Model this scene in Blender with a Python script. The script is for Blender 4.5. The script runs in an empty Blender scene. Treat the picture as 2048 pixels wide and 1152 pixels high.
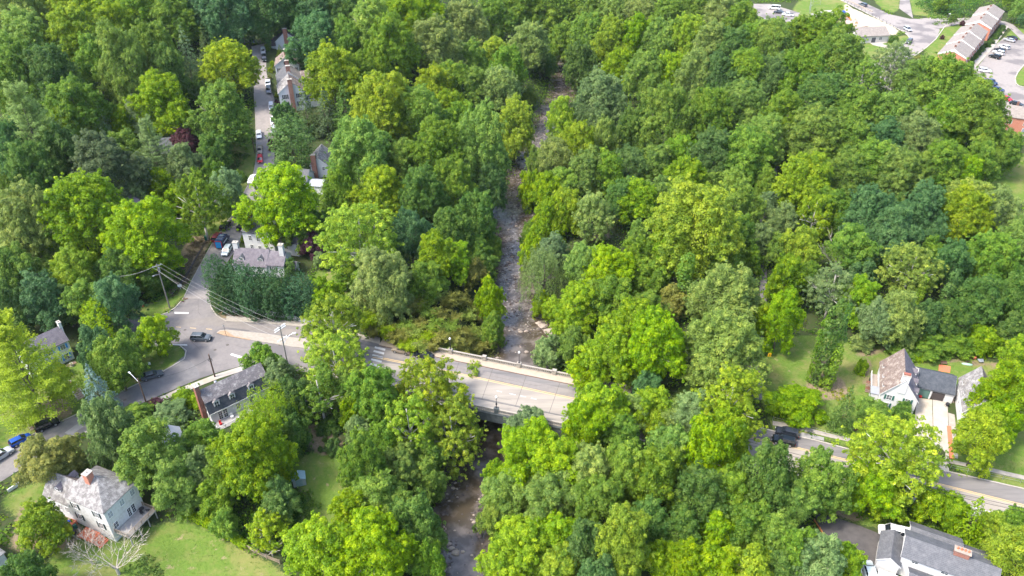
import bpy, math, random
import numpy as np
from mathutils import Vector, Matrix
R = math.radians
sc = bpy.context.scene
C = sc.collection
# ---------------- camera, sky, sun, exposure ----------------
F_PX = 1600.0; PITCH = R(35); CAM_Z = 120.0
cam = bpy.data.cameras.new("camera"); cam.lens = 36 * F_PX / 2048; cam.sensor_width = 36
cam.clip_start = 1; cam.clip_end = 5000
co = bpy.data.objects.new("camera", cam); C.objects.link(co)
co.location = (0, 0, CAM_Z); co.rotation_euler = (R(90) - PITCH, 0, 0)
sc.camera = co
SUN_EL = R(55); SUN_AZ = R(-112)      # from +Y towards -X
w = bpy.data.worlds.new("World"); sc.world = w; w.use_nodes = True
nt = w.node_tree; bg = nt.nodes["Background"]
sky = nt.nodes.new("ShaderNodeTexSky"); sky.sky_type = 'NISHITA'; sky.sun_disc = False
sky.sun_elevation = SUN_EL; sky.sun_rotation = SUN_AZ; sky.air_density = 1.0; sky.dust_density = 3.0; sky.ozone_density = 1.0
nt.links.new(sky.outputs[0], bg.inputs[0]); bg.inputs[1].default_value = 0.15
sl = bpy.data.lights.new("sun", 'SUN'); sl.energy = 1.5; sl.angle = R(10); sl.color = (1, .94, .84)
so = bpy.data.objects.new("sun", sl); C.objects.link(so)
sd = Vector((math.sin(SUN_AZ) * math.cos(SUN_EL), math.cos(SUN_AZ) * math.cos(SUN_EL), math.sin(SUN_EL)))
so.rotation_euler = sd.to_track_quat('Z', 'Y').to_euler(); so.location = (0, 0, 200)
sc.view_settings.view_transform = 'Standard'; sc.view_settings.look = 'None'
sc.view_settings.exposure = 1.95; sc.view_settings.gamma = 1
sc.render.engine = 'CYCLES'
try:
    sc.cycles.max_bounces = 6; sc.cycles.diffuse_bounces = 4; sc.cycles.transmission_bounces = 4
    sc.cycles.transparent_max_bounces = 4; sc.cycles.volume_bounces = 0; sc.cycles.caustics_reflective = False
except Exception: pass
random.seed(7); rng = np.random.default_rng(7)

# ---------------- helpers ----------------
def tag(o, label=None, cat=None, group=None, kind=None):
    if label: o["label"] = label
    if cat: o["category"] = cat
    if group: o["group"] = group
    if kind: o["kind"] = kind
    return o
def empty(name, loc, rz=0, label=None, cat=None, group=None):
    o = bpy.data.objects.new(name, None); C.objects.link(o); o.empty_display_size = .5
    o.location = loc; o.rotation_euler = (0, 0, rz); return tag(o, label, cat, group)
def mesh_np(name, V, F, mats=(), fm=None, smooth=False, attr=None):
    """V (n,3) array; F list of faces or (m,k) array"""
    me = bpy.data.meshes.new(name)
    V = np.asarray(V, dtype=np.float32)
    if isinstance(F, np.ndarray):
        m, k = F.shape
        me.vertices.add(len(V)); me.vertices.foreach_set("co", V.ravel())
        me.loops.add(m * k); me.loops.foreach_set("vertex_index", F.ravel().astype(np.int32))
        me.polygons.add(m); me.polygons.foreach_set("loop_start", np.arange(0, m * k, k, dtype=np.int32))
        me.update(calc_edges=True)
    else:
        me.from_pydata([tuple(map(float, v)) for v in V], [], F)
    for m_ in mats: me.materials.append(m_)
    if fm is not None: me.polygons.foreach_set("material_index", np.asarray(fm, dtype=np.int32))
    if smooth: me.polygons.foreach_set("use_smooth", np.ones(len(me.polygons), dtype=bool))
    if attr:
        for an, av in attr.items():
            a = me.attributes.new(an, 'FLOAT', 'POINT'); a.data.foreach_set("value", np.asarray(av, dtype=np.float32))
    me.update(); return me
def link(name, me, parent=None, loc=None):
    o = bpy.data.objects.new(name, me); C.objects.link(o)
    if parent is not None: o.parent = parent
    if loc is not None: o.location = loc
    return o
class MB:
    def __init__(s): s.v = []; s.f = []; s.m = []; s.mi = 0
    def add(s, vs, fs):
        b = len(s.v); s.v += [tuple(v) for v in vs]; s.f += [tuple(b + i for i in f) for f in fs]; s.m += [s.mi] * len(fs); return s
    def box(s, x, y, z, sx, sy, sz, rz=0, top=1.0):
        """x,y centre, z bottom"""
        c, n = math.cos(rz), math.sin(rz); vs = []
        for k, q in ((0, 1.), (1, top)):
            for a, b in ((-1, -1), (1, -1), (1, 1), (-1, 1)):
                u = a * sx / 2 * q; v = b * sy / 2 * q
                vs.append((x + u * c - v * n, y + u * n + v * c, z + k * sz))
        return s.add(vs, [(3, 2, 1, 0), (4, 5, 6, 7), (0, 1, 5, 4), (1, 2, 6, 5), (2, 3, 7, 6), (3, 0, 4, 7)])
    def prism(s, pts, d):
        """extrude planar 3D polygon pts by vector d"""
        n = len(pts); vs = list(pts) + [tuple(p[i] + d[i] for i in range(3)) for p in pts]
        fs = [tuple(range(n))[::-1], tuple(range(n, 2 * n))] + [(i, (i + 1) % n, n + (i + 1) % n, n + i) for i in range(n)]
        return s.add(vs, fs)
    def tube(s, p0, p1, r0, r1=None, n=6, caps=True):
        r1 = r0 if r1 is None else r1
        p0 = Vector(p0); p1 = Vector(p1); d = (p1 - p0)
        if d.length < 1e-6: return s
        d.normalize(); a = d.orthogonal().normalized(); b = d.cross(a); vs = []
        for p, r in ((p0, r0), (p1, r1)):
            for i in range(n):
                t = 2 * math.pi * i / n; vs.append(p + (a * math.cos(t) + b * math.sin(t)) * r)
        fs = [(i, (i + 1) % n, n + (i + 1) % n, n + i) for i in range(n)]
        if caps: fs += [tuple(range(n))[::-1], tuple(range(n, 2 * n))]
        return s.add(vs, fs)
    def path(s, pts, r, n=5):
        for i in range(len(pts) - 1):
            s.tube(pts[i], pts[i + 1], r if not callable(r) else r(i / (len(pts) - 1)), r if not callable(r) else r((i + 1) / (len(pts) - 1)), n, caps=(i == 0 or i == len(pts) - 2))
        return s
    def lathe(s, x, y, prof, n=10):
        vs = []; fs = []
        for r_, z in prof:
            for i in range(n):
                t = 2 * math.pi * i / n; vs.append((x + r_ * math.cos(t), y + r_ * math.sin(t), z))
        for k in range(len(prof) - 1):
            for i in range(n): fs.append((k * n + i, k * n + (i + 1) % n, (k + 1) * n + (i + 1) % n, (k + 1) * n + i))
        fs += [tuple(range(n))[::-1], tuple(range((len(prof) - 1) * n, len(prof) * n))]
        return s.add(vs, fs)
    def xform(s, M):
        s.v = [tuple(M @ Vector(v)) for v in s.v]; return s
    def build(s, name, mats, parent=None, loc=None, bevel=0, smooth=False):
        if not isinstance(mats, (list, tuple)): mats = [mats]
        me = mesh_np(name, s.v, s.f, mats, s.m, smooth)
        o = link(name, me, parent, loc)
        if bevel:
            b = o.modifiers.new("b", 'BEVEL'); b.width = bevel; b.segments = 2; b.limit_method = 'ANGLE'
        return o

# ---------------- materials ----------------
MATS = {}
def mat(name, col, col2=None, scale=3., rough=.85, bump=0., det=6., spec=.3, lo=.35, hi=.65, metal=0, emit=0, c3=None, s3=.3, lo3=.55, hi3=.7, stretch=None, rot=0):
    m = bpy.data.materials.new(name); m.use_nodes = True; t = m.node_tree; N = t.nodes; L = t.links
    b = N["Principled BSDF"]; b.inputs["Roughness"].default_value = rough; b.inputs["Metallic"].default_value = metal
    b.inputs["Specular IOR Level"].default_value = spec
    b.inputs["Base Color"].default_value = (*col, 1)
    tc = N.new("ShaderNodeTexCoord"); src = tc.outputs["Object"]
    if stretch:
        mp = N.new("ShaderNodeMapping"); mp.inputs["Scale"].default_value = stretch; mp.inputs["Rotation"].default_value = (0, 0, rot); L.new(src, mp.inputs[0]); src = mp.outputs[0]
    last = None
    if col2 or bump:
        n = N.new("ShaderNodeTexNoise"); n.inputs["Scale"].default_value = scale; n.inputs["Detail"].default_value = det; n.inputs["Roughness"].default_value = .65
        L.new(src, n.inputs[0])
        if col2:
            r = N.new("ShaderNodeMapRange"); r.inputs[1].default_value = lo; r.inputs[2].default_value = hi; L.new(n.outputs[0], r.inputs[0])
            x = N.new("ShaderNodeMix"); x.data_type = 'RGBA'; x.inputs[6].default_value = (*col, 1); x.inputs[7].default_value = (*col2, 1)
            L.new(r.outputs[0], x.inputs[0]); last = x.outputs[2]
        if bump:
            bp = N.new("ShaderNodeBump"); bp.inputs["Strength"].default_value = bump; L.new(n.outputs[0], bp.inputs["Height"]); L.new(bp.outputs[0], b.inputs["Normal"])
    if c3:
        n = N.new("ShaderNodeTexNoise"); n.inputs["Scale"].default_value = s3; n.inputs["Detail"].default_value = 5; L.new(src, n.inputs[0])
        r = N.new("ShaderNodeMapRange"); r.inputs[1].default_value = lo3; r.inputs[2].default_value = hi3; L.new(n.outputs[0], r.inputs[0])
        x = N.new("ShaderNodeMix"); x.data_type = 'RGBA'; x.inputs[7].default_value = (*c3, 1)
        if last: L.new(last, x.inputs[6])
        else: x.inputs[6].default_value = (*col, 1)
        L.new(r.outputs[0], x.inputs[0]); last = x.outputs[2]
    if last: L.new(last, b.inputs["Base Color"])
    if emit: b.inputs["Emission Color"].default_value = (*col, 1); b.inputs["Emission Strength"].default_value = emit
    MATS[name] = m; return m
def brickmat(name, c1, c2, mortar, bw=.25, bh=.08, ms=.012, rough=.9, plane='wall', noise=None, nlo=.45, nhi=.65):
    """brick / shingle courses in object space. roof: courses follow height"""
    m = bpy.data.materials.new(name); m.use_nodes = True; t = m.node_tree; N = t.nodes; L = t.links
    b = N["Principled BSDF"]; b.inputs["Roughness"].default_value = rough; b.inputs["Specular IOR Level"].default_value = .25
    tc = N.new("ShaderNodeTexCoord"); sp_ = N.new("ShaderNodeSeparateXYZ"); L.new(tc.outputs["Object"], sp_.inputs[0])
    ad = N.new("ShaderNodeMath"); ad.operation = 'ADD'; L.new(sp_.outputs[0], ad.inputs[0]); L.new(sp_.outputs[1], ad.inputs[1])
    cb = N.new("ShaderNodeCombineXYZ"); L.new(ad.outputs[0], cb.inputs[0]); L.new(sp_.outputs[2], cb.inputs[1])
    br = N.new("ShaderNodeTexBrick"); br.inputs["Scale"].default_value = 1; br.inputs["Brick Width"].default_value = bw; br.inputs["Row Height"].default_value = bh
    br.inputs["Mortar Size"].default_value = ms; br.inputs["Color1"].default_value = (*c1, 1); br.inputs["Color2"].default_value = (*c2, 1); br.inputs["Mortar"].default_value = (*mortar, 1)
    L.new(cb.outputs[0], br.inputs[0]); last = br.outputs[0]
    if noise:
        n = N.new("ShaderNodeTexNoise"); n.inputs["Scale"].default_value = 1.1; n.inputs["Detail"].default_value = 9; n.inputs["Roughness"].default_value = .75; L.new(tc.outputs["Object"], n.inputs[0])
        r = N.new("ShaderNodeMapRange"); r.inputs[1].default_value = nlo; r.inputs[2].default_value = nhi; L.new(n.outputs[0], r.inputs[0])
        x = N.new("ShaderNodeMix"); x.data_type = 'RGBA'; x.inputs[7].default_value = (*noise, 1); L.new(last, x.inputs[6]); L.new(r.outputs[0], x.inputs[0]); last = x.outputs[2]
    L.new(last, b.inputs["Base Color"])
    bp = N.new("ShaderNodeBump"); bp.inputs["Strength"].default_value = .4; bp.inputs["Distance"].default_value = .03; L.new(br.outputs["Fac"], bp.inputs["Height"]); bp.invert = True; L.new(bp.outputs[0], b.inputs["Normal"])
    MATS[name] = m; return m
def leafmat(name, rough=.5, trans=.48):
    m = bpy.data.materials.new(name); m.use_nodes = True; t = m.node_tree; N = t.nodes; L = t.links
    b = N["Principled BSDF"]; out = N["Material Output"]; b.inputs["Roughness"].default_value = rough; b.inputs["Specular IOR Level"].default_value = .25
    oi = N.new("ShaderNodeObjectInfo"); at = N.new("ShaderNodeAttribute"); at.attribute_name = "tint"
    hs = N.new("ShaderNodeHueSaturation"); hs.inputs["Saturation"].default_value = 1.1
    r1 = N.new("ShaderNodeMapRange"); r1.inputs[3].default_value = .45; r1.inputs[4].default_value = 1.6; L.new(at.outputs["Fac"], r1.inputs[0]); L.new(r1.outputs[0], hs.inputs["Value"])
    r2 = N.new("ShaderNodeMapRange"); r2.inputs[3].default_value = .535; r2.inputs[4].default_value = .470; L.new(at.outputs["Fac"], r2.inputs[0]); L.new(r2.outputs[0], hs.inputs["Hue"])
    L.new(oi.outputs["Color"], hs.inputs["Color"]); L.new(hs.outputs[0], b.inputs["Base Color"])
    tr = N.new("ShaderNodeBsdfTranslucent"); h2 = N.new("ShaderNodeHueSaturation"); h2.inputs["Value"].default_value = 1.5; h2.inputs["Hue"].default_value = .485
    L.new(hs.outputs[0], h2.inputs["Color"]); L.new(h2.outputs[0], tr.inputs[0])
    mx = N.new("ShaderNodeMixShader"); mx.inputs[0].default_value = trans; L.new(b.outputs[0], mx.inputs[1]); L.new(tr.outputs[0], mx.inputs[2]); L.new(mx.outputs[0], out.inputs[0])
    MATS[name] = m; return m
leafmat("leaf")
mat("bark", (.10, .08, .06), (.2, .18, .15), 2, bump=.4, stretch=(1, 1, .3))
mat("bark_pale", (.30, .27, .23), (.62, .60, .55), 1.2, stretch=(1, 1, .4))
mat("dead_wood", (.27, .24, .20), (.42, .38, .33), 3)
mat("asphalt", (0.158, 0.147, 0.144), (0.194, 0.178, 0.171), 1.1, rough=.9, bump=.15, c3=(0.122, 0.115, 0.117), s3=.12, lo3=.5, hi3=.62)
mat("asphalt_warm", (0.225, 0.203, 0.189), (0.27, 0.243, 0.225), 1.2, rough=.9, bump=.15, c3=(0.149, 0.135, 0.132), s3=.11, lo3=.52, hi3=.62)
mat("asphalt_dark", (0.09, 0.09, 0.0945), (0.117, 0.114, 0.117), 1.2, rough=.9, bump=.15, stretch=(1, 1, 1))
mat("asphalt_new", (0.063, 0.0585, 0.0585), (0.09, 0.0828, 0.081), .6, rough=.85, bump=.1)
mat("asphalt_patch", (0.225, 0.216, 0.211), (0.252, 0.243, 0.234), 1.5, rough=.9)
mat("bridge_lane", (.265, .236, .20), (.305, .272, .232), 1.6, rough=.9, c3=(.215, .193, .168), s3=.5, lo3=.46, hi3=.68, stretch=(.12, 1, 1), rot=R(15)); mat("main_asphalt", (.150, .141, .135), (.187, .173, .164), 1.5, rough=.9, c3=(.118, .112, .11), s3=.5, lo3=.45, hi3=.65, stretch=(.12, 1, 1), rot=R(15)); mat("crack", (.095, .085, .078))
mat("concrete", (0.261, 0.234, 0.198), (0.324, 0.297, 0.257), 1.5, rough=.9, bump=.1)
mat("concrete_pale", (0.324, 0.302, 0.266), (0.378, 0.351, 0.315), 1.2, rough=.9, c3=(0.306, 0.252, 0.189), s3=.3, lo3=.5, hi3=.75)
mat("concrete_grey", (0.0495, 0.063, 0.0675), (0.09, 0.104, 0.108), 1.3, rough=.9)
mat("paint_white", (0.558, 0.558, 0.54), (0.378, 0.369, 0.36), 5, rough=.7)
mat("paint_yellow", (0.558, 0.378, 0.144), (0.378, 0.297, 0.198), 4, rough=.7)
mat("white_wall", (0.594, 0.594, 0.594), (0.522, 0.522, 0.522), .8, rough=.8)
mat("white_siding", (0.612, 0.621, 0.639), (0.54, 0.549, 0.567), .7, rough=.7)
mat("old_white", (0.594, 0.594, 0.585), (0.405, 0.387, 0.36), 1.6, rough=.9, lo=.45, hi=.8)
mat("cream_wall", (0.54, 0.504, 0.45), (0.468, 0.441, 0.396), .8)
mat("trim", (0.675, 0.675, 0.666), rough=.6)
mat("glass", (.03, .04, .05), rough=.08, spec=.8)
mat("glass_light", (.25, .28, .32), rough=.1, spec=.8)
mat("shutter_dark", (.02, .035, .04), rough=.6); mat("shutter_green", (.03, .11, .09), rough=.6); mat("shutter_blue", (.02, .22, .62), rough=.5)
mat("door_green", (.09, .17, .15), (.11, .2, .17), 2, rough=.6); mat("door_dark", (.06, .05, .05), rough=.6)
brickmat("brick", (.30, .085, .055), (.22, .06, .04), (.30, .24, .2))
brickmat("brick_orange", (.48, .17, .10), (.42, .14, .085), (.42, .26, .2))
brickmat("brick_brown", (.20, .08, .055), (.15, .06, .045), (.2, .15, .12))
brickmat("slate", (0.18, 0.162, 0.167), (0.135, 0.126, 0.135), (0.081, 0.0765, 0.081), .3, .16, .012, noise=(0.36, 0.342, 0.333), nlo=.5, nhi=.66)
brickmat("shake_lichen", (.175, .165, .158), (.14, .132, .128), (.085, .08, .078), .25, .14, .012, noise=(.30, .29, .28), nlo=.44, nhi=.6)
brickmat("shake_brown", (0.198, 0.149, 0.126), (0.153, 0.117, 0.104), (0.09, 0.072, 0.063), .25, .14, .012, noise=(0.324, 0.279, 0.243), nlo=.48, nhi=.64)
brickmat("shingle_dark", (0.0675, 0.0765, 0.09), (0.0495, 0.0585, 0.072), (0.0315, 0.036, 0.045), .3, .14, .01, noise=(0.099, 0.108, 0.122), nlo=.45, nhi=.75)
brickmat("shingle_purple", (0.153, 0.135, 0.153), (0.117, 0.108, 0.126), (0.063, 0.0585, 0.0675), .3, .14, .012, noise=(0.198, 0.18, 0.198), nlo=.45, nhi=.7)
brickmat("shingle_tan", (0.243, 0.211, 0.184), (0.207, 0.18, 0.162), (0.153, 0.135, 0.117), .3, .14, .012, noise=(0.288, 0.257, 0.23), nlo=.45, nhi=.7)
brickmat("shingle_grey", (0.113, 0.117, 0.126), (0.09, 0.0945, 0.104), (0.054, 0.054, 0.063), .3, .14, .012, noise=(0.144, 0.144, 0.153), nlo=.45, nhi=.7)
mat("metal_roof", (.27, .285, .31), rough=.4, spec=.5)
mat("wood", (0.306, 0.243, 0.18), (0.234, 0.18, 0.135), 2, stretch=(1, 8, 1)); mat("wood_grey", (0.324, 0.306, 0.297), (0.252, 0.243, 0.234), 2)
mat("wood_orange", (0.45, 0.198, 0.072), (0.36, 0.153, 0.063), 2); mat("pole_wood", (0.09, 0.0585, 0.045), (0.144, 0.09, 0.0675), 4, stretch=(1, 1, .2)); mat("pole_grey", (0.153, 0.14, 0.126), (0.225, 0.207, 0.189), 4, stretch=(1, 1, .2))
mat("metal_dark", (.03, .03, .035), rough=.45); mat("metal_grey", (.4, .41, .42), rough=.4, metal=.6); mat("wire", (.30, .29, .28), rough=.6); mat("wire_dark", (.03, .03, .03), rough=.6)
mat("globe", (.85, .85, .82), rough=.3); mat("sign_yellow", (.75, .42, .02), rough=.5); mat("sign_lime", (.5, .7, .03), rough=.5); mat("sign_white", (.75, .75, .75), rough=.5)
mat("black", (.012, .012, .013), rough=.6); mat("rubber", (.015, .015, .016), rough=.8); mat("rim", (.45, .46, .48), rough=.3, metal=.7)
mat("car_glass", (.015, .02, .028), rough=.05, spec=1.0); mat("light_lens", (.7, .7, .7), rough=.15); mat("tail_lens", (.35, .01, .01), rough=.2)
mat("stone", (.045, .038, .036), (.12, .10, .095), 1.3, rough=.8); mat("stone_pale", (.33, .28, .23), (.24, .2, .17), 1, rough=.9)
mat("mulch", (0.36, 0.252, 0.162), (0.27, 0.18, 0.117), 2, rough=.95); mat("straw", (0.432, 0.342, 0.18), (0.324, 0.243, 0.126), 3)
mat("terracotta", (.55, .17, .09), (.46, .13, .07), 4); mat("blue_plastic", (.02, .06, .35), rough=.4); mat("green_plastic", (.02, .10, .07), rough=.4); mat("teal", (.02, .35, .32), rough=.4)
mat("red_plastic", (.5, .03, .03), rough=.4); mat("orange_plastic", (.75, .22, .04), rough=.4); mat("grass_blade", (.10, .17, .03))
mat("shed_wall", (.38, .42, .43), (.33, .37, .39), 2, rough=.5); mat("shed_roof", (.28, .38, .40), (.22, .33, .34), 1.5, rough=.4); mat("mint", (.35, .6, .45), rough=.5)
M = MATS
# ---------------- measured picture -> world ----------------
sp_, cp_ = math.sin(PITCH), math.cos(PITCH)
def ray(px, py):
    u = (px - 1024) / F_PX; v = (576 - py) / F_PX
    return np.array((u, cp_ + v * sp_, -sp_ + v * cp_))
def P(px, py, z=0.):
    d = ray(px, py); t = (z - CAM_Z) / d[2]; return (d[0] * t, d[1] * t, z)
def scale_at(x, y, z):      # px (2048 picture) per metre
    return F_PX / (y * cp_ - (z - CAM_Z) * sp_)
def P2(l, z=0.): return [P(a, b, z)[:2] for a, b in l]
# creek: centre px, half width m, at water level
WZ = -8.0
creek_px = [(1130, 130, 2.6), (1126, 165, 3.0), (1122, 195, 3.0), (1100, 225, 2.8), (1090, 260, 2.5), (1070, 300, 2.6), (1048, 345, 2.6), (1036, 390, 3.0), (1026, 440, 4.2), (1018, 500, 3.9), (1021, 555, 3.6),
            (1024, 600, 3.8), (1036, 640, 6.2), (1034, 690, 5.6), (1032, 740, 5.6), (1010, 800, 5.6), (985, 870, 5.4), (958, 930, 4.4), (936, 985, 4.2), (918, 1040, 4.8), (932, 1100, 5.4), (945, 1160, 6.2), (955, 1300, 6.5)]
CK = np.array([(*P(a, b, WZ)[:2], h) for a, b, h in creek_px])
CK = np.vstack([[CK[0, 0] + 30, CK[0, 1] + 140, 4], CK])
def creek_d(X, Y):
    best = np.full(np.shape(X), 1e9); hw = np.zeros(np.shape(X))
    for (x0, y0, h0), (x1, y1, h1) in zip(CK[:-1], CK[1:]):
        dx, dy = x1 - x0, y1 - y0; t = np.clip(((X - x0) * dx + (Y - y0) * dy) / (dx * dx + dy * dy), 0, 1)
        d = np.hypot(X - x0 - t * dx, Y - y0 - t * dy); m = d < best
        best = np.where(m, d, best); hw = np.where(m, h0 + (h1 - h0) * t, hw)
    return best, hw
def ss(a, b, x):
    t = np.clip((x - a) / (b - a), 0, 1); return t * t * (3 - 2 * t)
def inpoly(poly, X, Y):
    r = np.zeros(np.shape(X), bool); n = len(poly)
    for i in range(n):
        x0, y0 = poly[i]; x1, y1 = poly[(i + 1) % n]
        if y0 == y1: continue
        c = ((y0 > Y) != (y1 > Y)) & (X < (x1 - x0) * (Y - y0) / (y1 - y0) + x0); r ^= c
    return r
# main road corridor kept level
far_a, far_b = P(910, 709, .15), P(1171, 761.5, .15)        # base line of far balustrade
near_a, near_b = P(945, 815, .15), P(1045, 836, .15)
def hbase(X, Y):
    left = ss(-20, -50, X); right = ss(35, 90, X)
    h = 13 * ss(195, 335, Y) * left + 6.5 * ss(205, 250, Y) * right
    h = h + 10 * ss(-75, -150, X) * ss(160, 210, Y)                      # wooded slope at left
    low = ss(-95, -70, X) * ss(-14, -34, X) * 0 + ss(112, 92, Y) * ss(-96, -60, X) * ss(0, -20, X)
    h = h - 3.2 * low
    d, hw = creek_d(X, Y)
    ramp = ss(hw + 15, hw, d)
    far = ss(160, 300, Y)
    h = h * (1 - ss(hw + 45, hw + 8, d) * .999 * far) if True else h
    return h + (WZ - 1.0 - h) * np.where(d < hw, 1, ramp)
gx = np.concatenate([[-1400, -800, -500, -400, -340], np.arange(-310, 311, 1.25), [340, 400, 500, 800, 1400]])
gy = np.concatenate([[-400, -100, 20, 45], np.arange(62, 482, 1.25), [500, 530, 600, 800, 1300, 2500]])
GX, GY = np.meshgrid(gx, gy)
GH = hbase(GX, GY)
# gentle unevenness away from roads, added later through a mask
def Hf(x, y):
    i = np.clip(np.searchsorted(gx, x) - 1, 0, len(gx) - 2); j = np.clip(np.searchsorted(gy, y) - 1, 0, len(gy) - 2)
    u = (x - gx[i]) / (gx[i + 1] - gx[i]); v = (y - gy[j]) / (gy[j + 1] - gy[j])
    return GH[j, i] * (1 - u) * (1 - v) + GH[j, i + 1] * u * (1 - v) + GH[j + 1, i] * (1 - u) * v + GH[j + 1, i + 1] * u * v
TT = np.arange(90, 620, .5)
def G(px, py, off=0.):
    """point on the terrain (lifted by off) seen at this pixel"""
    d = ray(px, py); xs = d[0] * TT; ys = d[1] * TT; zs = CAM_Z + d[2] * TT
    below = zs < Hf(xs, ys) + off
    if not below.any(): return P(px, py, off)
    k = int(np.argmax(below)); 
    if k == 0: return P(px, py, off)
    t0, t1 = TT[k - 1], TT[k]
    for _ in range(12):
        tm = (t0 + t1) / 2
        if CAM_Z + d[2] * tm < Hf(d[0] * tm, d[1] * tm) + off: t1 = tm
        else: t0 = tm
    return (d[0] * t1, d[1] * t1, CAM_Z + d[2] * t1)
# ---- surfaces (picture outlines) ----
U_ED = [(740, 684), (905, 719), (1040, 747), (1180, 776), (1320, 810), (1450, 838), (1549, 862), (1640, 882), (1716, 903), (1800, 922), (1898, 943), (2048, 977), (2300, 1034)]
L_ED = [(740, 752), (905, 787), (1040, 815), (1180, 845), (1320, 878), (1450, 912), (1549, 932), (1640, 950), (1716, 966), (1800, 985), (1898, 1008), (2048, 1046), (2300, 1108)]
INTER = [(180, 640), (268, 636), (317, 633), (345, 622), (367, 598), (418, 598), (427, 623), (453, 642), (530, 646), (610, 654), (700, 674), (740, 684), (740, 752), (640, 738), (560, 728), (487, 731),
         (440, 744), (400, 757), (372, 717), (367, 693), (335, 690), (260, 700), (180, 706)]
V_L = [(343, 622), (367, 598), (383, 563), (423, 490), (450, 450), (477, 413), (486, 390), (499, 365), (508, 345), (512, 320), (513, 300), (511, 233), (508, 187), (507, 140), (503, 93)]
V_R = [(425, 620), (418, 598), (426, 572), (448, 535), (478, 490), (501, 450), (517, 415), (530, 392), (540, 365), (547, 340), (549, 320), (550, 233), (549, 200), (533, 147), (532, 87)]
LL_U = [(372, 717), (327, 743), (240, 785), (170, 822), (77, 863), (0, 905), (-90, 950)]
LL_L = [(400, 757), (360, 774), (285, 806), (205, 845), (105, 898), (0, 965), (-90, 1020)]
PATH_C = [(1512, 800, 15), (1508, 712, 13), (1520, 650, 9), (1527, 600, 7), (1526, 540, 7), (1523, 470, 8), (1524, 420, 8), (1545, 370, 7), (1552, 300, 6), (1590, 230, 6), (1680, 175, 7), (1755, 150, 12)]
TR_L = [(1660, -12), (1681, 0), (1735, 27), (1780, 50), (1800, 60), (1815, 70), (1820, 77), (1812, 86), (1777, 109), (1741, 137), (1725, 165)]
TR_R = [(1690, -16), (1716, 0), (1780, 29), (1820, 38), (1857, 38), (1880, 60), (1872, 78), (1853, 95), (1830, 112), (1800, 136), (1775, 165)]
K_LAWN = [(1720, 92), (1770, 78), (1800, 95), (1790, 102), (1741, 133), (1722, 110)]
lawns = [
 [(180, 1060), (330, 1050), (380, 1033), (480, 1098), (545, 1130), (620, 1170), (620, 1300), (100, 1300), (100, 1100)],
 [(575, 925), (640, 895), (700, 930), (720, 1010), (650, 1070), (590, 1110), (560, 1110), (590, 1040), (612, 1000)],
 [(250, 700), (335, 690), (367, 693), (372, 717), (327, 743), (240, 785), (260, 740)],
 [(270, 630), (317, 631), (343, 620), (365, 594), (383, 560), (423, 488), (470, 415), (450, 405), (400, 470), (340, 520), (330, 600), (280, 612)],
 [(1526, 680), (1620, 670), (1720, 690), (1750, 740), (1745, 800), (1760, 870), (1715, 890), (1640, 872), (1540, 845), (1518, 790)],
 [(1720, 690), (1800, 690), (2100, 745), (2100, 830), (1990, 790), (1740, 750)],
 [(1903, 850), (1980, 770), (2150, 790), (2150, 1010), (1903, 940)],
 [(1545, 852), (1640, 875), (1716, 897), (1716, 903), (1640, 882), (1549, 862)],
 [(-30, 800), (60, 770), (150, 720), (240, 710), (235, 780), (170, 820), (77, 861), (0, 903), (-30, 915)],
 [(1714, 92), (1776, 74), (1815, 70), (1820, 77), (1777, 109), (1741, 137), (1720, 120)],
 [(1740, -10), (1800, -10), (1798, 17), (1786, 28), (1760, 15)], [(1819, -10), (1825, 30), (1900, 36), (1860, 20), (1840, -10)],
 [(1880, 50), (1935, 43), (1930, 60), (1880, 115), (1845, 130), (1850, 100)], [(1600, 0), (1690, -5), (1700, 25), (1600, 40), (1585, 20)],
 [(455, 280), (512, 290), (513, 310), (507, 345), (486, 388), (470, 405), (425, 340)],
 [(1640, 1040), (1720, 1045), (1830, 1075), (1960, 1105), (2100, 1140), (2100, 1050), (1900, 1060), (1720, 1020)],
 [(630, 540), (705, 545), (700, 610), (635, 600)], [(20, 985), (110, 950), (115, 1020), (40, 1040), (0, 1010)],
 [(1975, 330), (2080, 300), (2080, 410), (1975, 400)], [(1330, 800), (1395, 750), (1440, 790), (1430, 830)],
 [(2005, 75), (2048, 45), (2100, 70), (2100, 85), (2046, 80)], [(2100, 120), (2048, 130), (2036, 144), (2030, 156), (2032, 170), (2100, 175)],
 [(1950, 130), (1985, 92), (2006, 74), (2013, 80), (1965, 150)],
]
dirts = [  # bare earth, straw and mulch
 [(610, 850), (660, 840), (690, 900), (650, 915), (620, 900)], [(1610, 760), (1640, 745), (1690, 760), (1700, 800), (1640, 800), (1612, 790)],
 [(1724, 715), (1742, 715), (1742, 775), (1726, 775)], [(425, 618), (455, 622), (530, 642), (610, 652), (610, 660), (530, 650), (450, 645)], [(380, 470), (425, 475), (400, 540), (345, 590), (330, 590), (350, 540)],
 [(1300, 540), (1400, 540), (1400, 620), (1340, 640)], [(1160, 440), (1220, 440), (1220, 480), (1160, 480)], [(1700, 705), (1790, 690), (1900, 715), (2060, 735), (2060, 745), (1900, 725), (1780, 705), (1700, 715)],
 [(1600, 1000), (1690, 990), (1760, 1020), (1720, 1045), (1620, 1020)], [(40, 1010), (90, 1000), (150, 1020), (170, 1060), (140, 1100), (20, 1100)], [(60, 820), (130, 790), (150, 830), (90, 855)],
 [(1890, 1085), (1960, 1105), (2000, 1130), (1960, 1140)],
]
riprap = [[(1690, 6), (1700, 14), (1780, 50), (1800, 62), (1790, 72), (1740, 55), (1688, 28)]]
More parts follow.
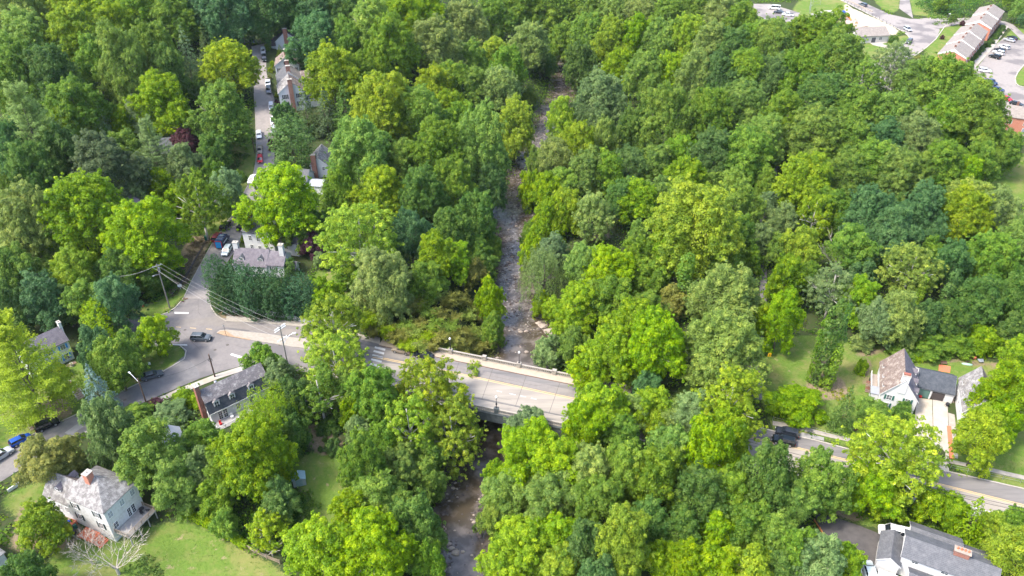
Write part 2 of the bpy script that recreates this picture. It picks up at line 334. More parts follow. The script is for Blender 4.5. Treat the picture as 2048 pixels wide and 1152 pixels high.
clears = lawns + dirts + riprap + [ [(1790, -30), (1830, -30), (1830, 45), (1790, 45)], [(1655, -30), (1720, -30), (1790, 50), (1680, 20)],
 INTER, LL_U + LL_L[::-1], V_L + V_R[::-1], U_ED + L_ED[::-1], TR_L + TR_R[::-1],
 [(1990, 60), (2100, 60), (2100, 250), (1990, 200), (1940, 140)], [(1600, 15), (1700, 15), (1760, 55), (1780, 90), (1700, 95), (1680, 50)], [(1480, 5), (1600, 5), (1600, 42), (1540, 45)],
 [(1870, 100), (1950, 30), (2015, 20), (2020, 60), (1960, 150), (1900, 150)], [(1990, 215), (2100, 215), (2100, 330), (2010, 290)],
 [(1740, 790), (1740, 850), (1920, 880), (1990, 850), (1980, 740), (1860, 740), (1740, 740)], [(1630, 1030), (1780, 1040), (2100, 1130), (2100, 1300), (1720, 1300)],
 [(90, 940), (310, 940), (330, 1060), (250, 1110), (80, 1010)], [(390, 740), (540, 720), (560, 800), (430, 880)], [(460, 480), (620, 480), (620, 570), (460, 560)], [(530, 60), (650, 60), (650, 230), (530, 230)],
 [(60, 650), (150, 650), (165, 735), (60, 760)], [(600, 280), (660, 280), (660, 350), (600, 350)], [(425, 600), (640, 640), (640, 660), (425, 640)]]
def wpoly(pl):
    return [G(a, b)[:2] for a, b in pl]
CLEARW = [wpoly(p) for p in clears]
LAWNW = [wpoly(p) for p in lawns]; DIRTW = [wpoly(p) for p in dirts]; RIPW = [wpoly(p) for p in riprap]
def blur(a, k):
    for _ in range(k):
        a = (a + np.roll(a, 1, 0) + np.roll(a, -1, 0) + np.roll(a, 1, 1) + np.roll(a, -1, 1)) / 5
    return a
def mask(polys):
    m = np.zeros(GX.shape)
    for p in polys: m = np.maximum(m, inpoly(p, GX, GY).astype(float))
    return m
m_lawn = blur(mask(LAWNW), 2); m_dirt = blur(mask(DIRTW), 1); m_rip = blur(mask(RIPW), 1)
dck, hwk = creek_d(GX, GY); m_bank = ss(5, 0, dck - hwk)
m_clear = mask(CLEARW)
clear_soft = blur(m_clear, 6)
bump_n = sum(a * np.sin(GX * fx + GY * fy + ph) for a, fx, fy, ph in ((.25, .31, .17, 0), (.2, -.23, .41, 1), (.12, .71, -.5, 2), (.1, .9, .8, 3)))
GH = GH + bump_n * (1 - np.clip(clear_soft * 3, 0, 1)) * (1 - m_bank)
# ground sheet
ny, nx = GX.shape
V = np.stack([GX, GY, GH], -1).reshape(-1, 3)
idx = np.arange(nx * ny).reshape(ny, nx)
F = np.stack([idx[:-1, :-1], idx[:-1, 1:], idx[1:, 1:], idx[1:, :-1]], -1).reshape(-1, 4)
def groundmat():
    m = bpy.data.materials.new("ground_mix"); m.use_nodes = True; t = m.node_tree; N = t.nodes; L = t.links
    b = N["Principled BSDF"]; b.inputs["Roughness"].default_value = .95; b.inputs["Specular IOR Level"].default_value = .15
    tc = N.new("ShaderNodeTexCoord")
    def noise(s, d=6):
        n = N.new("ShaderNodeTexNoise"); n.inputs["Scale"].default_value = s; n.inputs["Detail"].default_value = d; n.inputs["Roughness"].default_value = .7; L.new(tc.outputs["Object"], n.inputs[0]); return n.outputs[0]
    def rng_(v, a, b_):
        r = N.new("ShaderNodeMapRange"); r.inputs[1].default_value = a; r.inputs[2].default_value = b_; L.new(v, r.inputs[0]); return r.outputs[0]
    def mix(f, a, b_):
        x = N.new("ShaderNodeMix"); x.data_type = 'RGBA'
        if isinstance(a, tuple): x.inputs[6].default_value = (*a, 1)
        else: L.new(a, x.inputs[6])
        if isinstance(b_, tuple): x.inputs[7].default_value = (*b_, 1)
        else: L.new(b_, x.inputs[7])
        L.new(f, x.inputs[0]); return x.outputs[2]
    fine = noise(2.2, 8); med = noise(.35, 5); big = noise(.09, 4)
    forest = mix(rng_(fine, .4, .6), (.030, .060, .014), (.05, .05, .024))
    lawn = mix(rng_(fine, .3, .7), (.075, .135, .020), (.115, .175, .030))
    lawn = mix(rng_(med, .48, .68), lawn, (.145, .165, .045))
    lawn = mix(rng_(big, .50, .64), lawn, (.17, .175, .055)); lawn = mix(rng_(noise(.5, 7), .60, .68), lawn, (.24, .195, .11))
    dirt = mix(rng_(fine, .35, .65), (.26, .19, .13), (.13, .115, .06))
    rip = mix(rng_(fine, .35, .65), (.48, .42, .32), (.33, .28, .2))
    bank = mix(rng_(fine, .4, .6), (.14, .12, .10), (.24, .2, .17))
    def att(n_):
        a = N.new("ShaderNodeAttribute"); a.attribute_name = n_
        s = N.new("ShaderNodeMath"); s.operation = 'ADD'; L.new(a.outputs["Fac"], s.inputs[0])
        q = rng_(fine, .3, .7); q2 = N.new("ShaderNodeMath"); q2.operation = 'MULTIPLY_ADD'; q2.inputs[1].default_value = .5; q2.inputs[2].default_value = -.25; L.new(q, q2.inputs[0]); L.new(q2.outputs[0], s.inputs[1])
        return rng_(s.outputs[0], .38, .62)
    c = mix(att("lawn"), forest, lawn); c = mix(att("dirt"), c, dirt); c = mix(att("riprap"), c, rip); c = mix(att("bank"), c, bank)
    L.new(c, b.inputs["Base Color"])
    bp = N.new("ShaderNodeBump"); bp.inputs["Strength"].default_value = .6; bp.inputs["Distance"].default_value = .15; L.new(fine, bp.inputs["Height"]); L.new(bp.outputs[0], b.inputs["Normal"])
    return m
gm = mesh_np("ground", V, F, [groundmat()], smooth=True, attr={"lawn": m_lawn.ravel(), "dirt": m_dirt.ravel(), "riprap": m_rip.ravel(), "bank": m_bank.ravel()})
tag(link("ground", gm), kind="structure")
# water
def watermat():
    m = bpy.data.materials.new("creek_water"); m.use_nodes = True; t = m.node_tree; N = t.nodes; L = t.links
    b = N["Principled BSDF"]; b.inputs["Roughness"].default_value = .2; b.inputs["Specular IOR Level"].default_value = .6
    tc = N.new("ShaderNodeTexCoord"); n = N.new("ShaderNodeTexNoise"); n.inputs["Scale"].default_value = 2.2; n.inputs["Detail"].default_value = 6; L.new(tc.outputs["Object"], n.inputs[0])
    n2 = N.new("ShaderNodeTexNoise"); n2.inputs["Scale"].default_value = .35; n2.inputs["Detail"].default_value = 6; L.new(tc.outputs["Object"], n2.inputs[0])
    r = N.new("ShaderNodeMapRange"); r.inputs[1].default_value = .45; r.inputs[2].default_value = .62; L.new(n2.outputs[0], r.inputs[0])
    x = N.new("ShaderNodeMix"); x.data_type = 'RGBA'; x.inputs[6].default_value = (.055, .042, .028, 1); x.inputs[7].default_value = (.13, .108, .09, 1); L.new(r.outputs[0], x.inputs[0]); L.new(x.outputs[2], b.inputs["Base Color"])
    sx = N.new("ShaderNodeSeparateXYZ"); L.new(tc.outputs["Object"], sx.inputs[0]); ry_ = N.new("ShaderNodeMapRange"); ry_.inputs[1].default_value = 155; ry_.inputs[2].default_value = 170; L.new(sx.outputs[1], ry_.inputs[0])
    n3 = N.new("ShaderNodeTexNoise"); n3.inputs["Scale"].default_value = 1.3; n3.inputs["Detail"].default_value = 8; n3.inputs["Roughness"].default_value = .75; n3.inputs["Distortion"].default_value = .6; L.new(tc.outputs["Object"], n3.inputs[0])
    r3 = N.new("ShaderNodeMapRange"); r3.inputs[1].default_value = .54; r3.inputs[2].default_value = .66; L.new(n3.outputs[0], r3.inputs[0]); ml = N.new("ShaderNodeMath"); ml.operation = 'MULTIPLY'; L.new(r3.outputs[0], ml.inputs[0]); L.new(ry_.outputs[0], ml.inputs[1])
    x3 = N.new("ShaderNodeMix"); x3.data_type = 'RGBA'; L.new(x.outputs[2], x3.inputs[6]); x3.inputs[7].default_value = (.34, .31, .28, 1); L.new(ml.outputs[0], x3.inputs[0]); L.new(x3.outputs[2], b.inputs["Base Color"])
    bp = N.new("ShaderNodeBump"); bp.inputs["Strength"].default_value = .35; bp.inputs["Distance"].default_value = .12; L.new(n.outputs[0], bp.inputs["Height"]); L.new(bp.outputs[0], b.inputs["Normal"])
    return m
vs = []; 
for i in range(len(CK)):
    a = CK[max(i - 1, 0)]; b_ = CK[min(i + 1, len(CK) - 1)]; d = np.array((b_[0] - a[0], b_[1] - a[1])); d /= np.hypot(*d); nrm = np.array((-d[1], d[0]))
    for s in (-1, -.33, .33, 1): vs.append((CK[i, 0] + nrm[0] * s * (CK[i, 2] + 5), CK[i, 1] + nrm[1] * s * (CK[i, 2] + 5), WZ))
fs = [(4 * i + k, 4 * i + k + 1, 4 * i + k + 5, 4 * i + k + 4) for i in range(len(CK) - 1) for k in range(3)]
tag(link("creek_water", mesh_np("creek_water", vs, fs, [watermat()])), kind="structure")
# stones in the creek
def stone_mb(rs, mb_, x, y, z, r):
    n = 7; ph = rs.random() * 6; vs = []
    for k, (zz, rr) in enumerate(((-.4, .8), (.15, 1.0), (.45, .65))):
        for i in range(n):
            t = 2 * math.pi * i / n + ph; q = rr * rs.uniform(.75, 1.15)
            vs.append((x + r * q * math.cos(t), y + r * q * .75 * math.sin(t), z + r * zz * rs.uniform(.8, 1.1)))
    vs.append((x, y, z + r * .55))
    fs = [(k * n + i, k * n + (i + 1) % n, (k + 1) * n + (i + 1) % n, (k + 1) * n + i) for k in range(2) for i in range(n)] + [(2 * n + i, 2 * n + (i + 1) % n, 3 * n) for i in range(n)]
    mb_.add(vs, fs)
rs = random.Random(3); mb = MB()
for _ in range(3600):
    i = rs.randrange(1, len(CK) - 1); t = rs.random(); a, b_ = CK[i], CK[i + 1]
    x, y, h = a + (b_ - a) * t; py = 0
    d = b_[:2] - a[:2]; d = d / np.hypot(*d); off = rs.uniform(-1, 1); off = math.copysign(abs(off) ** .7, off)
    # calm pool above and below the bridge
    if 112 < y < 152 and abs(off) < .93: continue
    if 152 < y < 162 and rs.random() < .7: continue
    if y > 162: off = rs.gauss(.2 * math.sin(y * .35), .5)
    if math.sin(y * .55 + x * .2) < -.35 and y > 162 and rs.random() < .7: continue
    if y < 112 and abs(off) < .5 and rs.random() < .8: continue
    x += -d[1] * off * h * 1.02; y += d[0] * off * h * 1.02
    r = rs.uniform(.10, .36) * (2.0 if rs.random() < .08 else 1)
    mb.mi = 0 if rs.random() < .86 else 1
    stone_mb(rs, mb, x, y, WZ + r * .02, r)
tag(mb.build("river_stones", [M["stone"], M["stone_pale"]]), kind="stuff")
# sand bar and flat rocks by the pool
mb = MB()
for (px_, py_, r), lb in zip(((1085, 652, 1.4), (1098, 664, 1.9), (1106, 673, 1.4), (1078, 646, 1.0), (903, 1098, .8), (912, 1106, .9), (898, 1088, .6), (886, 1140, .8), (925, 1104, .5)),
   ("second largest flat pale rock at the right edge of the creek pool above the bridge", "largest flat pale rock at the right edge of the creek pool above the bridge", "lowest flat pale rock by the bank above the bridge", "uppermost flat pale rock beside the brown creek pool",
    "pale boulder left of the largest one in the bottom creek", "largest pale boulder in the bottom creek", "small pale boulder uppermost of the bottom creek group", "dark edged boulder at the left bank near the bottom edge", "smallest pale boulder at the right of the bottom creek group")):
    mb = MB(); x, y, _ = P(px_, py_, WZ); stone_mb(rs, mb, x, y, WZ - (.15 if py_ < 700 else -.03), r); tag(mb.build("boulder", M["stone_pale"]), lb, "rock", "pale rocks in the creek")

# ---------------- roads ----------------
def resample(pl, n):
    pl = np.array(pl, float); d = np.r_[0, np.cumsum(np.hypot(*np.diff(pl[:, :2], axis=0).T))]; t = np.linspace(0, d[-1], n)
    return np.stack([np.interp(t, d, pl[:, k]) for k in range(pl.shape[1])], 1)
def strip(name, A, B, m_, off=.05, nw=3, step=1.6, flat=None, **kw):
    A = np.array(A); B = np.array(B); n = max(2, int(np.hypot(*np.diff(A[:, :2], axis=0).T).sum() / step))
    # resample by common parameter
    ta = np.linspace(0, len(A) - 1, n); ki = np.arange(len(A))
    a = np.stack([np.interp(ta, ki, A[:, k]) for k in range(2)], 1); b = np.stack([np.interp(ta, ki, B[:, k]) for k in range(2)], 1)
    vs = []
    for i in range(n):
        for k in range(nw + 1):
            q = a[i] + (b[i] - a[i]) * k / nw; vs.append((q[0], q[1], (Hf(q[0], q[1]) if flat is None else flat) + off))
    fs = [(i * (nw + 1) + k, i * (nw + 1) + k + 1, (i + 1) * (nw + 1) + k + 1, (i + 1) * (nw + 1) + k) for i in range(n - 1) for k in range(nw)]
    me = mesh_np(name, vs, fs, [m_]); o = link(name, me)
    if me.polygons[0].normal.z < 0: me.flip_normals()
    return tag(o, kind="structure", **kw)
def area(name, pl, m_, z=.05):
    me = mesh_np(name, [(*P(a, b, 0)[:2], z) if z < 2 else G(a, b) for a, b in pl], [tuple(range(len(pl)))], [m_])
    if z >= 2:
        for v in me.vertices: v.co.z = z
    me.update()
    if me.polygons[0].normal.z < 0: me.flip_normals()
    return tag(link(name, me), kind="structure")
wl = lambda l: [G(a, b)[:2] for a, b in l]
wU, wL_ = P2(U_ED), P2(L_ED)
area("intersection_road", INTER, M["asphalt"], .050)
strip("main_road", wU, wL_, M["main_asphalt"], .050, flat=0)
strip("village_street", wl(V_L[1:]), wl(V_R[1:]), M["asphalt_warm"], .075)
strip("lane_road", wl(LL_U), wl(LL_L), M["asphalt"], .046)
strip("woodland_path", wl([(a - w_, b) for a, b, w_ in PATH_C]), wl([(a + w_, b) for a, b, w_ in PATH_C]), M["asphalt"], .08)
strip("estate_road", wl(TR_L), wl(TR_R), M["asphalt_warm"], .09)
strip("estate_road", wl([(1798, 17), (1800, 0), (1800, -20)]), wl([(1826, 37), (1819, 0), (1817, -20)]), M["asphalt_warm"], .085)
strip("estate_road", wl([(1840, 37), (1937, 36), (2009, 43), (2027, 50), (2048, 69), (2110, 90)]), wl([(1870, 60), (1933, 45), (2005, 50), (2020, 58), (2044, 82), (2110, 108)]), M["asphalt_warm"], .095)
ZP = 6.5
area("parking_lot", [(2008, 75), (2046, 81), (2110, 100), (2110, 122), (2048, 130), (2036, 144), (2030, 156), (2032, 170), (2048, 175), (2110, 180), (2110, 240), (1996, 200), (1985, 184), (1961, 158), (1950, 141), (1985, 95)], M["asphalt_warm"], ZP + .06)
strip("pavement", wl([(2008, 50), (1978, 90), (1938, 134)]), wl([(2017, 53), (1988, 94), (1950, 137)]), M["concrete_pale"], .10)
strip("pavement", wl([(1918, 118), (1950, 150), (1985, 196), (2020, 215)]), wl([(1930, 116), (1965, 148), (1992, 185), (2030, 207)]), M["asphalt_warm"], .11)
area("back_parking", [(1490, 8), (1540, 8), (1600, 26), (1590, 45), (1540, 42), (1500, 30)], M["asphalt_warm"], ZP + .05)
# dark re-laid lanes and pale patches
strip("dark_lane", P2([(428, 632), (500, 648), (612, 662), (690, 682), (745, 694), (905, 729), (1150, 782)]), P2([(428, 652), (480, 658), (614, 676), (690, 694), (745, 706), (905, 741), (1150, 796)]), M["asphalt_dark"], .055, flat=0).data.materials[0] = mat("asphalt_lane", (.165, .15, .14), (.20, .182, .168), .8, c3=(.21, .19, .172), s3=.2)
strip("dark_lane", P2([(280, 640), (340, 642), (430, 634)]), P2([(280, 656), (340, 656), (430, 650)]), MATS["asphalt_lane"], .0545, flat=0)
area("dark_apron", [(367, 713), (385, 726), (397, 742), (400, 755), (330, 770), (300, 790), (240, 815), (240, 787), (327, 745)], M["asphalt_dark"], .056).data.materials[0] = mat("asphalt_mid", (.125, .12, .125), (.155, .15, .15), .8)
area("pale_patch", [(129, 866), (158, 846), (167, 854), (140, 871)], M["asphalt_patch"], .058)
area("pale_patch", [(1597, 868), (1604, 865), (1648, 875), (1648, 882), (1600, 873)], M["asphalt_patch"], .058)
strip("bridge_lane", P2([(745, 722), (900, 744), (1000, 766), (1180, 806), (1330, 838), (1540, 884), (1716, 928), (1886, 970), (2100, 1026)]), P2([(745, 748), (905, 784), (1000, 804), (1180, 842), (1330, 880), (1540, 925), (1716, 964), (1886, 1004), (2100, 1056)]), M["bridge_lane"], .0545, flat=0)
def paint(name, pl, m_="paint_white", z=.060, w=None):
    if w:
        p = P2(pl); out = []
        for i, q in enumerate(p):
            a = p[max(i - 1, 0)]; b = p[min(i + 1, len(p) - 1)]; d = Vector((b[0] - a[0], b[1] - a[1])).normalized(); out.append((Vector((-d.y, d.x)) * w / 2, Vector(q)))
        A = [tuple(c + n) for n, c in out]; B = [tuple(c - n) for n, c in out]
        return strip(name, A, B, M[m_], z, nw=1, flat=0)
    return area(name, pl, M[m_], z)
for k_, yy in enumerate((0, 2.6)):
    paint("centre_line", [(745, 712 + yy), (900, 743 + yy), (1145, 796 + yy), (1330, 836 + yy), (1586, 893 + yy), (1700, 921 + yy), (1836, 957 + yy), (2100, 1023 + yy * 1.3)], "paint_yellow", w=.22)
for a, b in (((993, 782), (1004, 784.2)), ((1019, 787.5), (1031, 790)), ((1041, 792), (1052, 794.3)), ((1062, 796.5), (1073, 798.8)), ((1010, 700.0), (1010.1, 700.0))): 
    if a[0] > 1011 or a[0] < 1009: paint("lane_dash", [a, b], w=.2)
for a, b in (((352, 654), (362, 655)), ((380, 656), (392, 657)), ((412, 658), (424, 659))): paint("lane_dash", [a, b], "paint_yellow", w=.22)
paint("stop_line", [(349, 624), (378, 625), (377, 628), (349, 628)])
paint("stop_line", [(335, 688), (374, 689), (375, 691.5), (335, 690.5)])
paint("stop_line", [(460, 710), (464, 707), (487, 714), (484, 718)])
paint("edge_line", [(1896, 1002), (1985, 1026), (2048, 1042)], w=.3)
for y0 in (0, 7.5, 16, 24, 33):
    x0 = 750 - y0 * .3; paint("crosswalk_bar", [(x0, 693 + y0), (x0 + 21, 698 + y0), (x0 + 20, 702 + y0), (x0 - 1, 696.5 + y0)])
for px_ in (918, 985, 1052, 1119, 1175):
    a_ = P(px_, 721 + (px_ - 905) * .213); b_ = P(px_ - 22, 721 + (px_ - 905) * .213 + 62); d_ = Vector((b_[0] - a_[0], b_[1] - a_[1])); strip("deck_joint", [a_[:2], b_[:2]], [(a_[0] + .09, a_[1]), (b_[0] + .09, b_[1])], M["crack"], .0665, nw=1, flat=0)
for px_, py_ in ((1686, 926), (560, 690), (1210, 800), (1450, 880), (430, 700), (370, 660), (455, 690), (250, 800), (405, 560), (1960, 1000)):
    q_ = P(px_, py_); mb = MB(); mb.tube((q_[0], q_[1], .03), (q_[0], q_[1], .072), .36, n=14); tag(mb.build("manhole_cover", M["crack"]), kind="structure")
rs = random.Random(8)
def crack(pl, w_=.05):
    p = [Vector(P(a, b)) for a, b in pl]; q = []
    for i in range(len(p) - 1):
        for k in range(6): q.append(p[i] + (p[i + 1] - p[i]) * k / 6 + Vector((rs.gauss(0, .12), rs.gauss(0, .12), 0)))
    A_ = [(v.x, v.y) for v in q]; B_ = [(v.x + w_ * rs.uniform(.5, 1), v.y + w_ * rs.uniform(.5, 1)) for v in q]; strip("road_crack", A_, B_, M["crack"], .068, nw=1, flat=0, step=.6)
for pl in ([(905, 735), (1000, 757), (1100, 778)], [(930, 780), (1040, 806)], [(470, 690), (560, 712)], [(360, 660), (400, 700), (410, 730)], [(300, 770), (360, 745)], [(1900, 985), (2040, 1022)], [(1600, 890), (1700, 912), (1800, 936)], [(30, 910), (120, 868)], [(395, 590), (400, 640)], [(500, 668), (600, 680)], [(1440, 860), (1540, 890)], [(60, 925), (30, 900)]): crack(pl)
# pavements, kerbs (real steps)
def kerb(name, pl, wd=.25, h=.16, m_="concrete", z0=None):
    p = [G(a, b) for a, b in pl] if z0 is None else [P(a, b, 0) for a, b in pl]
    p = resample(p, max(2, int(sum(math.dist(p[i][:2], p[i + 1][:2]) for i in range(len(p) - 1)) / 2.5))); vs = []
    for i, q in enumerate(p):
        a = p[max(i - 1, 0)]; b = p[min(i + 1, len(p) - 1)]; d = Vector((b[0] - a[0], b[1] - a[1])).normalized(); n_ = Vector((-d.y, d.x)) * wd / 2
        z = Hf(q[0], q[1]) if z0 is None else z0
        vs += [(q[0] - n_.x, q[1] - n_.y, z - .1), (q[0] - n_.x, q[1] - n_.y, z + h), (q[0] + n_.x, q[1] + n_.y, z + h), (q[0] + n_.x, q[1] + n_.y, z - .1)]
    fs = [(4 * i + k, 4 * i + (k + 1) % 4, 4 * i + 4 + (k + 1) % 4, 4 * i + 4 + k) for i in range(len(p) - 1) for k in range(3)] + [(0, 1, 2, 3), tuple(4 * (len(p) - 1) + k for k in (3, 2, 1, 0))]
    me = mesh_np(name, vs, fs, [M[m_]]); return tag(link(name, me), kind="structure")
kerb("kerb", [(268, 636), (317, 633), (345, 622), (367, 598), (383, 563), (423, 490), (450, 450), (477, 413)], m_="concrete_pale")
kerb("kerb", [(335, 690), (367, 692), (373, 703), (371, 717), (327, 743), (240, 785)], m_="concrete_pale")
kerb("kerb", [(170, 822), (77, 863), (0, 905), (-60, 935)]); kerb("kerb", [(418, 598), (423, 618), (435, 634), (453, 643)])
kerb("kerb", [(1252, 795), (1320, 811), (1450, 839), (1549, 863), (1640, 883), (1716, 904), (1860, 935)], m_="concrete_pale"); kerb("kerb", [(1898, 944), (2048, 978), (2200, 1012)], m_="concrete_pale")
kerb("kerb", [(477, 413), (486, 390), (499, 365), (508, 345), (512, 320), (513, 300), (511, 233), (508, 187)], .2)
kerb("kerb", TR_L, .5, m_="concrete_pale"); kerb("kerb", [(1933, 45), (1890, 52), (1872, 78), (1853, 95), (1830, 112)], .4, m_="concrete_pale")
kerb("kerb", [(2048, 130), (2036, 144), (2030, 156), (2032, 170), (2048, 175), (2100, 178)], .4, m_="concrete_pale"); kerb("kerb", [(1519, 700), (1515, 760), (1511, 775)], .35, m_="mulch")
def slab(name, A, B, m_="concrete", h=.14, flat=0):
    return strip(name, A, B, M[m_], h, nw=1, flat=flat)
slab("pavement", P2([(453, 643), (530, 647), (612, 655), (700, 675), (760, 689)]), P2([(453, 632), (530, 638), (612, 645), (700, 662), (760, 676)]), "concrete", .13)
slab("pavement", P2([(1545, 842), (1600, 852), (1660, 868), (1716, 880), (1800, 900)]), P2([(1545, 851), (1600, 861), (1660, 876), (1716, 888), (1800, 908)]), "concrete", .13)
slab("pavement", P2([(1898, 920), (1960, 932), (2048, 952), (2200, 990)]), P2([(1898, 927), (1960, 940), (2048, 960), (2200, 998)]), "concrete", .13)
slab("pavement", P2([(487, 732), (430, 750), (360, 777), (300, 803)]), P2([(500, 738), (440, 757), (370, 784), (305, 811)]), "concrete_pale", .12)
slab("pavement", P2([(487, 732), (560, 729), (640, 739), (740, 753)]), P2([(500, 740), (560, 738), (640, 749), (740, 768)]), "concrete", .12)
slab("pavement", P2([(1250, 862), (1450, 914), (1640, 953), (1800, 989), (1985, 1031), (2200, 1085)]), P2([(1250, 874), (1450, 926), (1640, 966), (1800, 1003), (1985, 1046), (2200, 1101)]), "concrete_pale", .12)
# traffic island
isl = [(433, 666), (440, 661), (455, 660), (530, 668), (612, 679), (680, 691), (722, 700), (722, 708), (680, 706), (583, 694), (500, 680), (450, 672)]
mb = MB(); mb.prism([(*P(a, b)[:2], 0) for a, b in isl][::-1], (0, 0, .17)); o = mb.build("traffic_island", M["concrete"]); tag(o, kind="structure")
mb = MB(); q = [(434, 666), (441, 662), (452, 661), (456, 664), (468, 672), (500, 678), (500, 680), (450, 671)]; mb.prism([(*P(a, b, .17)[:2], .14) for a, b in q][::-1], (0, 0, .045)); tag(mb.build("island_soil", M["mulch"]), kind="structure")
# driveway of the right-hand house and its brick strip
slab("driveway", P2([(1834, 796), (1829, 835), (1826, 880), (1830, 930)]), P2([(1864, 800), (1865, 843), (1866, 890), (1868, 940)]), "concrete_pale", .10).data.materials[0] = mat("driveway_old", (.34, .29, .22), (.42, .38, .32), .7)
slab("driveway", P2([(1865, 800), (1866, 843), (1867, 890), (1869, 940)]), P2([(1895, 804), (1896, 850), (1897, 895), (1898, 945)]), "concrete_pale", .105)
slab("driveway", P2([(1896, 826), (1897, 850), (1898, 885), (1899, 915)]), P2([(1909, 830), (1911, 852), (1914, 885), (1916, 918)]), "driveway_old", .098) if False else slab("driveway", P2([(1896, 826), (1897, 850), (1898, 885), (1899, 915)]), P2([(1909, 830), (1911, 852), (1914, 885), (1916, 918)]), "concrete", .098)
slab("brick_strip", P2([(1893, 852), (1896, 885), (1899, 917)]), P2([(1902, 853), (1905, 885), (1907, 918)]), "terracotta", .112)
slab("driveway", P2([(1868, 890), (1868, 940)]), P2([(1828, 900), (1830, 930)]), "concrete_pale", .1075)
area("asphalt_yard", [(1628, 1027), (1665, 1033), (1720, 1052), (1790, 1080), (1800, 1200), (1735, 1200), (1722, 1130), (1690, 1085), (1655, 1075), (1640, 1055)], M["asphalt_new"], .03)
slab("brick_patio", P2([(1878, 729), (1877, 742)]), P2([(1901, 733), (1900, 746)]), "terracotta", .06)
# ---------------- bridge ----------------
def along(a, b, t): return (a[0] + (b[0] - a[0]) * t, a[1] + (b[1] - a[1]) * t)
def lineX(a, b, x):  # point on line at world x
    t = (x - a[0]) / (b[0] - a[0]); return along(a, b, t)
XA, XB = -31., 26.5
FA, FB = lineX(far_a, far_b, XA), lineX(far_a, far_b, XB)
NA, NB = lineX(near_a, near_b, XA), lineX(near_a, near_b, XB)
br = empty("road_bridge", (0, 133, WZ), label="long low concrete road bridge with balustrades crossing the creek", cat="bridge")
IM = Matrix.Translation((0, -133, -WZ))
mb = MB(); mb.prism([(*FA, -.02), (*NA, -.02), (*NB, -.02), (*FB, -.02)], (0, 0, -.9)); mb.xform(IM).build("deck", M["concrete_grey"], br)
dF = Vector((FB[0] - FA[0], FB[1] - FA[1])).normalized(); nF = Vector((-dF.y, dF.x)); LB = math.hypot(FB[0] - FA[0], FB[1] - FA[1])
angF = math.atan2(dF.y, dF.x); dN = Vector((NB[0] - NA[0], NB[1] - NA[1])).normalized(); angN = math.atan2(dN.y, dN.x); LN = math.hypot(NB[0] - NA[0], NB[1] - NA[1])
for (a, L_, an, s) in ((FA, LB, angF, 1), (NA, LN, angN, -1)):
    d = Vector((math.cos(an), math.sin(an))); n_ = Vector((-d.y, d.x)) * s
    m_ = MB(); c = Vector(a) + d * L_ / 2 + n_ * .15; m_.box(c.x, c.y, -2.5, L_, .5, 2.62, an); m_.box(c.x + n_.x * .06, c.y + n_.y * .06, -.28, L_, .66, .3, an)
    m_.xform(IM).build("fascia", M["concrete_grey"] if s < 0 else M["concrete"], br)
    bal = MB(); c2 = Vector(a) + d * L_ / 2; bal.box(c2.x, c2.y, .13, L_, .34, .16, an); bal.box(c2.x, c2.y, 1.0, L_, .38, .2, an)
    n_b = int(L_ / .42)
    for i in range(n_b):
        q = Vector(a) + d * (i + .5) * L_ / n_b; bal.box(q.x, q.y, .28, .2, .2, .74, an, top=1)
    bal.xform(IM).build("balustrade", M["concrete"], br)
mid_f = P(1038, 735, .15); tm = (Vector(mid_f[:2]) - Vector(FA)).dot(dF); LAMPS = []
for k in range(-4, 4):
    t = tm + k * 8.35
    if 0 < t < LB:
        q = Vector(FA) + dF * t; m_ = MB(); m_.box(q.x, q.y, .1, .8, .62, 1.25, angF); m_.box(q.x, q.y, 1.35, .98, .8, .2, angF); m_.xform(IM).build("pier", M["concrete"], br)
        if k in (-2, 0, 2): LAMPS.append((q.x, q.y, k, 'far'))
mid_n = P(993, 825, .15); tn = (Vector(mid_n[:2]) - Vector(NA)).dot(dN)
for k in range(-3, 4):
    t = tn + k * 8.35
    if 0 < t < LN:
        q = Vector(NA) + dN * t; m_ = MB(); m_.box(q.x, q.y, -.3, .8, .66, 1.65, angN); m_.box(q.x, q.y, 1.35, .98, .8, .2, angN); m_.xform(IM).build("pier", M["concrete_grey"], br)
        if k in (0, 2): LAMPS.append((q.x, q.y, k, 'near'))
# sidewalks on the deck
off = lambda a, d, n_: (a[0] + n_.x * d, a[1] + n_.y * d)
nN = Vector((-dN.y, dN.x))
strip("pavement", [off(FA, -.17, nF), off(FB, -.17, nF)], [off(FA, -2.0, nF), off(FB, -2.0, nF)], mat("footway_tan", (.31, .255, .195), (.36, .30, .235), 1.0), .18, nw=1, flat=0)
strip("pavement", [off(NA, .17, nN), off(NB, .17, nN)], [off(NA, 2.7, nN), off(NB, 2.7, nN)], M["bridge_lane"], .18, nw=1, flat=0)
m_ = MB(); c = (Vector(FA) + Vector(FB)) / 2 + nF * -2.08; m_.box(c.x, c.y, 0, LB, .15, .185, angF); tag(m_.build("kerb", mat("kerb_brown", (.17, .115, .09))), kind="structure")
m_ = MB(); c = (Vector(NA) + Vector(NB)) / 2 + nN * 2.77; m_.box(c.x, c.y, 0, LN, .14, .185, angN); tag(m_.build("kerb", M["concrete"]), kind="structure")
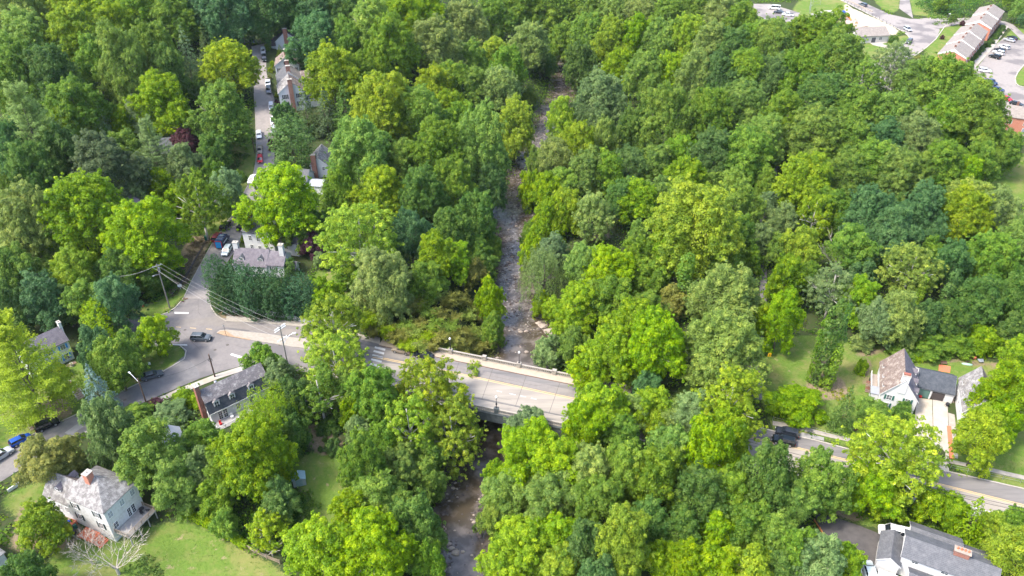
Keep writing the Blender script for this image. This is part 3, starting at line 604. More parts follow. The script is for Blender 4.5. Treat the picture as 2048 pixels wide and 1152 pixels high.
# abutments
cb = CK[[i for i in range(len(CK)) if CK[i, 1] > 128][-1]]
for s, nm in ((-1, 'left'), (1, 'right')):
    m_ = MB()
    x0 = cb[0] + s * 8.6 + (1.0 if s > 0 else -1.0); x1 = (XA - 1 if s < 0 else XB + 1)
    f0, f1, n0, n1 = lineX(far_a, far_b, x0), lineX(far_a, far_b, x1), lineX(near_a, near_b, x0 - .8), lineX(near_a, near_b, x1)
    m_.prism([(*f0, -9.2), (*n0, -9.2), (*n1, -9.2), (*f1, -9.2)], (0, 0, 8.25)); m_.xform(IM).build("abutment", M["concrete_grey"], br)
for i, (x, y, k, sd_) in enumerate(LAMPS):
    lb = {('far', 0): "black post lamp with white globe on the middle pier of the far bridge balustrade", ('far', -2): "post lamp half hidden in bamboo at the left end of the far bridge balustrade", ('near', 0): "dark post lamp with white globe on the near bridge balustrade above the dark water",
          ('far', 2): "post lamp at the right end of the far bridge balustrade under a big green tree", ('near', 2): "post lamp on the near bridge balustrade buried in the treetops"}[(sd_, k)]
    L0 = empty("street_lamp", (x, y, 1.55), label=lb, cat="street lamp", group="globe lamps on the bridge")
    m_ = MB(); m_.lathe(0, 0, [(.22, 0), (.2, .12), (.1, .3), (.075, .5), (.06, 2.6), (.1, 2.7), (.12, 2.75)]); m_.build("lamp_post", M["metal_dark"], L0)
    m_ = MB(); m_.lathe(0, 0, [(.1, 2.75), (.2, 2.85), (.25, 3.0), (.24, 3.15), (.17, 3.3), (.06, 3.42)], 12); m_.build("globe", M["globe"], L0, smooth=True)
    if (sd_, k) == ('near', 0): m_ = MB(); m_.box(0, -.12, .9, .35, .1, .5); m_.build("control_box", M["metal_dark"], L0)
# ---------------- houses ----------------
class House:
    def __init__(s, name, label, x, y, z, yaw, w, l, cat="house", group=None):
        s.root = empty(name, (x, y, z), R(yaw), label, cat, group); s.w = w; s.l = l
    def part(s, name, mb_, m_, **kw): return mb_.build(name, m_, s.root, **kw)
    def gable(s, w, l, eave, ridge, axis='y', x0=0, y0=0, wall="white_siding", roof="slate", oh=.3, base=-1.5, t=.16, roof2=None, og=.25):
        """gable block; axis = direction of the ridge"""
        sw = w if axis == 'y' else l; ln = l if axis == 'y' else w
        T = (lambda a, b, z: (x0 + a, y0 + b, z)) if axis == 'y' else (lambda a, b, z: (x0 + b, y0 + a, z))
        pr = [(0, base), (sw, base), (sw, eave), (sw / 2, ridge), (0, eave)]
        a = [T(p[0], 0, p[1]) for p in pr]; d = T(0, ln, 0); d = (d[0] - x0, d[1] - y0, 0)
        if axis == 'x': a = a[::-1]
        m_ = MB(); m_.prism(a, d); s.part("wall", m_, M[wall])
        sl_ = (ridge - eave) / (sw / 2); e0 = eave - oh * sl_
        for side in (0, 1):
            f = (lambda u: u) if side == 0 else (lambda u: sw - u)
            c = [(f(-oh), e0 + .03), (f(sw / 2), ridge + .03), (f(sw / 2), ridge + .03 + t), (f(-oh), e0 + .03 + t)]
            q = [T(p[0], -og, p[1]) for p in c]; dd = T(0, ln + 2 * og, 0); dd = (dd[0] - x0, dd[1] - y0, 0)
            m_ = MB(); m_.prism(q, dd)
            o = s.part("roof", m_, M[roof2 if (roof2 and side == 1) else roof])
            bm_fix(o)
        # white verge boards
        for yy in (-og - .03, ln + og - .02):
            for side in (0, 1):
                m_ = MB()
                f = (lambda u: u) if side == 0 else (lambda u: sw - u)
                c = [(f(-oh), e0 - .06), (f(sw / 2), ridge - .06), (f(sw / 2), ridge + .12), (f(-oh), e0 + .12)]
                q = [T(p[0], yy, p[1]) for p in c]; dd = T(0, .05, 0); m_.prism(q, (dd[0] - x0, dd[1] - y0, 0)); o = s.part("verge_board", m_, M["trim"]); bm_fix(o)
    def hip(s, w, l, eave, ridge, x0=0, y0=0, inset_f=None, inset_b=None, wall="old_white", roof="shake_lichen", oh=.3, base=-3.):
        m_ = MB(); m_.box(x0 + w / 2, y0 + l / 2, base, w, l, eave - base); s.part("wall", m_, M[wall])
        i_f = inset_f if inset_f is not None else w / 2; i_b = inset_b if inset_b is not None else w / 2
        a, b, c, d = (x0 - oh, y0 - oh, eave), (x0 + w + oh, y0 - oh, eave), (x0 + w + oh, y0 + l + oh, eave), (x0 - oh, y0 + l + oh, eave)
        r0, r1 = (x0 + w / 2, y0 + i_f, ridge), (x0 + w / 2, y0 + l - i_b, ridge)
        for pl in ((a, b, r0), (b, c, r1, r0), (c, d, r1), (d, a, r0, r1)):
            m_ = MB(); m_.prism([tuple(p) for p in pl][::-1], (0, 0, .14)); o = s.part("roof", m_, M[roof]); bm_fix(o)
    def chim(s, x, y, sx, sy, z0, z1, m_="brick", cap=True):
        b = MB(); b.box(x, y, z0, sx, sy, z1 - z0); b.box(x, y, z1 - .25, sx + .12, sy + .12, .16)
        o = s.part("chimney", b, M[m_])
        if cap:
            c = MB(); c.box(x, y, z1, sx + .2, sy + .2, .12); c.tube((x, y, z1 + .1), (x, y, z1 + .4), .14, .12, 8); c.build("chimney_cap", M["concrete_pale"], o)
    def win(s, side, u, z, w=.9, h=1.4, sh=None, x0=0, y0=0, W=None, Ld=None, door=False, glass="glass", name=None):
        """window on wall side f/b/l/r at distance u along the wall, sill height z"""
        W = s.w if W is None else W; Ld = s.l if Ld is None else Ld
        if side == 'f': o, d, n = (x0, y0), (1, 0), (0, -1)
        elif side == 'b': o, d, n = (x0 + W, y0 + Ld), (-1, 0), (0, 1)
        elif side == 'l': o, d, n = (x0, y0 + Ld), (0, -1), (-1, 0)
        else: o, d, n = (x0 + W, y0), (0, 1), (1, 0)
        rz = math.atan2(d[1], d[0])
        def bx(b, uu, zz, ww, hh, dep, out):
            cx = o[0] + d[0] * (u + uu) + n[0] * (out + dep / 2); cy = o[1] + d[1] * (u + uu) + n[1] * (out + dep / 2); b.box(cx, cy, zz, ww, dep, hh, rz)
        b = MB(); fw = .09
        bx(b, -w / 2 - fw / 2, z - fw, fw, h + 2 * fw, .07, 0.003); bx(b, w / 2 + fw / 2, z - fw, fw, h + 2 * fw, .07, 0.003); bx(b, 0, z + h, w, fw, .07, 0.003); bx(b, 0, z - fw, w, fw, .10, 0.003)
        if w < 1.6:
            bx(b, 0, z, .04, h, .05, 0.003); bx(b, 0, z + h / 2 - .03, w, .06, .054, 0.003)
            if h > .9:
                bx(b, 0, z + h * .25, w, .03, .047, 0.003); bx(b, 0, z + h * .75, w, .03, .047, 0.003)
        fr = b.build(name or ("door" if door else "window"), M["trim"], s.root)
        p = MB(); bx(p, 0, z, w, h, .03, 0.004); p.build("pane", M[glass], fr)
        if sh:
            for q in (-1, 1):
                b = MB(); bx(b, q * (w / 2 + .1 + .2), z - .02, .38, h + .04, .06, 0.02); b.build("shutter", M[sh], fr)
    def dormer(s, x, y, z, dirn, w=1.1, h=1.3, depth=2.2, roof="slate", wall="trim", pane="glass", slope=0):
        """gabled dormer whose face looks along dirn; x,y face centre, z sill level"""
        rz = {'f': 0, 'r': R(90), 'b': R(180), 'l': R(-90)}[dirn]
        Mx = Matrix.Translation((x, y, z)) @ Matrix.Rotation(rz, 4, 'Z')
        pr = [(-w / 2, 0, 0), (w / 2, 0, 0), (w / 2, 0, h), (0, 0, h + w * .45), (-w / 2, 0, h)]
        b = MB(); b.prism(pr, (0, depth, 0)); b.xform(Mx); o = b.build("dormer", M[wall], s.root); bm_fix(o)
        r_ = MB()
        for q in (-1, 1):
            pl = [(q * (w / 2 + .12), -.12, h - .08), (0, -.12, h + w * .45 + .02), (0, -.12, h + w * .45 + .12), (q * (w / 2 + .12), -.12, h + .02)]; r_.prism(pl, (0, depth + .12, 0))
        r_.xform(Mx); q_ = r_.build("dormer_roof", M[roof], o); bm_fix(q_)
        g = MB(); g.box(0, -.01, .15, w * .62, .06, h * .85); g.xform(Mx); g.build("pane", M[pane], o)
        g = MB(); g.box(0, -.05, .15, .05, .04, h * .85); g.box(0, -.045, .15 + h * .4, w * .62, .05, .05); g.box(0, -.04, .08, w * .7, .08, .07); g.xform(Mx); g.build("frame", M["trim"], o)
def bm_fix(o):
    import bmesh
    b = bmesh.new(); b.from_mesh(o.data); bmesh.ops.recalc_face_normals(b, faces=b.faces); b.to_mesh(o.data); b.free()
def rail(h, pts, z, name="railing", m_="trim", hgt=.95, step=.14, slats=True):
    b = MB()
    for i in range(len(pts) - 1):
        a, c = Vector((*pts[i], z)), Vector((*pts[i + 1], z)); n = max(1, int((c - a).length / 1.6))
        b.tube(a + Vector((0, 0, hgt)), c + Vector((0, 0, hgt)), .05, n=4); b.tube(a + Vector((0, 0, .1)), c + Vector((0, 0, .1)), .03, n=4)
        for k in range(n + 1): p = a + (c - a) * k / n; b.box(p.x, p.y, z, .1, .1, hgt + .05)
        if slats:
            m2 = int((c - a).length / step)
            for k in range(m2): p = a + (c - a) * k / m2; b.box(p.x, p.y, z + .1, .035, .035, hgt - .12)
    b.build(name, M[m_], h.root)
# A: right-hand pair of white cottages joined by a garage
A = House("white_cottage", "white cottage left of the garages with steep mottled brown roof and green shutters", 78.4, 126.3, 0, -20.5, 7.1, 10.8)
A.gable(7.1, 10.8, 4.4, 9.0, roof="shake_brown", roof2="shingle_purple", wall="white_wall")
A.chim(3.55, .25, 1.5, .8, 5.5, 10.2, "white_wall"); b = MB(); b.box(3.55, .25, 10.33, 1.3, .6, .35); A.part("chimney_pots", b, M["brick"])
for u, z in ((1.7, 3.1), (5.3, 3.1), (1.6, .9)): A.win('f', u, z, .95, 1.2, "shutter_green")
for yy in (2., 5.2, 8.6): A.dormer(.15, yy, 4.35, 'l', 1.2, 1.2, 1.6, "shake_brown"); A.dormer(6.95, yy, 4.35, 'r', 1.2, 1.2, 1.6, "shingle_purple")
for u in (2.5, 8): A.win('l', u, 1.2, .9, 1.3)
A.win('r', 3, 1.1, .9, 1.3)
b = MB(); b.box(-.75, 6.2, 0, 1.3, 7, 1.5); A.part("side_terrace", b, M["stone_pale"])
b = MB(); b.box(-.8, 2.6, .3, 1.5, 2.3, 2.3); A.part("bay", b, M["white_wall"]); b = MB(); b.box(-1.57, 2.6, 1.1, .05, 1.8, 1.3); A.part("bay_window", b, M["glass_light"]); b = MB(); b.box(-.85, 2.6, 2.6, 1.8, 2.6, .15); A.part("bay_roof", b, M["metal_roof"])
b = MB()
for k in range(8): b.box(-1.9, 4.6 + k * .3, .15 + k * .18, .95, .3, .08)
A.part("steps", b, M["brick_brown"]); rail(A, [(-1.45, 4.6), (-1.45, 9.5)], 1.5, m_="trim")
x, y, z = P(1834.5, 770, 3)
Gr = House("garage", "low double garage with dark shingled roof between two white cottages", 88.0, 130.4, 0, -20.5, 7.7, 6.6, "garage")
Gr.gable(7.7, 6.6, 2.75, 4.9, 'x', roof="shingle_dark", wall="white_wall", oh=.35, og=-.05, base=-.5)
for u, c, nm in ((1.75, "door_green", "green"), (4.7, "door_dark", "dark brown")):
    b = MB(); b.box(u, -.03, 0.02, 2.5, .08, 2.15)
    for k in range(3): b.box(u, -.075, .5 + k * .55, 2.5, .02, .03)
    o = Gr.part("garage_door", b, M[c]); tag(o, nm + " garage door")
b = MB(); b.box(3.2, -.05, 0, .25, .12, 2.5); Gr.part("door_post", b, M["trim"])
B2 = House("white_cottage", "white cottage right of the garages with pale lichened roof behind a leafy tree", 93.6, 121.0, 0, -20.5, 6.0, 10.9)
B2.gable(6.0, 10.9, 4.2, 8.2, roof="shake_lichen", roof2="shake_brown", wall="white_wall")
for yy in (2., 5.2, 8.6): B2.dormer(.15, yy, 4.2, 'l', 1.2, 1.1, 1.5, "shake_lichen")
B2.win('f', 2.0, 2.6, .9, 1.2, "shutter_dark"); B2.win('f', 4.4, 2.6, .9, 1.2, "shutter_dark"); B2.win('f', 3, .3, .9, 1.2)
for u in (2, 5.5, 8.6): B2.win('l', u, 1.0, .9, 1.3)
b = MB(); b.box(-1.0, 9.3, 0, 1.8, 2.6, .55); b.box(-1.0, 7.6, 0, 1.4, .9, .3); B2.part("stoop", b, M["stone_pale"]); rail(B2, [(-1.9, 10.5), (-1.9, 8.1), (-.2, 8.1)], .55, m_="metal_dark")
# D: gambrel roofed house with dormers
Dh = House("gambrel_house", "white house with mottled gambrel roof, small dormers and tall brick end chimney", -63.0, 121.6, 0, 40.5, 13.3, 5.6)
m_ = MB(); cs = [(0, -2.6), (5.6, -2.6), (5.6, 3.0), (4.9, 5.3), (2.6, 7.4), (.7, 5.3), (0, 3.0)]
m_.prism([(0, a, z) for a, z in cs], (13.3, 0, 0)); o = Dh.part("wall", m_, M["white_siding"]); bm_fix(o)
for nm, (p, q), mm in (("lower_roof", ((-.35, 2.75), (.68, 5.42)), "shingle_dark"), ("upper_roof", ((.5, 5.30), (2.6, 7.56)), "slate"), ("upper_roof", ((5.1, 5.30), (2.6, 7.56)), "slate"), ("lower_roof", ((5.95, 2.75), (4.92, 5.42)), "shingle_dark")):
    m_ = MB(); m_.prism([(-.3, p[0], p[1]), (-.3, q[0], q[1]), (-.3, q[0], q[1] + .16), (-.3, p[0], p[1] + .16)], (13.9, 0, 0)); o = Dh.part(nm, m_, M[mm]); bm_fix(o)
for xx in (1.9, 5.3, 9.6): Dh.dormer(xx, .05, 3.5, 'f', 1.25, 1.6, 2.4, "slate")
b = MB(); b.box(6.65, -.36, 2.66, 13.9, .12, .16); Dh.part("gutter", b, M["trim"])
Dh.chim(-.55, 2.6, .9, 1.3, -2, 9.2, "brick"); b = MB(); b.lathe(3.6, 3.2, [(.25, 6.5), (.25, 7.5), (.3, 7.55), (.1, 7.75)]); Dh.part("roof_vent", b, M["metal_grey"])
for yy in (1.2, 4.4): Dh.win('l', 5.6 - yy, 3.6, .7, 1.2); Dh.win('l', 5.6 - yy, .9, .7, 1.2)
Dh.win('f', 2.0, .15, .8, 2.1, name="door"); Dh.win('f', 3.1, .15, .8, 2.1, name="door"); Dh.win('f', 6, .8, .9, 1.3); Dh.win('f', 9, .8, .9, 1.3)
b = MB(); b.box(4.0, -1.5, -.15, 8, 2.9, .18)
for xx in (.1, 2.7, 5.3, 7.9): b.box(xx, -2.85, -2.8, .15, .15, 2.7)
Dh.part("deck", b, M["wood_grey"]); rail(Dh, [(0, -.1), (0, -2.9), (8, -2.9)], .03)
b = MB(); b.box(1.2, -1.4, .05, .5, .5, .45); b.box(1.2, -1.2, .5, .5, .08, .5); tag(b.build("deck_chair", M["red_plastic"], None), "small red chair on the deck of the gambrel roofed house", "chair").matrix_world = Dh.root.matrix_basis.copy() if False else Matrix.Identity(4)
bpy.data.objects["deck_chair"].location = (-63.0, 121.6, 0); bpy.data.objects["deck_chair"].rotation_euler = (0, 0, R(40.5))
b = MB(); b.box(3.9, -1.0, .05, .6, .6, .45); b.box(3.9, -.72, .5, .6, .08, .6); o = b.build("deck_chair", M["trim"]); o.location = (-63.0, 121.6, 0); o.rotation_euler = (0, 0, R(40.5)); tag(o, "small white chair on the deck of the gambrel roofed house", "chair")
# C: white house at the bottom left with hipped slate roof
Cz = 0.
Ch = House("hipped_house", "white two storey house with mottled hipped roof, brick chimney and rear deck at bottom left", -72.5, 93.4, 0, 67, 7.6, 9.4)
Ch.hip(7.6, 9.4, 5.9, 9.1, wall="old_white", inset_f=4.2, inset_b=2.2, base=-4)
x0_, y0_ = -.1, 9.4
Ch.gable(5.6, 6.0, 3.9, 7.2, 'y', x0=.0, y0=9.3, wall="white_siding", roof="shake_lichen", roof2="shake_brown", base=-1.5)
Ch.chim(3.2, 5.4, 1.3, 1.1, 6.5, 10.6, "brick_orange")
Ch.dormer(.9, 12.2, 4.6, 'l', 1.5, 1.2, 2.4, "shingle_purple", "white_siding"); Ch.dormer(5.0, 12.2, 4.6, 'r', 1.5, 1.2, 2.4, "shingle_purple", "white_siding")
for u in (2.0, 7.2): Ch.win('l', u, 3.6, 1.0, 1.4, "shutter_dark"); Ch.win('l', u, .6, 1.0, 1.5, "shutter_dark")
for u in (1.2, 3.2, 5.0): Ch.win('l', u, 1.2, .8, 1.3, None, y0=9.3, Ld=6.0)
for u, z in ((1.0, 3.7), (3.8, 3.9), (6.3, 3.9)): Ch.win('f', u, z, .9, 1.3, glass="glass_light")
for u in (4.4, 5.4): Ch.win('f', u, .2, .7, 2.0, name="door")
Ch.win('f', 1.2, .6, .9, 1.3)
b = MB(); b.box(3.9, -1.7, -.15, 6.8, 3.2, .2)
for xx in (.8, 3.0, 5.2, 7.1): b.box(xx, -3.1, -4.5, .18, .18, 4.4)
Ch.part("deck", b, M["wood_grey"]); rail(Ch, [(.5, -.1), (.5, -3.2), (7.2, -3.2), (7.2, -.1)], .05, m_="wood", slats=True)
def place_local(root, mb_, name, m_, loc, label, cat, group=None, rz=0):
    o = mb_.build(name, m_); o.matrix_world = Matrix.Identity(4)
    c, s_ = math.cos(root.rotation_euler.z), math.sin(root.rotation_euler.z)
    o.location = (root.location.x + loc[0] * c - loc[1] * s_, root.location.y + loc[0] * s_ + loc[1] * c, root.location.z + loc[2]); o.rotation_euler = (0, 0, root.rotation_euler.z + rz)
    return tag(o, label, cat, group)
def chair_mb(s=.5):
    b = MB(); b.box(0, 0, .38, s, s, .06); b.box(0, s / 2, .4, s, .05, .5)
    for a in (-1, 1):
        for c in (-1, 1): b.box(a * s * .42, c * s * .42, 0, .05, .05, .4)
    return b
place_local(Ch.root, chair_mb(), "patio_chair", M["metal_dark"], (5.6, -1.6, .05), "dark metal chair in the middle of the bottom left house deck", "chair")
place_local(Ch.root, chair_mb(), "patio_chair", M["metal_dark"], (6.5, -2.2, .05), "dark metal chair at the right end of the bottom left house deck", "chair", rz=2)
b = MB(); b.lathe(0, 0, [(.05, 0), (.05, .7), (.5, .72), (.5, .76)]); place_local(Ch.root, b, "round_table", M["metal_dark"], (6.1, -1.1, .05), "small round dark table on the bottom left house deck", "table")
b = MB(); b.box(0, 0, -1.3, 2.2, 3.5, .35)
for k in range(5): b.box(0, -2.0 - k * .33, -1.4 - k * .17, 2.0, .33, .2)
place_local(Ch.root, b, "brick_landing", M["terracotta"], (-1.3, 4.9, 0), "red brick landing with steps beside the bottom left white house", "steps")
b = MB(); b.box(0, 0, -.9, 1.8, 1.3, .9); place_local(Ch.root, b, "brick_stoop", M["terracotta"], (-1.2, 9.2, 0), "small red brick stoop at the left wall of the bottom left house", "steps")
b = MB()
for k in range(18): b.box(-.02 + (k % 2) * .01, k * .16, -1.5, .04, .14, 1.5)
place_local(Ch.root, b, "picket_fence", M["metal_roof"], (-2.6, 7.0, 0), "short pale board fence beside the red brick landing", "fence")
bins = [((128, 1052), "blue_plastic", "blue bin with white lid"), ((141, 1050), "blue_plastic", "bright blue bin nearest the brick landing"), ((152, 1057), "green_plastic", "green bin at the right end of the row"), ((150, 1068), "metal_dark", "small dark bin in front of the green one"), ((136, 1076), "metal_dark", "black bin lowest of the group"), ((131, 1068), "blue_plastic", "dark blue bin left of the black one")]
def wheelie(label, x, y, z, c, rz=0, s=1):
    r_ = empty("wheelie_bin", (x, y, z), rz, label, "bin", "household bins"); b = MB()
    b.prism([(-.24 * s, -.28 * s, .05), (.24 * s, -.28 * s, .05), (.24 * s, .28 * s, .05), (-.24 * s, .28 * s, .05)], (0, 0, .95 * s)); b.build("bin_body", M[c], r_)
    b = MB(); b.box(0, 0, 1.0 * s, .56 * s, .66 * s, .07); b.build("lid", M[c], r_); b = MB(); b.tube((-.26 * s, .25 * s, .12), (.26 * s, .25 * s, .12), .12, n=10); b.build("wheels", M["rubber"], r_)
for (a, c), m_, lb in bins:
    x, y, z = G(a, c); wheelie(lb + " beside the bottom left white house", x, y, z, m_, random.random() * 3)
# F: white house with dark roof behind the hedge
x, y, _ = P(470, 523, 3.6)
Fh = House("long_cottage", "long white house with purple grey roof and two small dormers behind the dark hedge", -73.9, 177.2, 0, -6, 9.0, 7)
Fh.gable(9.0, 6.8, 3.5, 6.6, 'x', roof="shingle_purple"); Fh.gable(4.6, 6.0, 3.9, 6.2, 'x', x0=9.02, y0=.3, roof="shingle_purple", base=-1.5)
for xx in (2.1, 7.3): Fh.dormer(xx, .9, 4.0, 'f', 1.4, 1.1, 2.4, "shingle_grey")
Fh.chim(.1, 3.6, 1.3, 1.0, 3.5, 8.3, "white_wall"); Fh.chim(12.9, 2.7, 1.2, 1.0, 4.0, 8.9, "white_wall")
for u in (3.5, 4.5, 7): Fh.win('f', u, 1.3, .8, 1.6)
Fh.win('f', 1.8, 2.1, .9, 1.2, "shutter_dark", x0=9.02, y0=.3, W=4.6, Ld=6)
for u in (1.4, 3.6): Fh.win('r', u, 2.6, .6, 1.3, "shutter_dark", x0=9.02, y0=.3, W=4.6, Ld=6.0); Fh.win('r', u, .4, .6, 1.3, "shutter_dark", x0=9.02, y0=.3, W=4.6, Ld=6.0)
Fh.gable(2.6, 3.0, 2.4, 3.6, 'x', x0=13.65, y0=1.4, roof="shingle_purple", base=-1.5); 
F2 = House("mill_house", "tall white three storey house half hidden under the big yellow green tree", -74.4, 189.4, 0, -14, 9.2, 7)
F2.gable(9.2, 7, 6.4, 8.4, 'x', wall="white_wall", roof="shingle_grey")
for u in (2.2, 4.6, 7.0): F2.win('f', u, 3.9, .9, 1.5); F2.win('f', u, 1.0, .9, 1.4)
F2.gable(6.5, 6, 4.2, 6.0, 'x', x0=9.22, y0=1.0, wall="white_wall", roof="shingle_purple"); F2.win('f', 3, 2, .9, 1.4, x0=9.22, y0=1, W=6.5, Ld=6)
F2.chim(8.6, 3.5, 1.0, 1.0, 6, 9.6, "white_wall")
# E: house with bright blue shutters
Eh = House("blue_shuttered_house", "white house with bright blue shutters and dark roof beside the huge pine", -101.6 - 9.4 * math.cos(R(48)), 142.9 - 9.4 * math.sin(R(48)), 0, 48, 9.4, 5.2)
Eh.gable(9.4, 5.2, 5.4, 7.9, 'x', roof="shingle_purple", oh=.25)
for u in (8.0, 5.2, 2): Eh.win('f', u, 3.6, 1.0, 1.2, "shutter_blue"); Eh.win('f', u, .7, 1.0, 1.5, "shutter_blue")
Eh.chim(9.65, 2.6, .6, 1.0, -.5, 9.1, "old_white")
# G: row of white gabled houses on the village street
def gz(a, b): return float(Hf(a, b))
g = (-82.2, 270.0)
G1 = House("brick_chimney_house", "nearest white gabled house of the village row with big brick end chimney", g[0], g[1], 8.6, 17, 8.8, 8.2, group="white gabled houses along the village street")
zz = P(558, 186.8, 0)
def rowhouse(h, w, l, e, r_, roof, roof2=None): h.gable(w, l, e, r_, 'y', roof=roof, roof2=roof2, wall="white_siding", base=-4)
rowhouse(G1, 8.8, 8.2, 6.0, 9.6, "shake_lichen", "shake_brown"); G1.chim(4.4, -.45, 1.5, .9, -2, 10.8, "brick")
for u in (2.1, 6.9): G1.win('f', u, 3.7, 1.1, 1.5, "shutter_dark"); G1.win('f', u, .8, 1.1, 1.5, "shutter_dark")
G1.gable(5.5, 5.5, 4.2, 6.8, 'x', x0=8.85, y0=1.2, roof="shingle_grey", wall="white_siding", base=-4); G1.win('f', 1.6, 2.2, 1.0, 1.3, "shutter_dark", x0=8.85, y0=1.2, W=5.5, Ld=5.5); G1.win('f', 4.2, 2.2, 1.0, 1.3, "shutter_dark", x0=8.85, y0=1.2, W=5.5, Ld=5.5)
G2 = House("village_house", "grey roofed village house with twin brick chimneys directly behind the nearest white gable", -84.4, 278.4, 9.0, 17, 8.8, 10.5, group="white gabled houses along the village street")
rowhouse(G2, 8.8, 9.5, 6.0, 9.6, "shingle_grey", "shingle_tan"); G2.chim(4.4, 2.0, 1.5, .9, 8, 11.4, "brick"); G2.chim(4.4, 8.4, 1.4, .9, 8, 11.2, "brick"); G2.gable(5, 5, 5.0, 7.4, 'x', x0=8.85, y0=4, roof="shake_brown", wall="white_siding", base=-4)
G3 = House("village_house", "white gabled village house with small attic window, third up the row", -89.3, 294.7, 9.6, 10, 8.8, 9, group="white gabled houses along the village street")
rowhouse(G3, 8.8, 9, 6.2, 9.3, "shake_brown"); G3.chim(4.4, 3.0, 1.3, 1.0, 8, 11.2, "brick")
G3.win('f', 4.4, 6.4, 1.0, 1.2, "shutter_dark"); G3.win('f', 1.6, 3.6, 1.0, 1.5, "shutter_dark"); G3.win('f', 7.2, 3.6, 1.0, 1.5, "shutter_dark"); G3.win('f', 2.6, .6, 1, 1.5); G3.win('f', 6.4, .6, 1, 1.5)
G4 = House("village_house", "farthest white gabled village house with a very tall brick end chimney", -94.5, 318, 11.2, 14, 8.6, 10, group="white gabled houses along the village street")
rowhouse(G4, 8.6, 10, 6.2, 9.8, "shingle_grey"); G4.chim(4.3, -.45, 1.6, .9, -2, 11.2, "brick"); G4.chim(-1.4, 4, 1.0, 1.0, 0, 9.6, "brick"); G4.gable(3.4, 7, 4.4, 6.4, 'x', x0=-3.45, y0=1, roof="shingle_purple", base=-4)
G4.gable(4, 8, 4.8, 7.2, 'x', x0=8.65, y0=1, roof="shingle_purple", base=-4); G4.win('f', 7.4, 3, 1, 1.4)
# H and scraps of roof among the village trees
Hh = House("cottage", "white cottage with mottled roof and wide brick chimney right of the conical tree", -63.8, 229.5, 1.5, 4, 5.2, 10)
Hh.gable(5.2, 10, 5.2, 7.6, 'y', roof="shake_lichen", roof2="shake_lichen", base=-3); Hh.chim(1.3, -.5, 1.5, .9, -2, 9.0, "brick"); Hh.win('f', 4, 3.4, .7, 1.0)
x, y, z = G(590, 372); H2 = House("cottage", "cottage with pale scraps of roof showing above the big yellow green tree", x - 4, y - 2, z, -10, 9, 6); H2.gable(9, 6, 3.6, 6.0, 'x', roof="shingle_grey"); H2.chim(1.2, 3, .9, .9, 4, 7.2, "white_wall")
H2.gable(5, 4.5, 2.4, 3.4, 'x', x0=9.02, y0=-.5, roof="metal_roof", base=-2)
# I: roofs on the wooded slope at left
x, y, z = G(268, 440); I1 = House("brown_roofed_house", "house with a plain brown pyramid roof behind the bright lime trees", x - 5, y - 3, z, 25, 10, 8); I1.hip(10, 8, 4.4, 8.2, wall="cream_wall", roof="shingle_purple", inset_f=4, inset_b=4)
x, y, z = G(345, 330); I2 = House("hillside_house", "house nearly buried in pines with only a brick chimney and roof patches showing", x - 6, y - 1, z, 10, 12, 8); I2.gable(12, 8, 4.2, 7.5, 'x', wall="brick_brown", roof="shingle_grey"); I2.chim(8.5, 5, 1.2, 1.2, 5, 10.6, "brick_brown"); I2.win('f', 3, 2, 1.1, 1.4)
# L: small white house beneath the locust trees, left centre
x, y, z = G(356, 912); Lh = House("small_white_house", "small white house with pale roof between the trees below the gambrel house", x - 1.5, y - .5, z - .8, 32, 3.4, 4.6)
Lh.gable(3.4, 4.6, 3.6, 4.9, 'y', roof="metal_roof", base=-3); Lh.chim(.2, 4.2, 1.0, .9, 3, 6.6, "brick_orange"); Lh.win('f', 1.7, 1.8, .8, 1.1, "shutter_blue")
x, y, z = G(362, 912); wheelie("blue bin in the shade beside the small white house", x, y, z, "blue_plastic")
# M: roof at bottom-left corner
x, y, _ = P(20, 1100, 4); Mh = House("corner_house", "house at the bottom left corner of the picture with a grey hipped roof", x - 5, y - 6, -1.5, 60, 7, 9); Mh.hip(7, 9, 4.6, 7.4, wall="old_white", roof="shake_lichen")
x, y, z = G(-12, 800); N1 = House("edge_house", "pale house corner showing behind the huge pine at the left edge", x - 6, y - 2, z, 45, 8, 6); N1.gable(8, 6, 3.2, 5.5, 'x', roof="metal_roof")
# O: shed
x, y, z = G(601, 968)
Sh = House("garden_shed", "small grey green metal shed standing alone on the lawn", x - 1.1, y - .9, z, 16, 2.4, 2.0, "shed")
b = MB(); b.prism([(0, 0, 0), (2.4, 0, 0), (2.4, 0, 1.75), (1.2, 0, 2.25), (0, 0, 1.75)], (0, 2.0, 0)); o = Sh.part("wall", b, M["shed_wall"]); bm_fix(o)
for q in (0, 1):
    f = (lambda u: u) if q == 0 else (lambda u: 2.4 - u); b = MB(); b.prism([(f(-.12), -.1, 1.72), (f(1.2), -.1, 2.27), (f(1.2), -.1, 2.34), (f(-.12), -.1, 1.79)], (0, 2.2, 0)); o = Sh.part("roof", b, M["shed_roof"]); bm_fix(o)
b = MB(); b.box(1.2, .9, 2.3, .1, 2.2, .07); Sh.part("ridge_cap", b, M["trim"]); b = MB(); b.box(1.2, -.03, .05, 1.3, .05, 1.6); Sh.part("door", b, M["shed_roof"])
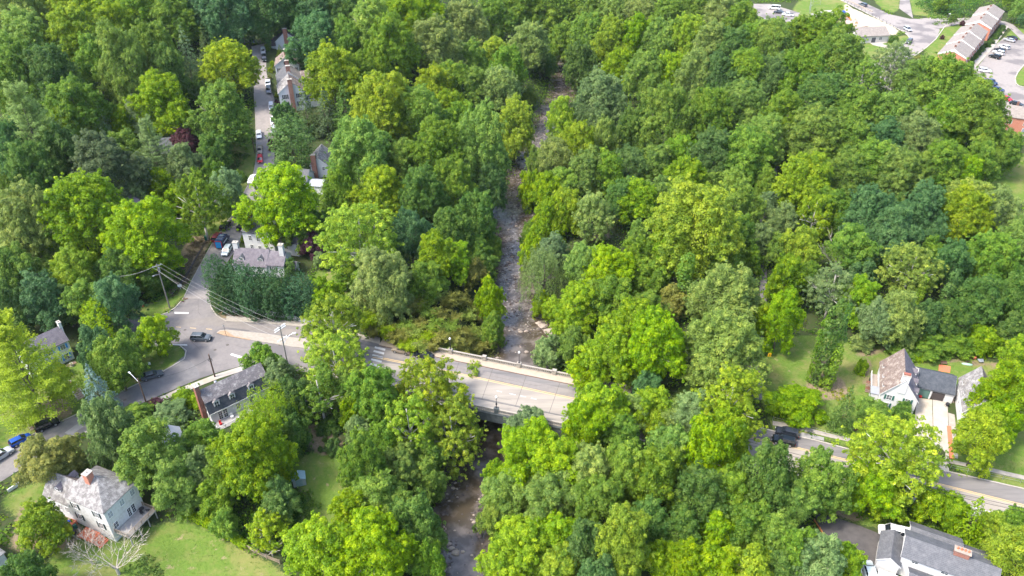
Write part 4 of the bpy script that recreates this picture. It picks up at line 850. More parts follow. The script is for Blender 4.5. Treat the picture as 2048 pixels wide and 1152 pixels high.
# B: bottom right white house
Bh = House("split_level_house", "white house with several dark grey roofs and a white based brick chimney at bottom right", 66.4, 85.2, -.3, -27, 14, 5.8)
Bh.gable(14, 5.6, 5.4, 6.9, 'x', roof="shingle_grey", wall="white_wall", oh=.4, og=.35)
Bh.chim(8.3, 2.9, 2.3, 1.0, 5.5, 8.0, "brick", cap=False); b = MB(); b.box(8.3, 2.9, 8.0, 2.6, 1.3, .15); Bh.part("chimney_cap", b, M["stone_pale"]); b = MB(); b.box(8.3, 2.9, 5.9, 2.5, 1.2, .4); Bh.part("chimney_base", b, M["trim"])
for k in range(4): b = MB(); b.lathe(7.5 + k * .55, 2.9, [(.18, 8.1), (.15, 8.6)], 8); Bh.part("chimney_pot", b, M["terracotta"])
for u in (2, 6.6, 10.6): Bh.win('f', u, 4.3, 1.0, .8)
Bh.gable(8.0, 4.4, 3.2, 4.4, 'x', x0=1.0, y0=5.62, roof="shingle_grey", wall="white_wall"); Bh.gable(5.5, 3.4, 3.1, 4.2, 'x', x0=9.1, y0=5.62, roof="shingle_grey", wall="white_wall")
Bh.gable(3.4, 6.2, 3.4, 4.6, 'y', x0=-3.42, y0=-.9, roof="shingle_grey", wall="white_wall"); Bh.gable(9.0, 5.0, 2.9, 4.4, 'x', x0=1.6, y0=-5.02, roof="shingle_grey", wall="white_wall")
b = MB(); b.box(-1.0, -5.0, 2.6, 4.0, 4.9, .2); Bh.part("carport_roof", b, M["trim"])
for xx in (-2.8,): 
    for yy in (-7.2, -2.8): b = MB(); b.box(xx, yy, -.5, .2, .2, 3.1); Bh.part("carport_post", b, M["trim"])
b = MB(); b.box(-4.6, -4.4, 0, 1.8, 4, .6); Bh.part("porch", b, M["concrete_pale"]); rail(Bh, [(-5.4, -2.5), (-5.4, -6.3)], .6)
# J: brick apartment rows
def rowblock(name, label, FLp, yaw, w, l, z, eave, rise, units, group="brick apartment rows"):
    h = House(name, label, FLp[0], FLp[1], z, yaw, w, l, "apartments", group); ul = l / units
    for k in range(units):
        dz = .55 * (k % 2 if units == 2 else k * .6)
        h.gable(w, ul - .02, eave + dz, eave + rise + dz, 'y', y0=k * ul, wall="brick_orange", roof="shingle_tan", oh=.3, og=.02 if 0 < k < units - 1 else .12, base=-2)
        b = MB(); pw = .3
        b.prism([(-.3, k * ul - .17, eave + dz - .25), (w / 2, k * ul - .17, eave + rise + dz + .28), (w + .3, k * ul - .17, eave + dz - .25), (w + .3, k * ul - .17, eave + dz - .55), (w / 2, k * ul - .17, eave + rise + dz - .75), (-.3, k * ul - .17, eave + dz - .55)], (0, .14, 0)); o = h.part("gable_trim", b, M["trim"]); bm_fix(o)
        for q in range(2): h.chim(w / 2 - .5, k * ul + ul * (.3 + .45 * q), .7, .5, eave + rise + dz - .6, eave + rise + dz + .7, "brick_brown", cap=False)
        for q in range(3):
            u = k * ul + ul * (.18 + .32 * q)
            h.win('r', u, 3.2 + dz, 1.0, 1.3); h.win('r', u, .6 + dz, 1.0, 1.4); h.win('l', l - u, 3.2 + dz, 1.0, 1.3)
    return h
f = P(1932, 47.8, 6.5 + 5.6); rowblock("apartment_row", "two storey brick apartment row with tan roof at the top right, farthest of three", f, -36.5, 10.2, 29, 6.5, 5.6, 2.2, 2)
f = P(1877.7, 106, 6.5 + 5.6); rowblock("apartment_row", "long stepped brick apartment row of three units with tan roofs beside the parking lot", f, -36.5, 10.4, 40, 6.5, 5.6, 2.4, 3)
f = P(2011, 232, 4.5 + 8.3)
Jz = House("apartment_row", "orange brick apartment row with white balcony doors at the right edge below the parking lot", f[0], f[1], 4.5, -26, 26, 9.5, "apartments", "brick apartment rows")
Jz.gable(26, 9.5, 8.3, 10.6, 'x', x0=-7, wall="brick_orange", roof="shingle_tan", base=-3); Jz.root.location.x += 0
for k, u in enumerate((2.0, 6.4, 9.0, 13.4, 16.0, 20.5, 23)):
    Jz.win('f', u, 6.0, .9, 1.3, x0=-7, W=26); Jz.win('f', u + .6, 3.2, 1.6 if k % 2 else .9, 1.9 if k % 2 else 1.2, x0=-7, W=26, glass="glass" if k % 3 else "glass_light"); Jz.win('f', u, .4, .9, 1.3, x0=-7, W=26)
for u in (3.0, 9.6, 16.5): b = MB(); b.box(u - 1, -.95, 2.85, 3.4, 1.8, .15); b.tube((u - 2.7, -1.85, 3.9), (u + .7, -1.85, 3.9), .04, n=4); [b.box(u - 2.7 + q * .34, -1.85, 3.0, .04, .04, .9) for q in range(11)]; Jz.part("balcony", b, M["wood_grey"])
b = MB(); b.tube((1.0, -.06, 0), (1.0, -.06, 8.2), .06, n=5); Jz.part("downpipe", b, M["trim"]); Jz.chim(3.2, 7, .7, .6, 9, 11.3, "brick_brown", cap=False); Jz.chim(-4, 7, .7, .6, 9, 11.3, "brick_brown", cap=False)
# K: community building
f = P(1714, 72.7, 6.5 + 3.2)
Kh = House("community_hall", "single storey pale block building with tan hipped roof beside the playground", f[0], f[1], 6.5, 8, 15, 9.5, "building")
Kh.gable(15, 9.5, 3.2, 5.4, 'x', wall="cream_wall", roof="shingle_tan", oh=.5); Kh.gable(5.5, 7, 3.0, 4.6, 'y', x0=-5.52, y0=1, wall="white_wall", roof="trim", base=-2)
for u in (2.2, 4.6): Kh.win('f', u, 1.1, .5, 1.5)
Kh.win('f', 8.2, .1, 2.0, 2.3, name="door"); Kh.win('f', 11.4, 1.2, 1.4, 1.1)
# ---------------- vehicles ----------------
PAINTS = {}
def paintmat(n, c, metal=.2):
    if n not in PAINTS:
        m = mat("paint_" + n + "_car", c, rough=.25, spec=.6, metal=metal); PAINTS[n] = m
    return PAINTS[n]
for n, c in dict(white=(.75, .76, .76), silver=(.42, .44, .46), grey=(.10, .115, .13), dark=(.022, .026, .034), black=(.008, .012, .014), blue=(.012, .07, .36), red=(.55, .02, .03), tan=(.30, .25, .19), navy=(.02, .04, .10), maroon=(.16, .02, .02), pale=(.60, .66, .66)).items(): paintmat(n, c)
SPEC = { # half profiles: (x, shoulder z) along body ; greenhouse: (x0 base, x0 top, x1 top, x1 base, roof z)
 'sedan': dict(L=4.75, W=1.82, prof=[(-2.37, .62), (-2.3, .92), (-1.55, .98), (1.0, .95), (1.95, .82), (2.3, .68), (2.37, .5)], gh=(-1.95, -1.1, .35, 1.15, 1.43)),
 'hatch': dict(L=4.15, W=1.76, prof=[(-2.07, .6), (-2.0, .95), (-1.5, 1.0), (.9, .96), (1.6, .86), (2.0, .7), (2.07, .5)], gh=(-2.0, -1.65, .25, 1.15, 1.5)),
 'suv': dict(L=4.75, W=1.9, prof=[(-2.37, .65), (-2.33, 1.05), (-1.6, 1.1), (1.0, 1.08), (1.95, .98), (2.3, .8), (2.37, .55)], gh=(-2.3, -2.0, .35, 1.15, 1.73)),
 'pickup': dict(L=5.5, W=1.95, prof=[(-2.75, .7), (-2.72, 1.1), (-.9, 1.12), (1.1, 1.1), (2.2, 1.05), (2.65, .9), (2.75, .6)], gh=(-.75, -.6, .75, 1.35, 1.8)),
 'van': dict(L=5.6, W=2.0, prof=[(-2.8, .7), (-2.78, 1.15), (-1.6, 1.2), (1.2, 1.2), (2.1, 1.1), (2.6, .95), (2.8, .6)], gh=(-2.75, -2.7, 1.0, 1.75, 2.15)),
}
CARS = {}
def make_car(kind):
    S = SPEC[kind]; L_, W = S['L'], S['W']; hw = W / 2; out = []
    # hull: loft of cross-sections
    prof = S['prof']; vs = []; fs = []
    for i, (x, z) in enumerate(prof):
        t = abs(x) / (L_ / 2); q = 1 - .13 * max(0, (t - .78) / .22) ** 2; zb = .28 if abs(x) < L_ / 2 - .15 else .34
        sec = [(-hw * q * .94, zb), (-hw * q, zb + .14), (-hw * q, z - .16), (-hw * q * .93, z), (hw * q * .93, z), (hw * q, z - .16), (hw * q, zb + .14), (hw * q * .94, zb)]
        vs += [(x, a, b) for a, b in sec]
    n = len(prof); 
    for i in range(n - 1):
        for k in range(8): fs.append((i * 8 + k, i * 8 + (k + 1) % 8, (i + 1) * 8 + (k + 1) % 8, (i + 1) * 8 + k))
    fs += [tuple(range(8))[::-1], tuple((n - 1) * 8 + k for k in range(8))]
    body = MB(); body.add(vs, fs)
    b0, t0, t1, b1, rz = S['gh']; sh = max(z for x, z in prof) - .04; gw = hw * .9; tw = hw * .76
    g = MB(); g.add([(b0, -gw, sh), (b1, -gw, sh - .02), (b1, gw, sh - .02), (b0, gw, sh), (t0, -tw, rz - .05), (t1, -tw, rz - .05), (t1, tw, rz - .05), (t0, tw, rz - .05)], [(3, 2, 1, 0), (4, 5, 6, 7), (0, 1, 5, 4), (1, 2, 6, 5), (2, 3, 7, 6), (3, 0, 4, 7)])
    r_ = MB(); r_.add([(t0 - .04, -tw - .02, rz - .055), (t1 + .05, -tw - .02, rz - .055), (t1 + .05, tw + .02, rz - .055), (t0 - .04, tw + .02, rz - .055), (t0 + .12, -tw + .12, rz + .01), (t1 - .12, -tw + .12, rz + .01), (t1 - .12, tw - .12, rz + .01), (t0 + .12, tw - .12, rz + .01)], [(3, 2, 1, 0), (4, 5, 6, 7), (0, 1, 5, 4), (1, 2, 6, 5), (2, 3, 7, 6), (3, 0, 4, 7)])
    pil = r_
    for s in (-1, 1):
        for (xa, xb) in ((b1, t1), (b0, t0)): pil.tube((xa, s * gw, sh), (xb, s * tw, rz - .04), .05, n=4)
        xm = (b0 + b1) / 2 + .1; xt = (t0 + t1) / 2 + .05; pil.tube((xm, s * (gw + .005), sh), (xt, s * (tw + .005), rz - .04), .045, n=4)
        if kind in ('suv', 'van'): xm = b0 + .75; pil.tube((xm, s * (gw + .005), sh), (t0 + .6, s * (tw + .005), rz - .04), .07, n=4)
        body.box(b1 - .25, s * (hw + .05), sh - .02, .16, .16, .13)
    if kind == 'pickup':
        bed = MB(); bed.box(-1.75, 0, 1.06, 1.7, W * .8, .07); 
        S['bed'] = bed
    parts = [("body", body, 'P', .05), ("windows", g, "car_glass", 0), ("roof", r_, 'P', 0)]
    if kind == 'pickup': parts.append(("cargo_bed", bed, "black", 0))
    hl = []
    zf = prof[-2][1]; zr = prof[1][1]
    for s in (-1, 1):
        b = MB(); b.box(L_ / 2 - .1, s * hw * .66, zf - .2, .16, .38, .16); parts.append(("headlight", b, "light_lens", 0))
        b = MB(); b.box(-L_ / 2 + .05, s * hw * .74, zr - .32, .12, .28, .22); parts.append(("taillight", b, "tail_lens", 0))
    b = MB(); b.box(L_ / 2 - .02, 0, .42, .06, W * .5, .18); parts.append(("grille", b, "black", 0))
    wb = L_ * .29
    for sx in (-1, 1):
        for s in (-1, 1):
            t_ = MB(); x = sx * wb + (.05 if kind != 'pickup' else 0); rr = .33 if kind in ('sedan', 'hatch') else .38
            t_.tube((x, s * (hw - .20), rr), (x, s * (hw + .015), rr), rr, n=14); parts.append(("wheel", t_, "rubber", 0, (x, s, rr)))
    CARS[kind] = []
    for p in parts:
        o = p[1].build(p[0], M[p[2]] if p[2] != 'P' else M["trim"], None, bevel=p[3]); me = o.data
        dg = bpy.context.evaluated_depsgraph_get() if p[3] else None
        if p[3]:
            dg.update(); me2 = bpy.data.meshes.new_from_object(o.evaluated_get(dg)); me2.name = p[0]; me = me2
        bpy.data.objects.remove(o)
        sub = None
        if p[0] == "wheel":
            x, s, rr = p[4]; h = MB(); h.tube((x, s * (hw - .0), rr), (x, s * (hw + .028), rr), rr * .62, n=10); q = h.build("rim", M["rim"]); sub = q.data; bpy.data.objects.remove(q)
        CARS[kind].append((p[0], me, p[2] == 'P', sub))
def car(name, kind, paint, rp, fp, label, z=None, cat="car", flip=False, group="vehicles", extra=None):
    if kind not in CARS: make_car(kind)
    a, b = G(*rp), G(*fp); off = .09
    cx, cy = (a[0] + b[0]) / 2, (a[1] + b[1]) / 2
    r_ = empty(name, (cx, cy, float(Hf(cx, cy)) + off), math.atan2(b[1] - a[1], b[0] - a[0]), label, cat, group)
    pitch = math.atan2(float(Hf(b[0], b[1]) - Hf(a[0], a[1])), max(.5, math.hypot(b[0] - a[0], b[1] - a[1])))
    r_.rotation_euler = (0, -pitch, math.atan2(b[1] - a[1], b[0] - a[0]))
    for nm, me, p, sub in CARS[kind]:
        o = link(nm, me, r_)
        if p:
            o.material_slots[0].link = 'OBJECT'; o.material_slots[0].material = PAINTS[paint]
        if sub: link("rim", sub, o)
    return r_
g_ = "cars parked along the lower left lane"
car("parked_suv", 'suv', 'silver', (-6, 922), (14, 909), "silver grey car cut by the left edge, lowest on the lane", group=g_)
car("parked_hatchback", 'hatch', 'blue', (27, 893), (59, 877), "bright blue hatchback parked on the lower left lane", group=g_)
car("parked_suv", 'suv', 'black', (79, 862), (113, 847), "black car parked at the foot of the steps on the lower left lane", group=g_)
car("parked_sedan", 'sedan', 'grey', (288, 760), (322, 750), "dark grey sedan parked by the grass island near the junction", group=g_)
car("crossover", 'suv', 'grey', (386, 679), (421, 680), "dark grey crossover driving through the junction", group="vehicles on the main road")
g_ = "vehicles on the village street"
car("parked_suv", 'suv', 'pale', (460, 497), (449, 515), "white car just below the blue van on the village street", group=g_)
car("parked_suv", 'suv', 'maroon', (428, 489), (441, 468), "red car tucked in behind the blue van", group=g_)
car("parked_suv", 'suv', 'dark', (444, 466), (459, 446), "dark car under the tree above the blue van", group=g_)
car("parked_suv", 'suv', 'black', (480, 464), (494, 449), "black car facing uphill on the right side of the village street", group=g_)
car("parked_sedan", 'sedan', 'maroon', (494, 440), (506, 424), "dark red car half hidden by the big yellow green tree", group=g_)
car("parked_sedan", 'sedan', 'white', (511, 352), (499, 372), "white car beside the lawn just above the big yellow green tree", group=g_)
car("parked_coupe", 'hatch', 'red', (521, 312), (521, 331), "bright red car on the left side of the village street", group=g_)
car("parked_sedan", 'sedan', 'tan', (521, 294), (520, 311), "pale tan car nose to tail with the red car", group=g_)
car("parked_sedan", 'sedan', 'white', (518, 263), (519, 281), "white car parked alone on the left side beside the utility pole", group=g_)
car("parked_suv", 'suv', 'silver', (549, 257), (548, 271), "silver car beside the maroon bushes on the village street", group=g_)
car("parked_suv", 'suv', 'white', (546, 240), (548, 253), "white car third from the row houses on the right kerb", group=g_)
car("parked_suv", 'suv', 'silver', (543, 211), (544, 223), "silver car just below the nearest row house", group=g_)
car("parked_suv", 'suv', 'grey', (538, 178), (538, 188), "white and grey car parked in front of a white pickup by the row houses", group=g_)
car("parked_pickup", 'pickup', 'white', (536, 163), (537, 176), "white pickup in front of the row houses", group=g_)
car("parked_suv", 'suv', 'silver', (527, 101), (527, 110), "silver car opposite the farthest row house", group=g_)
car("parked_suv", 'suv', 'black', (528, 115), (529, 125), "black car below the silver one near the top of the village street", group=g_)
car("parked_sedan", 'sedan', 'navy', (503, 80), (506, 88), "dark blue car at the dead end of the village street", group=g_)
car("suv", 'suv', 'tan', (821, 708), (788, 701), "tan car driving left towards the crosswalk", group="vehicles on the main road")
car("sedan", 'sedan', 'dark', (862, 720), (832, 712), "dark car right behind the tan car on the main road", group="vehicles on the main road")
car("suv", 'suv', 'black', (1583, 890), (1549, 882), "black car driving on the main road above the lower treetops", group="vehicles on the main road")
car("parked_suv", 'suv', 'dark', (1589, 874), (1556, 866), "dark car parked at the kerb behind the passing black car", group="vehicles on the main road")
car("sedan", 'sedan', 'navy', (1804, 970), (1838, 980), "dark car mostly hidden under the open tree by the driveway", group="vehicles on the main road")
car("parked_van", 'van', 'white', (1808, 1076), (1767, 1066), "white van parked beside the bottom right house", cat="van")
car("parked_suv", 'suv', 'pale', (1741, 1162), (1733, 1136), "pale car cut by the bottom edge on the dark driveway")
g_ = "vehicles near the estate"
car("parked_van", 'van', 'white', (1558, 20), (1538, 18), "white van in the wooded lot at the top", group=g_, cat="van")
car("parked_sedan", 'sedan', 'dark', (1566, 28), (1548, 26), "dark car between the white van and white pickup in the wooded lot", group=g_)
car("parked_pickup", 'pickup', 'white', (1586, 33), (1564, 31), "white pickup in the wooded lot at the top", group=g_)
car("suv", 'suv', 'grey', (1734, 16), (1716, 9), "dark car coming down the estate road above the stone slope", group=g_)
car("parked_suv", 'suv', 'silver', (1806, 57), (1823, 66), "silver car at the kerb of the estate junction", group=g_)
car("parked_suv", 'suv', 'grey', (1824, 81), (1810, 91), "grey car second below the estate junction kerb", group=g_)
car("parked_suv", 'suv', 'white', (1806, 91), (1796, 103), "white car lowest on the kerb by the bare treetop", group=g_)
g_ = "cars in the apartment parking lot"
for kd, pc, r_, f_, lb in (('sedan', 'dark', (2034, 82), (2013, 75), "dark car farthest back in the parking lot"), ('sedan', 'silver', (2029, 86), (2007, 80), "silver grey car next to the farthest dark one"), ('suv', 'white', (2019, 101), (1996, 93), "white car at the top of the group of four"),
   ('sedan', 'dark', (2010, 107), (1987, 99), "dark car second in the group of four"), ('suv', 'white', (2008, 112), (1984, 105), "white car third in the group of four"), ('suv', 'black', (2001, 120), (1976, 113), "black car lowest in the group of four"),
   ('suv', 'white', (1957, 143), (1981, 146), "white car standing alone in the parking lot"), ('pickup', 'navy', (1970, 163), (1991, 172), "black pickup at the lower edge of the parking lot"), ('sedan', 'navy', (1984, 179), (2004, 184), "dark blue car below the black pickup"),
   ('sedan', 'red', (2002, 197), (2019, 203), "red car behind the lower brick row"), ('sedan', 'dark', (2024, 209), (2040, 213), "dark car right of the red one behind the lower brick row")):
    car("parked_car", kd, pc, r_, f_, lb, group=g_)
# blue and red cargo van on the village street
a, b = G(434, 507), G(459, 470); cx, cy = (a[0] + b[0]) / 2, (a[1] + b[1]) / 2
T = empty("cargo_van", (cx, cy, float(Hf(cx, cy)) + .09), math.atan2(b[1] - a[1], b[0] - a[0]), "tall dark blue cargo van with red edged pale blue rear doors", "van", "vehicles on the village street")
b = MB(); b.prism([(-3.0, -1.02, .35), (1.9, -1.02, .35), (2.85, -1.02, .5), (2.95, -1.02, 1.1), (2.2, -1.02, 1.35), (1.5, -1.02, 2.45), (1.2, -1.02, 2.6), (-3.0, -1.02, 2.6)], (0, 2.04, 0)); o = b.build("body", PAINTS['navy'], T, bevel=.06); bm_fix(o)
b = MB(); b.add([(1.56, -.88, 2.3), (2.2, -.92, 1.42), (2.2, .92, 1.42), (1.56, .88, 2.3)], [(0, 1, 2, 3)]); b.v = [(x + .05, y, z + .03) for x, y, z in b.v]; b.build("windscreen", M["car_glass"], T)
b = MB(); b.box(-3.03, 0, .5, .06, 1.6, 1.9); b.build("rear_door", mat("van_door_blue", (.03, .30, .62), rough=.4), T)
b = MB()
for s in (-1, 1): b.box(-3.0, s * .95, .4, .16, .14, 2.2)
b.box(-3.0, 0, 2.5, .16, 2.0, .13); b.build("rear_trim", M["red_plastic"], T)
b = MB()
for s in (-1, 1): b.box(-.4, s * 1.03, 1.25, 2.6, .03, .3)
b.build("side_lettering", M["trim"], T); b = MB(); [b.box(-1.6 + k * .9, 0, 2.6, .08, 1.7, .08) for k in range(3)]; b.box(.2, 0, 2.6, .7, .9, .12); b.build("roof_rack", M["metal_grey"], T)
for sx in (-1.8, 1.8):
    for s in (-1, 1):
        t_ = MB(); t_.tube((sx, s * .8, .38), (sx, s * 1.04, .38), .38, n=14); w_ = t_.build("wheel", M["rubber"], T); h = MB(); h.tube((sx, s * 1.02, .38), (sx, s * 1.055, .38), .22, n=10); h.build("rim", M["rim"], w_)
for s in (-1, 1): b = MB(); b.box(2.86, s * .75, .85, .1, .3, .22); b.build("headlight", M["light_lens"], T)

# ---------------- poles, wires, signs, small things ----------------
def hz(x, y): return float(Hf(x, y))
def height_at(base, px, py):
    """height of a vertical thing on base whose tip shows at row py"""
    best = None
    for k in range(10, 300):
        h = k * .1; f_ = base[1] * cp_ - (base[2] + h - CAM_Z) * sp_; up = base[1] * sp_ + (base[2] + h - CAM_Z) * cp_
        y = 576 - F_PX * up / f_
        if best is None or abs(y - py) < best[0]: best = (abs(y - py), h)
    return best[1]
def wire(name, pts_a, pts_b, sag, label, m_="wire", r=.05, cat="cable", group="overhead cables"):
    b = MB(); A_, B_ = Vector(pts_a), Vector(pts_b); n = 14; p = []
    for k in range(n + 1):
        t = k / n; q = A_ + (B_ - A_) * t; q.z -= sag * 4 * t * (1 - t); p.append(q)
    b.path(p, r, 4); return tag(b.build(name, M[m_]), label, cat, group)
b1 = G(340, 617); h1 = height_at(b1, 315, 528)
p1 = empty("utility_pole", b1, 0, "tall grey utility pole on the grass corner left of the village street", "utility pole", "utility poles")
b = MB(); b.tube((0, 0, 0), (0, 0, h1), .19, .12, 8); b.build("pole", M["pole_grey"], p1)
b = MB(); b.box(0, 0, h1 - .6, 2.2, .12, .14, R(40)); [b.tube((x, x * .84, h1 - .45), (x, x * .84, h1 - .2), .07, n=6) for x in (-.75, 0.25, .75)]; b.build("crossarm", M["metal_grey"], p1)
b = MB(); b.tube((0.1, .2, h1 - 2.2), (.1, .2, h1 - 1.2), .25, n=10); b.build("transformer", M["metal_grey"], p1)
b = MB(); b.tube((0, 0, h1 - 3.0), (-1.0, -.9, h1 - 2.7), .05, n=5); b.box(-1.1, -1.0, h1 - 2.85, .5, .3, .12, R(40)); b.build("lamp_arm", M["metal_grey"], p1)
b2 = G(583, 765); h2 = height_at(b2, 568, 652)
p2 = empty("utility_pole", b2, 0, "utility pole with two crossarms and a curved street light rising out of the bushes", "utility pole", "utility poles")
b = MB(); b.tube((0, 0, 0), (0, 0, h2), .2, .13, 8); b.build("pole", M["pole_grey"], p2)
for dz, w_ in ((.4, 3.0), (.95, 3.0), (3.6, 2.6)): b = MB(); b.box(0, 0, h2 - dz, w_, .12, .14, R(55)); [b.tube((x * .57, x * .82, h2 - dz + .1), (x * .57, x * .82, h2 - dz + .32), .06, n=5) for x in (-1.2, -.6, .6, 1.2)]; b.build("crossarm", M["sign_white"], p2)
b = MB(); b.path([(0, 0, h2 - 4.8), (.8, .3, h2 - 3.6), (1.6, .6, h2 - 2.9), (2.3, .8, h2 - 2.6)], .07); b.box(2.5, .85, h2 - 2.68, .7, .3, .15, R(20)); b.build("street_light_arm", M["sign_white"], p2)
b3 = G(430, 754); h3 = height_at(b3, 413, 708)
p3 = empty("utility_pole", b3, 0, "short brown wooden pole with a coil of cable behind the gambrel house", "utility pole", "utility poles")
b = MB(); b.tube((0, 0, 0), (0, 0, h3), .19, .15, 8); b.build("pole", M["pole_wood"], p3)
b = MB(); [b.tube((.45 * math.cos(a / 8 * 2 * math.pi) + .1, -.22, h3 - 1.5 + .45 * math.sin(a / 8 * 2 * math.pi)), (.45 * math.cos((a + 1) / 8 * 2 * math.pi) + .1, -.22, h3 - 1.5 + .45 * math.sin((a + 1) / 8 * 2 * math.pi)), .06, n=4) for a in range(8)]; b.build("cable_coil", M["wire_dark"], p3)
b4 = G(295, 812); h4 = height_at(b4, 273, 757)
p4 = empty("utility_pole", b4, 0, "brown pole with a pale street light arm above the lane, left of the red bush", "utility pole", "utility poles")
b = MB(); b.tube((0, 0, 0), (0, 0, h4), .18, .13, 8); b.build("pole", M["pole_wood"], p4)
b = MB(); b.path([(0, 0, h4 - 1.2), (-1.0, .5, h4 - .1), (-1.9, 1.1, h4 + .5)], .06); b.box(-2.1, 1.25, h4 + .45, .6, .3, .14, R(140)); b.build("street_light_arm", M["sign_white"], p4)
b5 = G(510, 306); h5 = height_at(b5, 496, 255)
p5 = empty("utility_pole", b5, 0, "dark utility pole with two side arms left of the village street", "utility pole", "utility poles"); b = MB(); b.tube((0, 0, 0), (0, 0, h5), .18, .13, 6); b.build("pole", M["pole_wood"], p5); b = MB(); b.tube((0, 0, h5 - 1.4), (2.2, 0, h5 - 1.1), .05, n=4); b.tube((0, 0, h5 - 5.5), (2.4, 0, h5 - 5.5), .05, n=4); b.build("arm", M["metal_grey"], p5)
b6 = G(490, 88); h6 = height_at(b6, 485, 45)
p6 = empty("street_lamp", b6, 0, "tall pale street lamp at the dead end of the village street", "street lamp"); b = MB(); b.tube((0, 0, 0), (0, 0, h6), .14, .08, 6); b.build("lamp_post", M["metal_grey"], p6); b = MB(); b.tube((0, 0, h6 - 1.5), (2.4, 0, h6 - 1.2), .06, n=4); b.box(2.4, 0, h6 - 1.3, .6, .25, .12); b.build("lamp_arm", M["sign_white"], p6)
b7 = G(1892, 49); h7 = height_at(b7, 1898, 28)
p7 = empty("street_lamp", b7, 0, "dark street lamp on the lawn corner of the estate junction", "street lamp"); b = MB(); b.tube((0, 0, 0), (0, 0, h7), .12, .08, 6); b.build("lamp_post", M["metal_dark"], p7); b = MB(); b.box(.3, 0, h7, .8, .35, .15); b.build("lamp_head", M["globe"], p7)
T1 = Vector(b1) + Vector((0, 0, h1 - .3)); T2 = Vector(b2) + Vector((0, 0, h2 - .4))
for k, (dx, dz, lb) in enumerate(((-.8, 0, "lower cable"), (.0, .25, "middle cable"), (.7, .5, "upper cable"))):
    wire("overhead_cable", T1 + Vector((dx, dx * .8, dz - .3)), T2 + Vector((dx * .9, dx * 1.2, dz - .4)), 1.0, lb + " of the pale bundle from the grey corner pole over the junction", r=.016)
wire("overhead_cable", T1 + Vector((0, 0, -1.8)), T2 + Vector((0, 0, -3.3)), 1.6, "low cable sagging beneath the pale bundle over the junction", r=.03)
wire("overhead_cable", T1 + Vector((0, 0, 0)), P(215, 553, 11), 1.0, "cable running left from the grey corner pole into the trees", r=.04)
wire("overhead_cable", Vector(b3) + Vector((0, 0, h3 - 1.2)), Vector(b4) + Vector((0, 0, h4 - .6)), 1.2, "thin dark cable from the short brown pole to the lane pole", "wire_dark", r=.02)
e0 = P(1395, 862, 9.0); e1 = P(2160, 1048, 8.4)
for k in (0, 1): wire("overhead_cable", (e0[0] + k * .2, e0[1] + k * .55, e0[2] + k * .25), (e1[0] + k * .2, e1[1] + k * .55, e1[2] + k * .25), .7, ("near" if k == 0 else "far") + " dark cable of the pair strung along the main road at right", "wire_dark", r=.035)
p8 = empty("utility_pole", (e0[0], e0[1] + .2, 0), 0, "wooden pole hidden in the lime green trees carrying the paired road cables", "utility pole", "utility poles"); b = MB(); b.tube((0, 0, -.5), (0, 0, 9.5), .18, .12, 8); b.build("pole", M["pole_wood"], p8)
p9 = empty("utility_pole", (e1[0], e1[1] + .2, 0), 0, "wooden pole just beyond the right edge carrying the paired road cables", "utility pole", "utility poles"); b = MB(); b.tube((0, 0, -.5), (0, 0, 9.0), .18, .12, 8); b.build("pole", M["pole_wood"], p9)
def sign(name, px, top, label, shape, m_, s=.6, cat="sign", hpost=None, rz=0):
    q = G(*px); h = hpost or max(1.2, height_at(q, *top)); r_ = empty(name, q, R(rz), label, cat); b = MB(); b.tube((0, 0, 0), (0, 0, h), .04, n=6); b.build("post", M["metal_dark"], r_)
    b = MB()
    if shape == 'diamond': b.prism([(0, -.05, h - s), (s * .7, -.05, h), (0, -.05, h + s), (-s * .7, -.05, h)], (0, .03, 0))
    elif shape == 'rect': b.box(0, -.05, h - s, s * .8, .04, s)
    o = b.build("sign_plate", M[m_], r_); bm_fix(o); return r_, h
sign("street_sign", (453, 673), (448, 650), "narrow grey sign on the tip of the traffic island", 'rect', "metal_grey", .5)
sign("street_sign", (304, 742), (299, 724), "white sign standing at the grass verge left of the grey sedan", 'rect', "sign_white", .7)
sign("warning_sign", (907, 703), (905, 690), "lime yellow warning sign at the left end of the far balustrade", 'diamond', "sign_lime", .5)
r_, h = sign("warning_sign", (1537, 718), (1536, 706), "orange yellow sign on the lawn beside the woodland path, nearer one", 'rect', "sign_yellow", 1.0)
b = MB(); b.tube((0, -.09, h - .62), (0, -.09, h - .35), .05, n=6); b.box(0, -.08, h - .75, .12, .03, .5); b.build("symbol", M["black"], r_)
sign("warning_sign", (1540, 675), (1539, 665), "orange yellow diamond sign at the shaded forest edge of the lawn", 'diamond', "sign_yellow", .6)
# utility cabinet, hydrant, debris
q = G(772, 682); r_ = empty("utility_cabinet", q, R(-12), "pale grey utility cabinet on the pavement at the edge of the bamboo", "utility cabinet"); b = MB(); b.box(0, 0, 0, .95, .6, 1.7); b.build("cabinet", M["metal_roof"], r_, bevel=.03); b = MB(); b.box(0, 0, 1.7, 1.02, .68, .06); b.build("lid", M["sign_white"], r_); b = MB(); b.box(0, -.31, .1, .8, .03, 1.5); b.build("door", M["sign_white"], r_)
q = G(286, 613); b = MB(); b.lathe(0, 0, [(.16, 0), (.16, .06), (.11, .1), (.11, .55), (.15, .57), (.12, .68), (.04, .76)]); b.tube((-.2, 0, .4), (.2, 0, .4), .06); o = b.build("fire_hydrant", M["red_plastic"], None, q); tag(o, "small red hydrant on the grass under the hillside bushes", "hydrant")
q = G(361, 578); b = MB(); b.box(0, 0, 0, .06, .06, .7); b.box(0, 0, .7, 1.0, .05, .7, .3); tag(b.build("yard_sign", M["sign_white"], None, q), "white board sign among the weeds right of the grey corner pole", "sign")
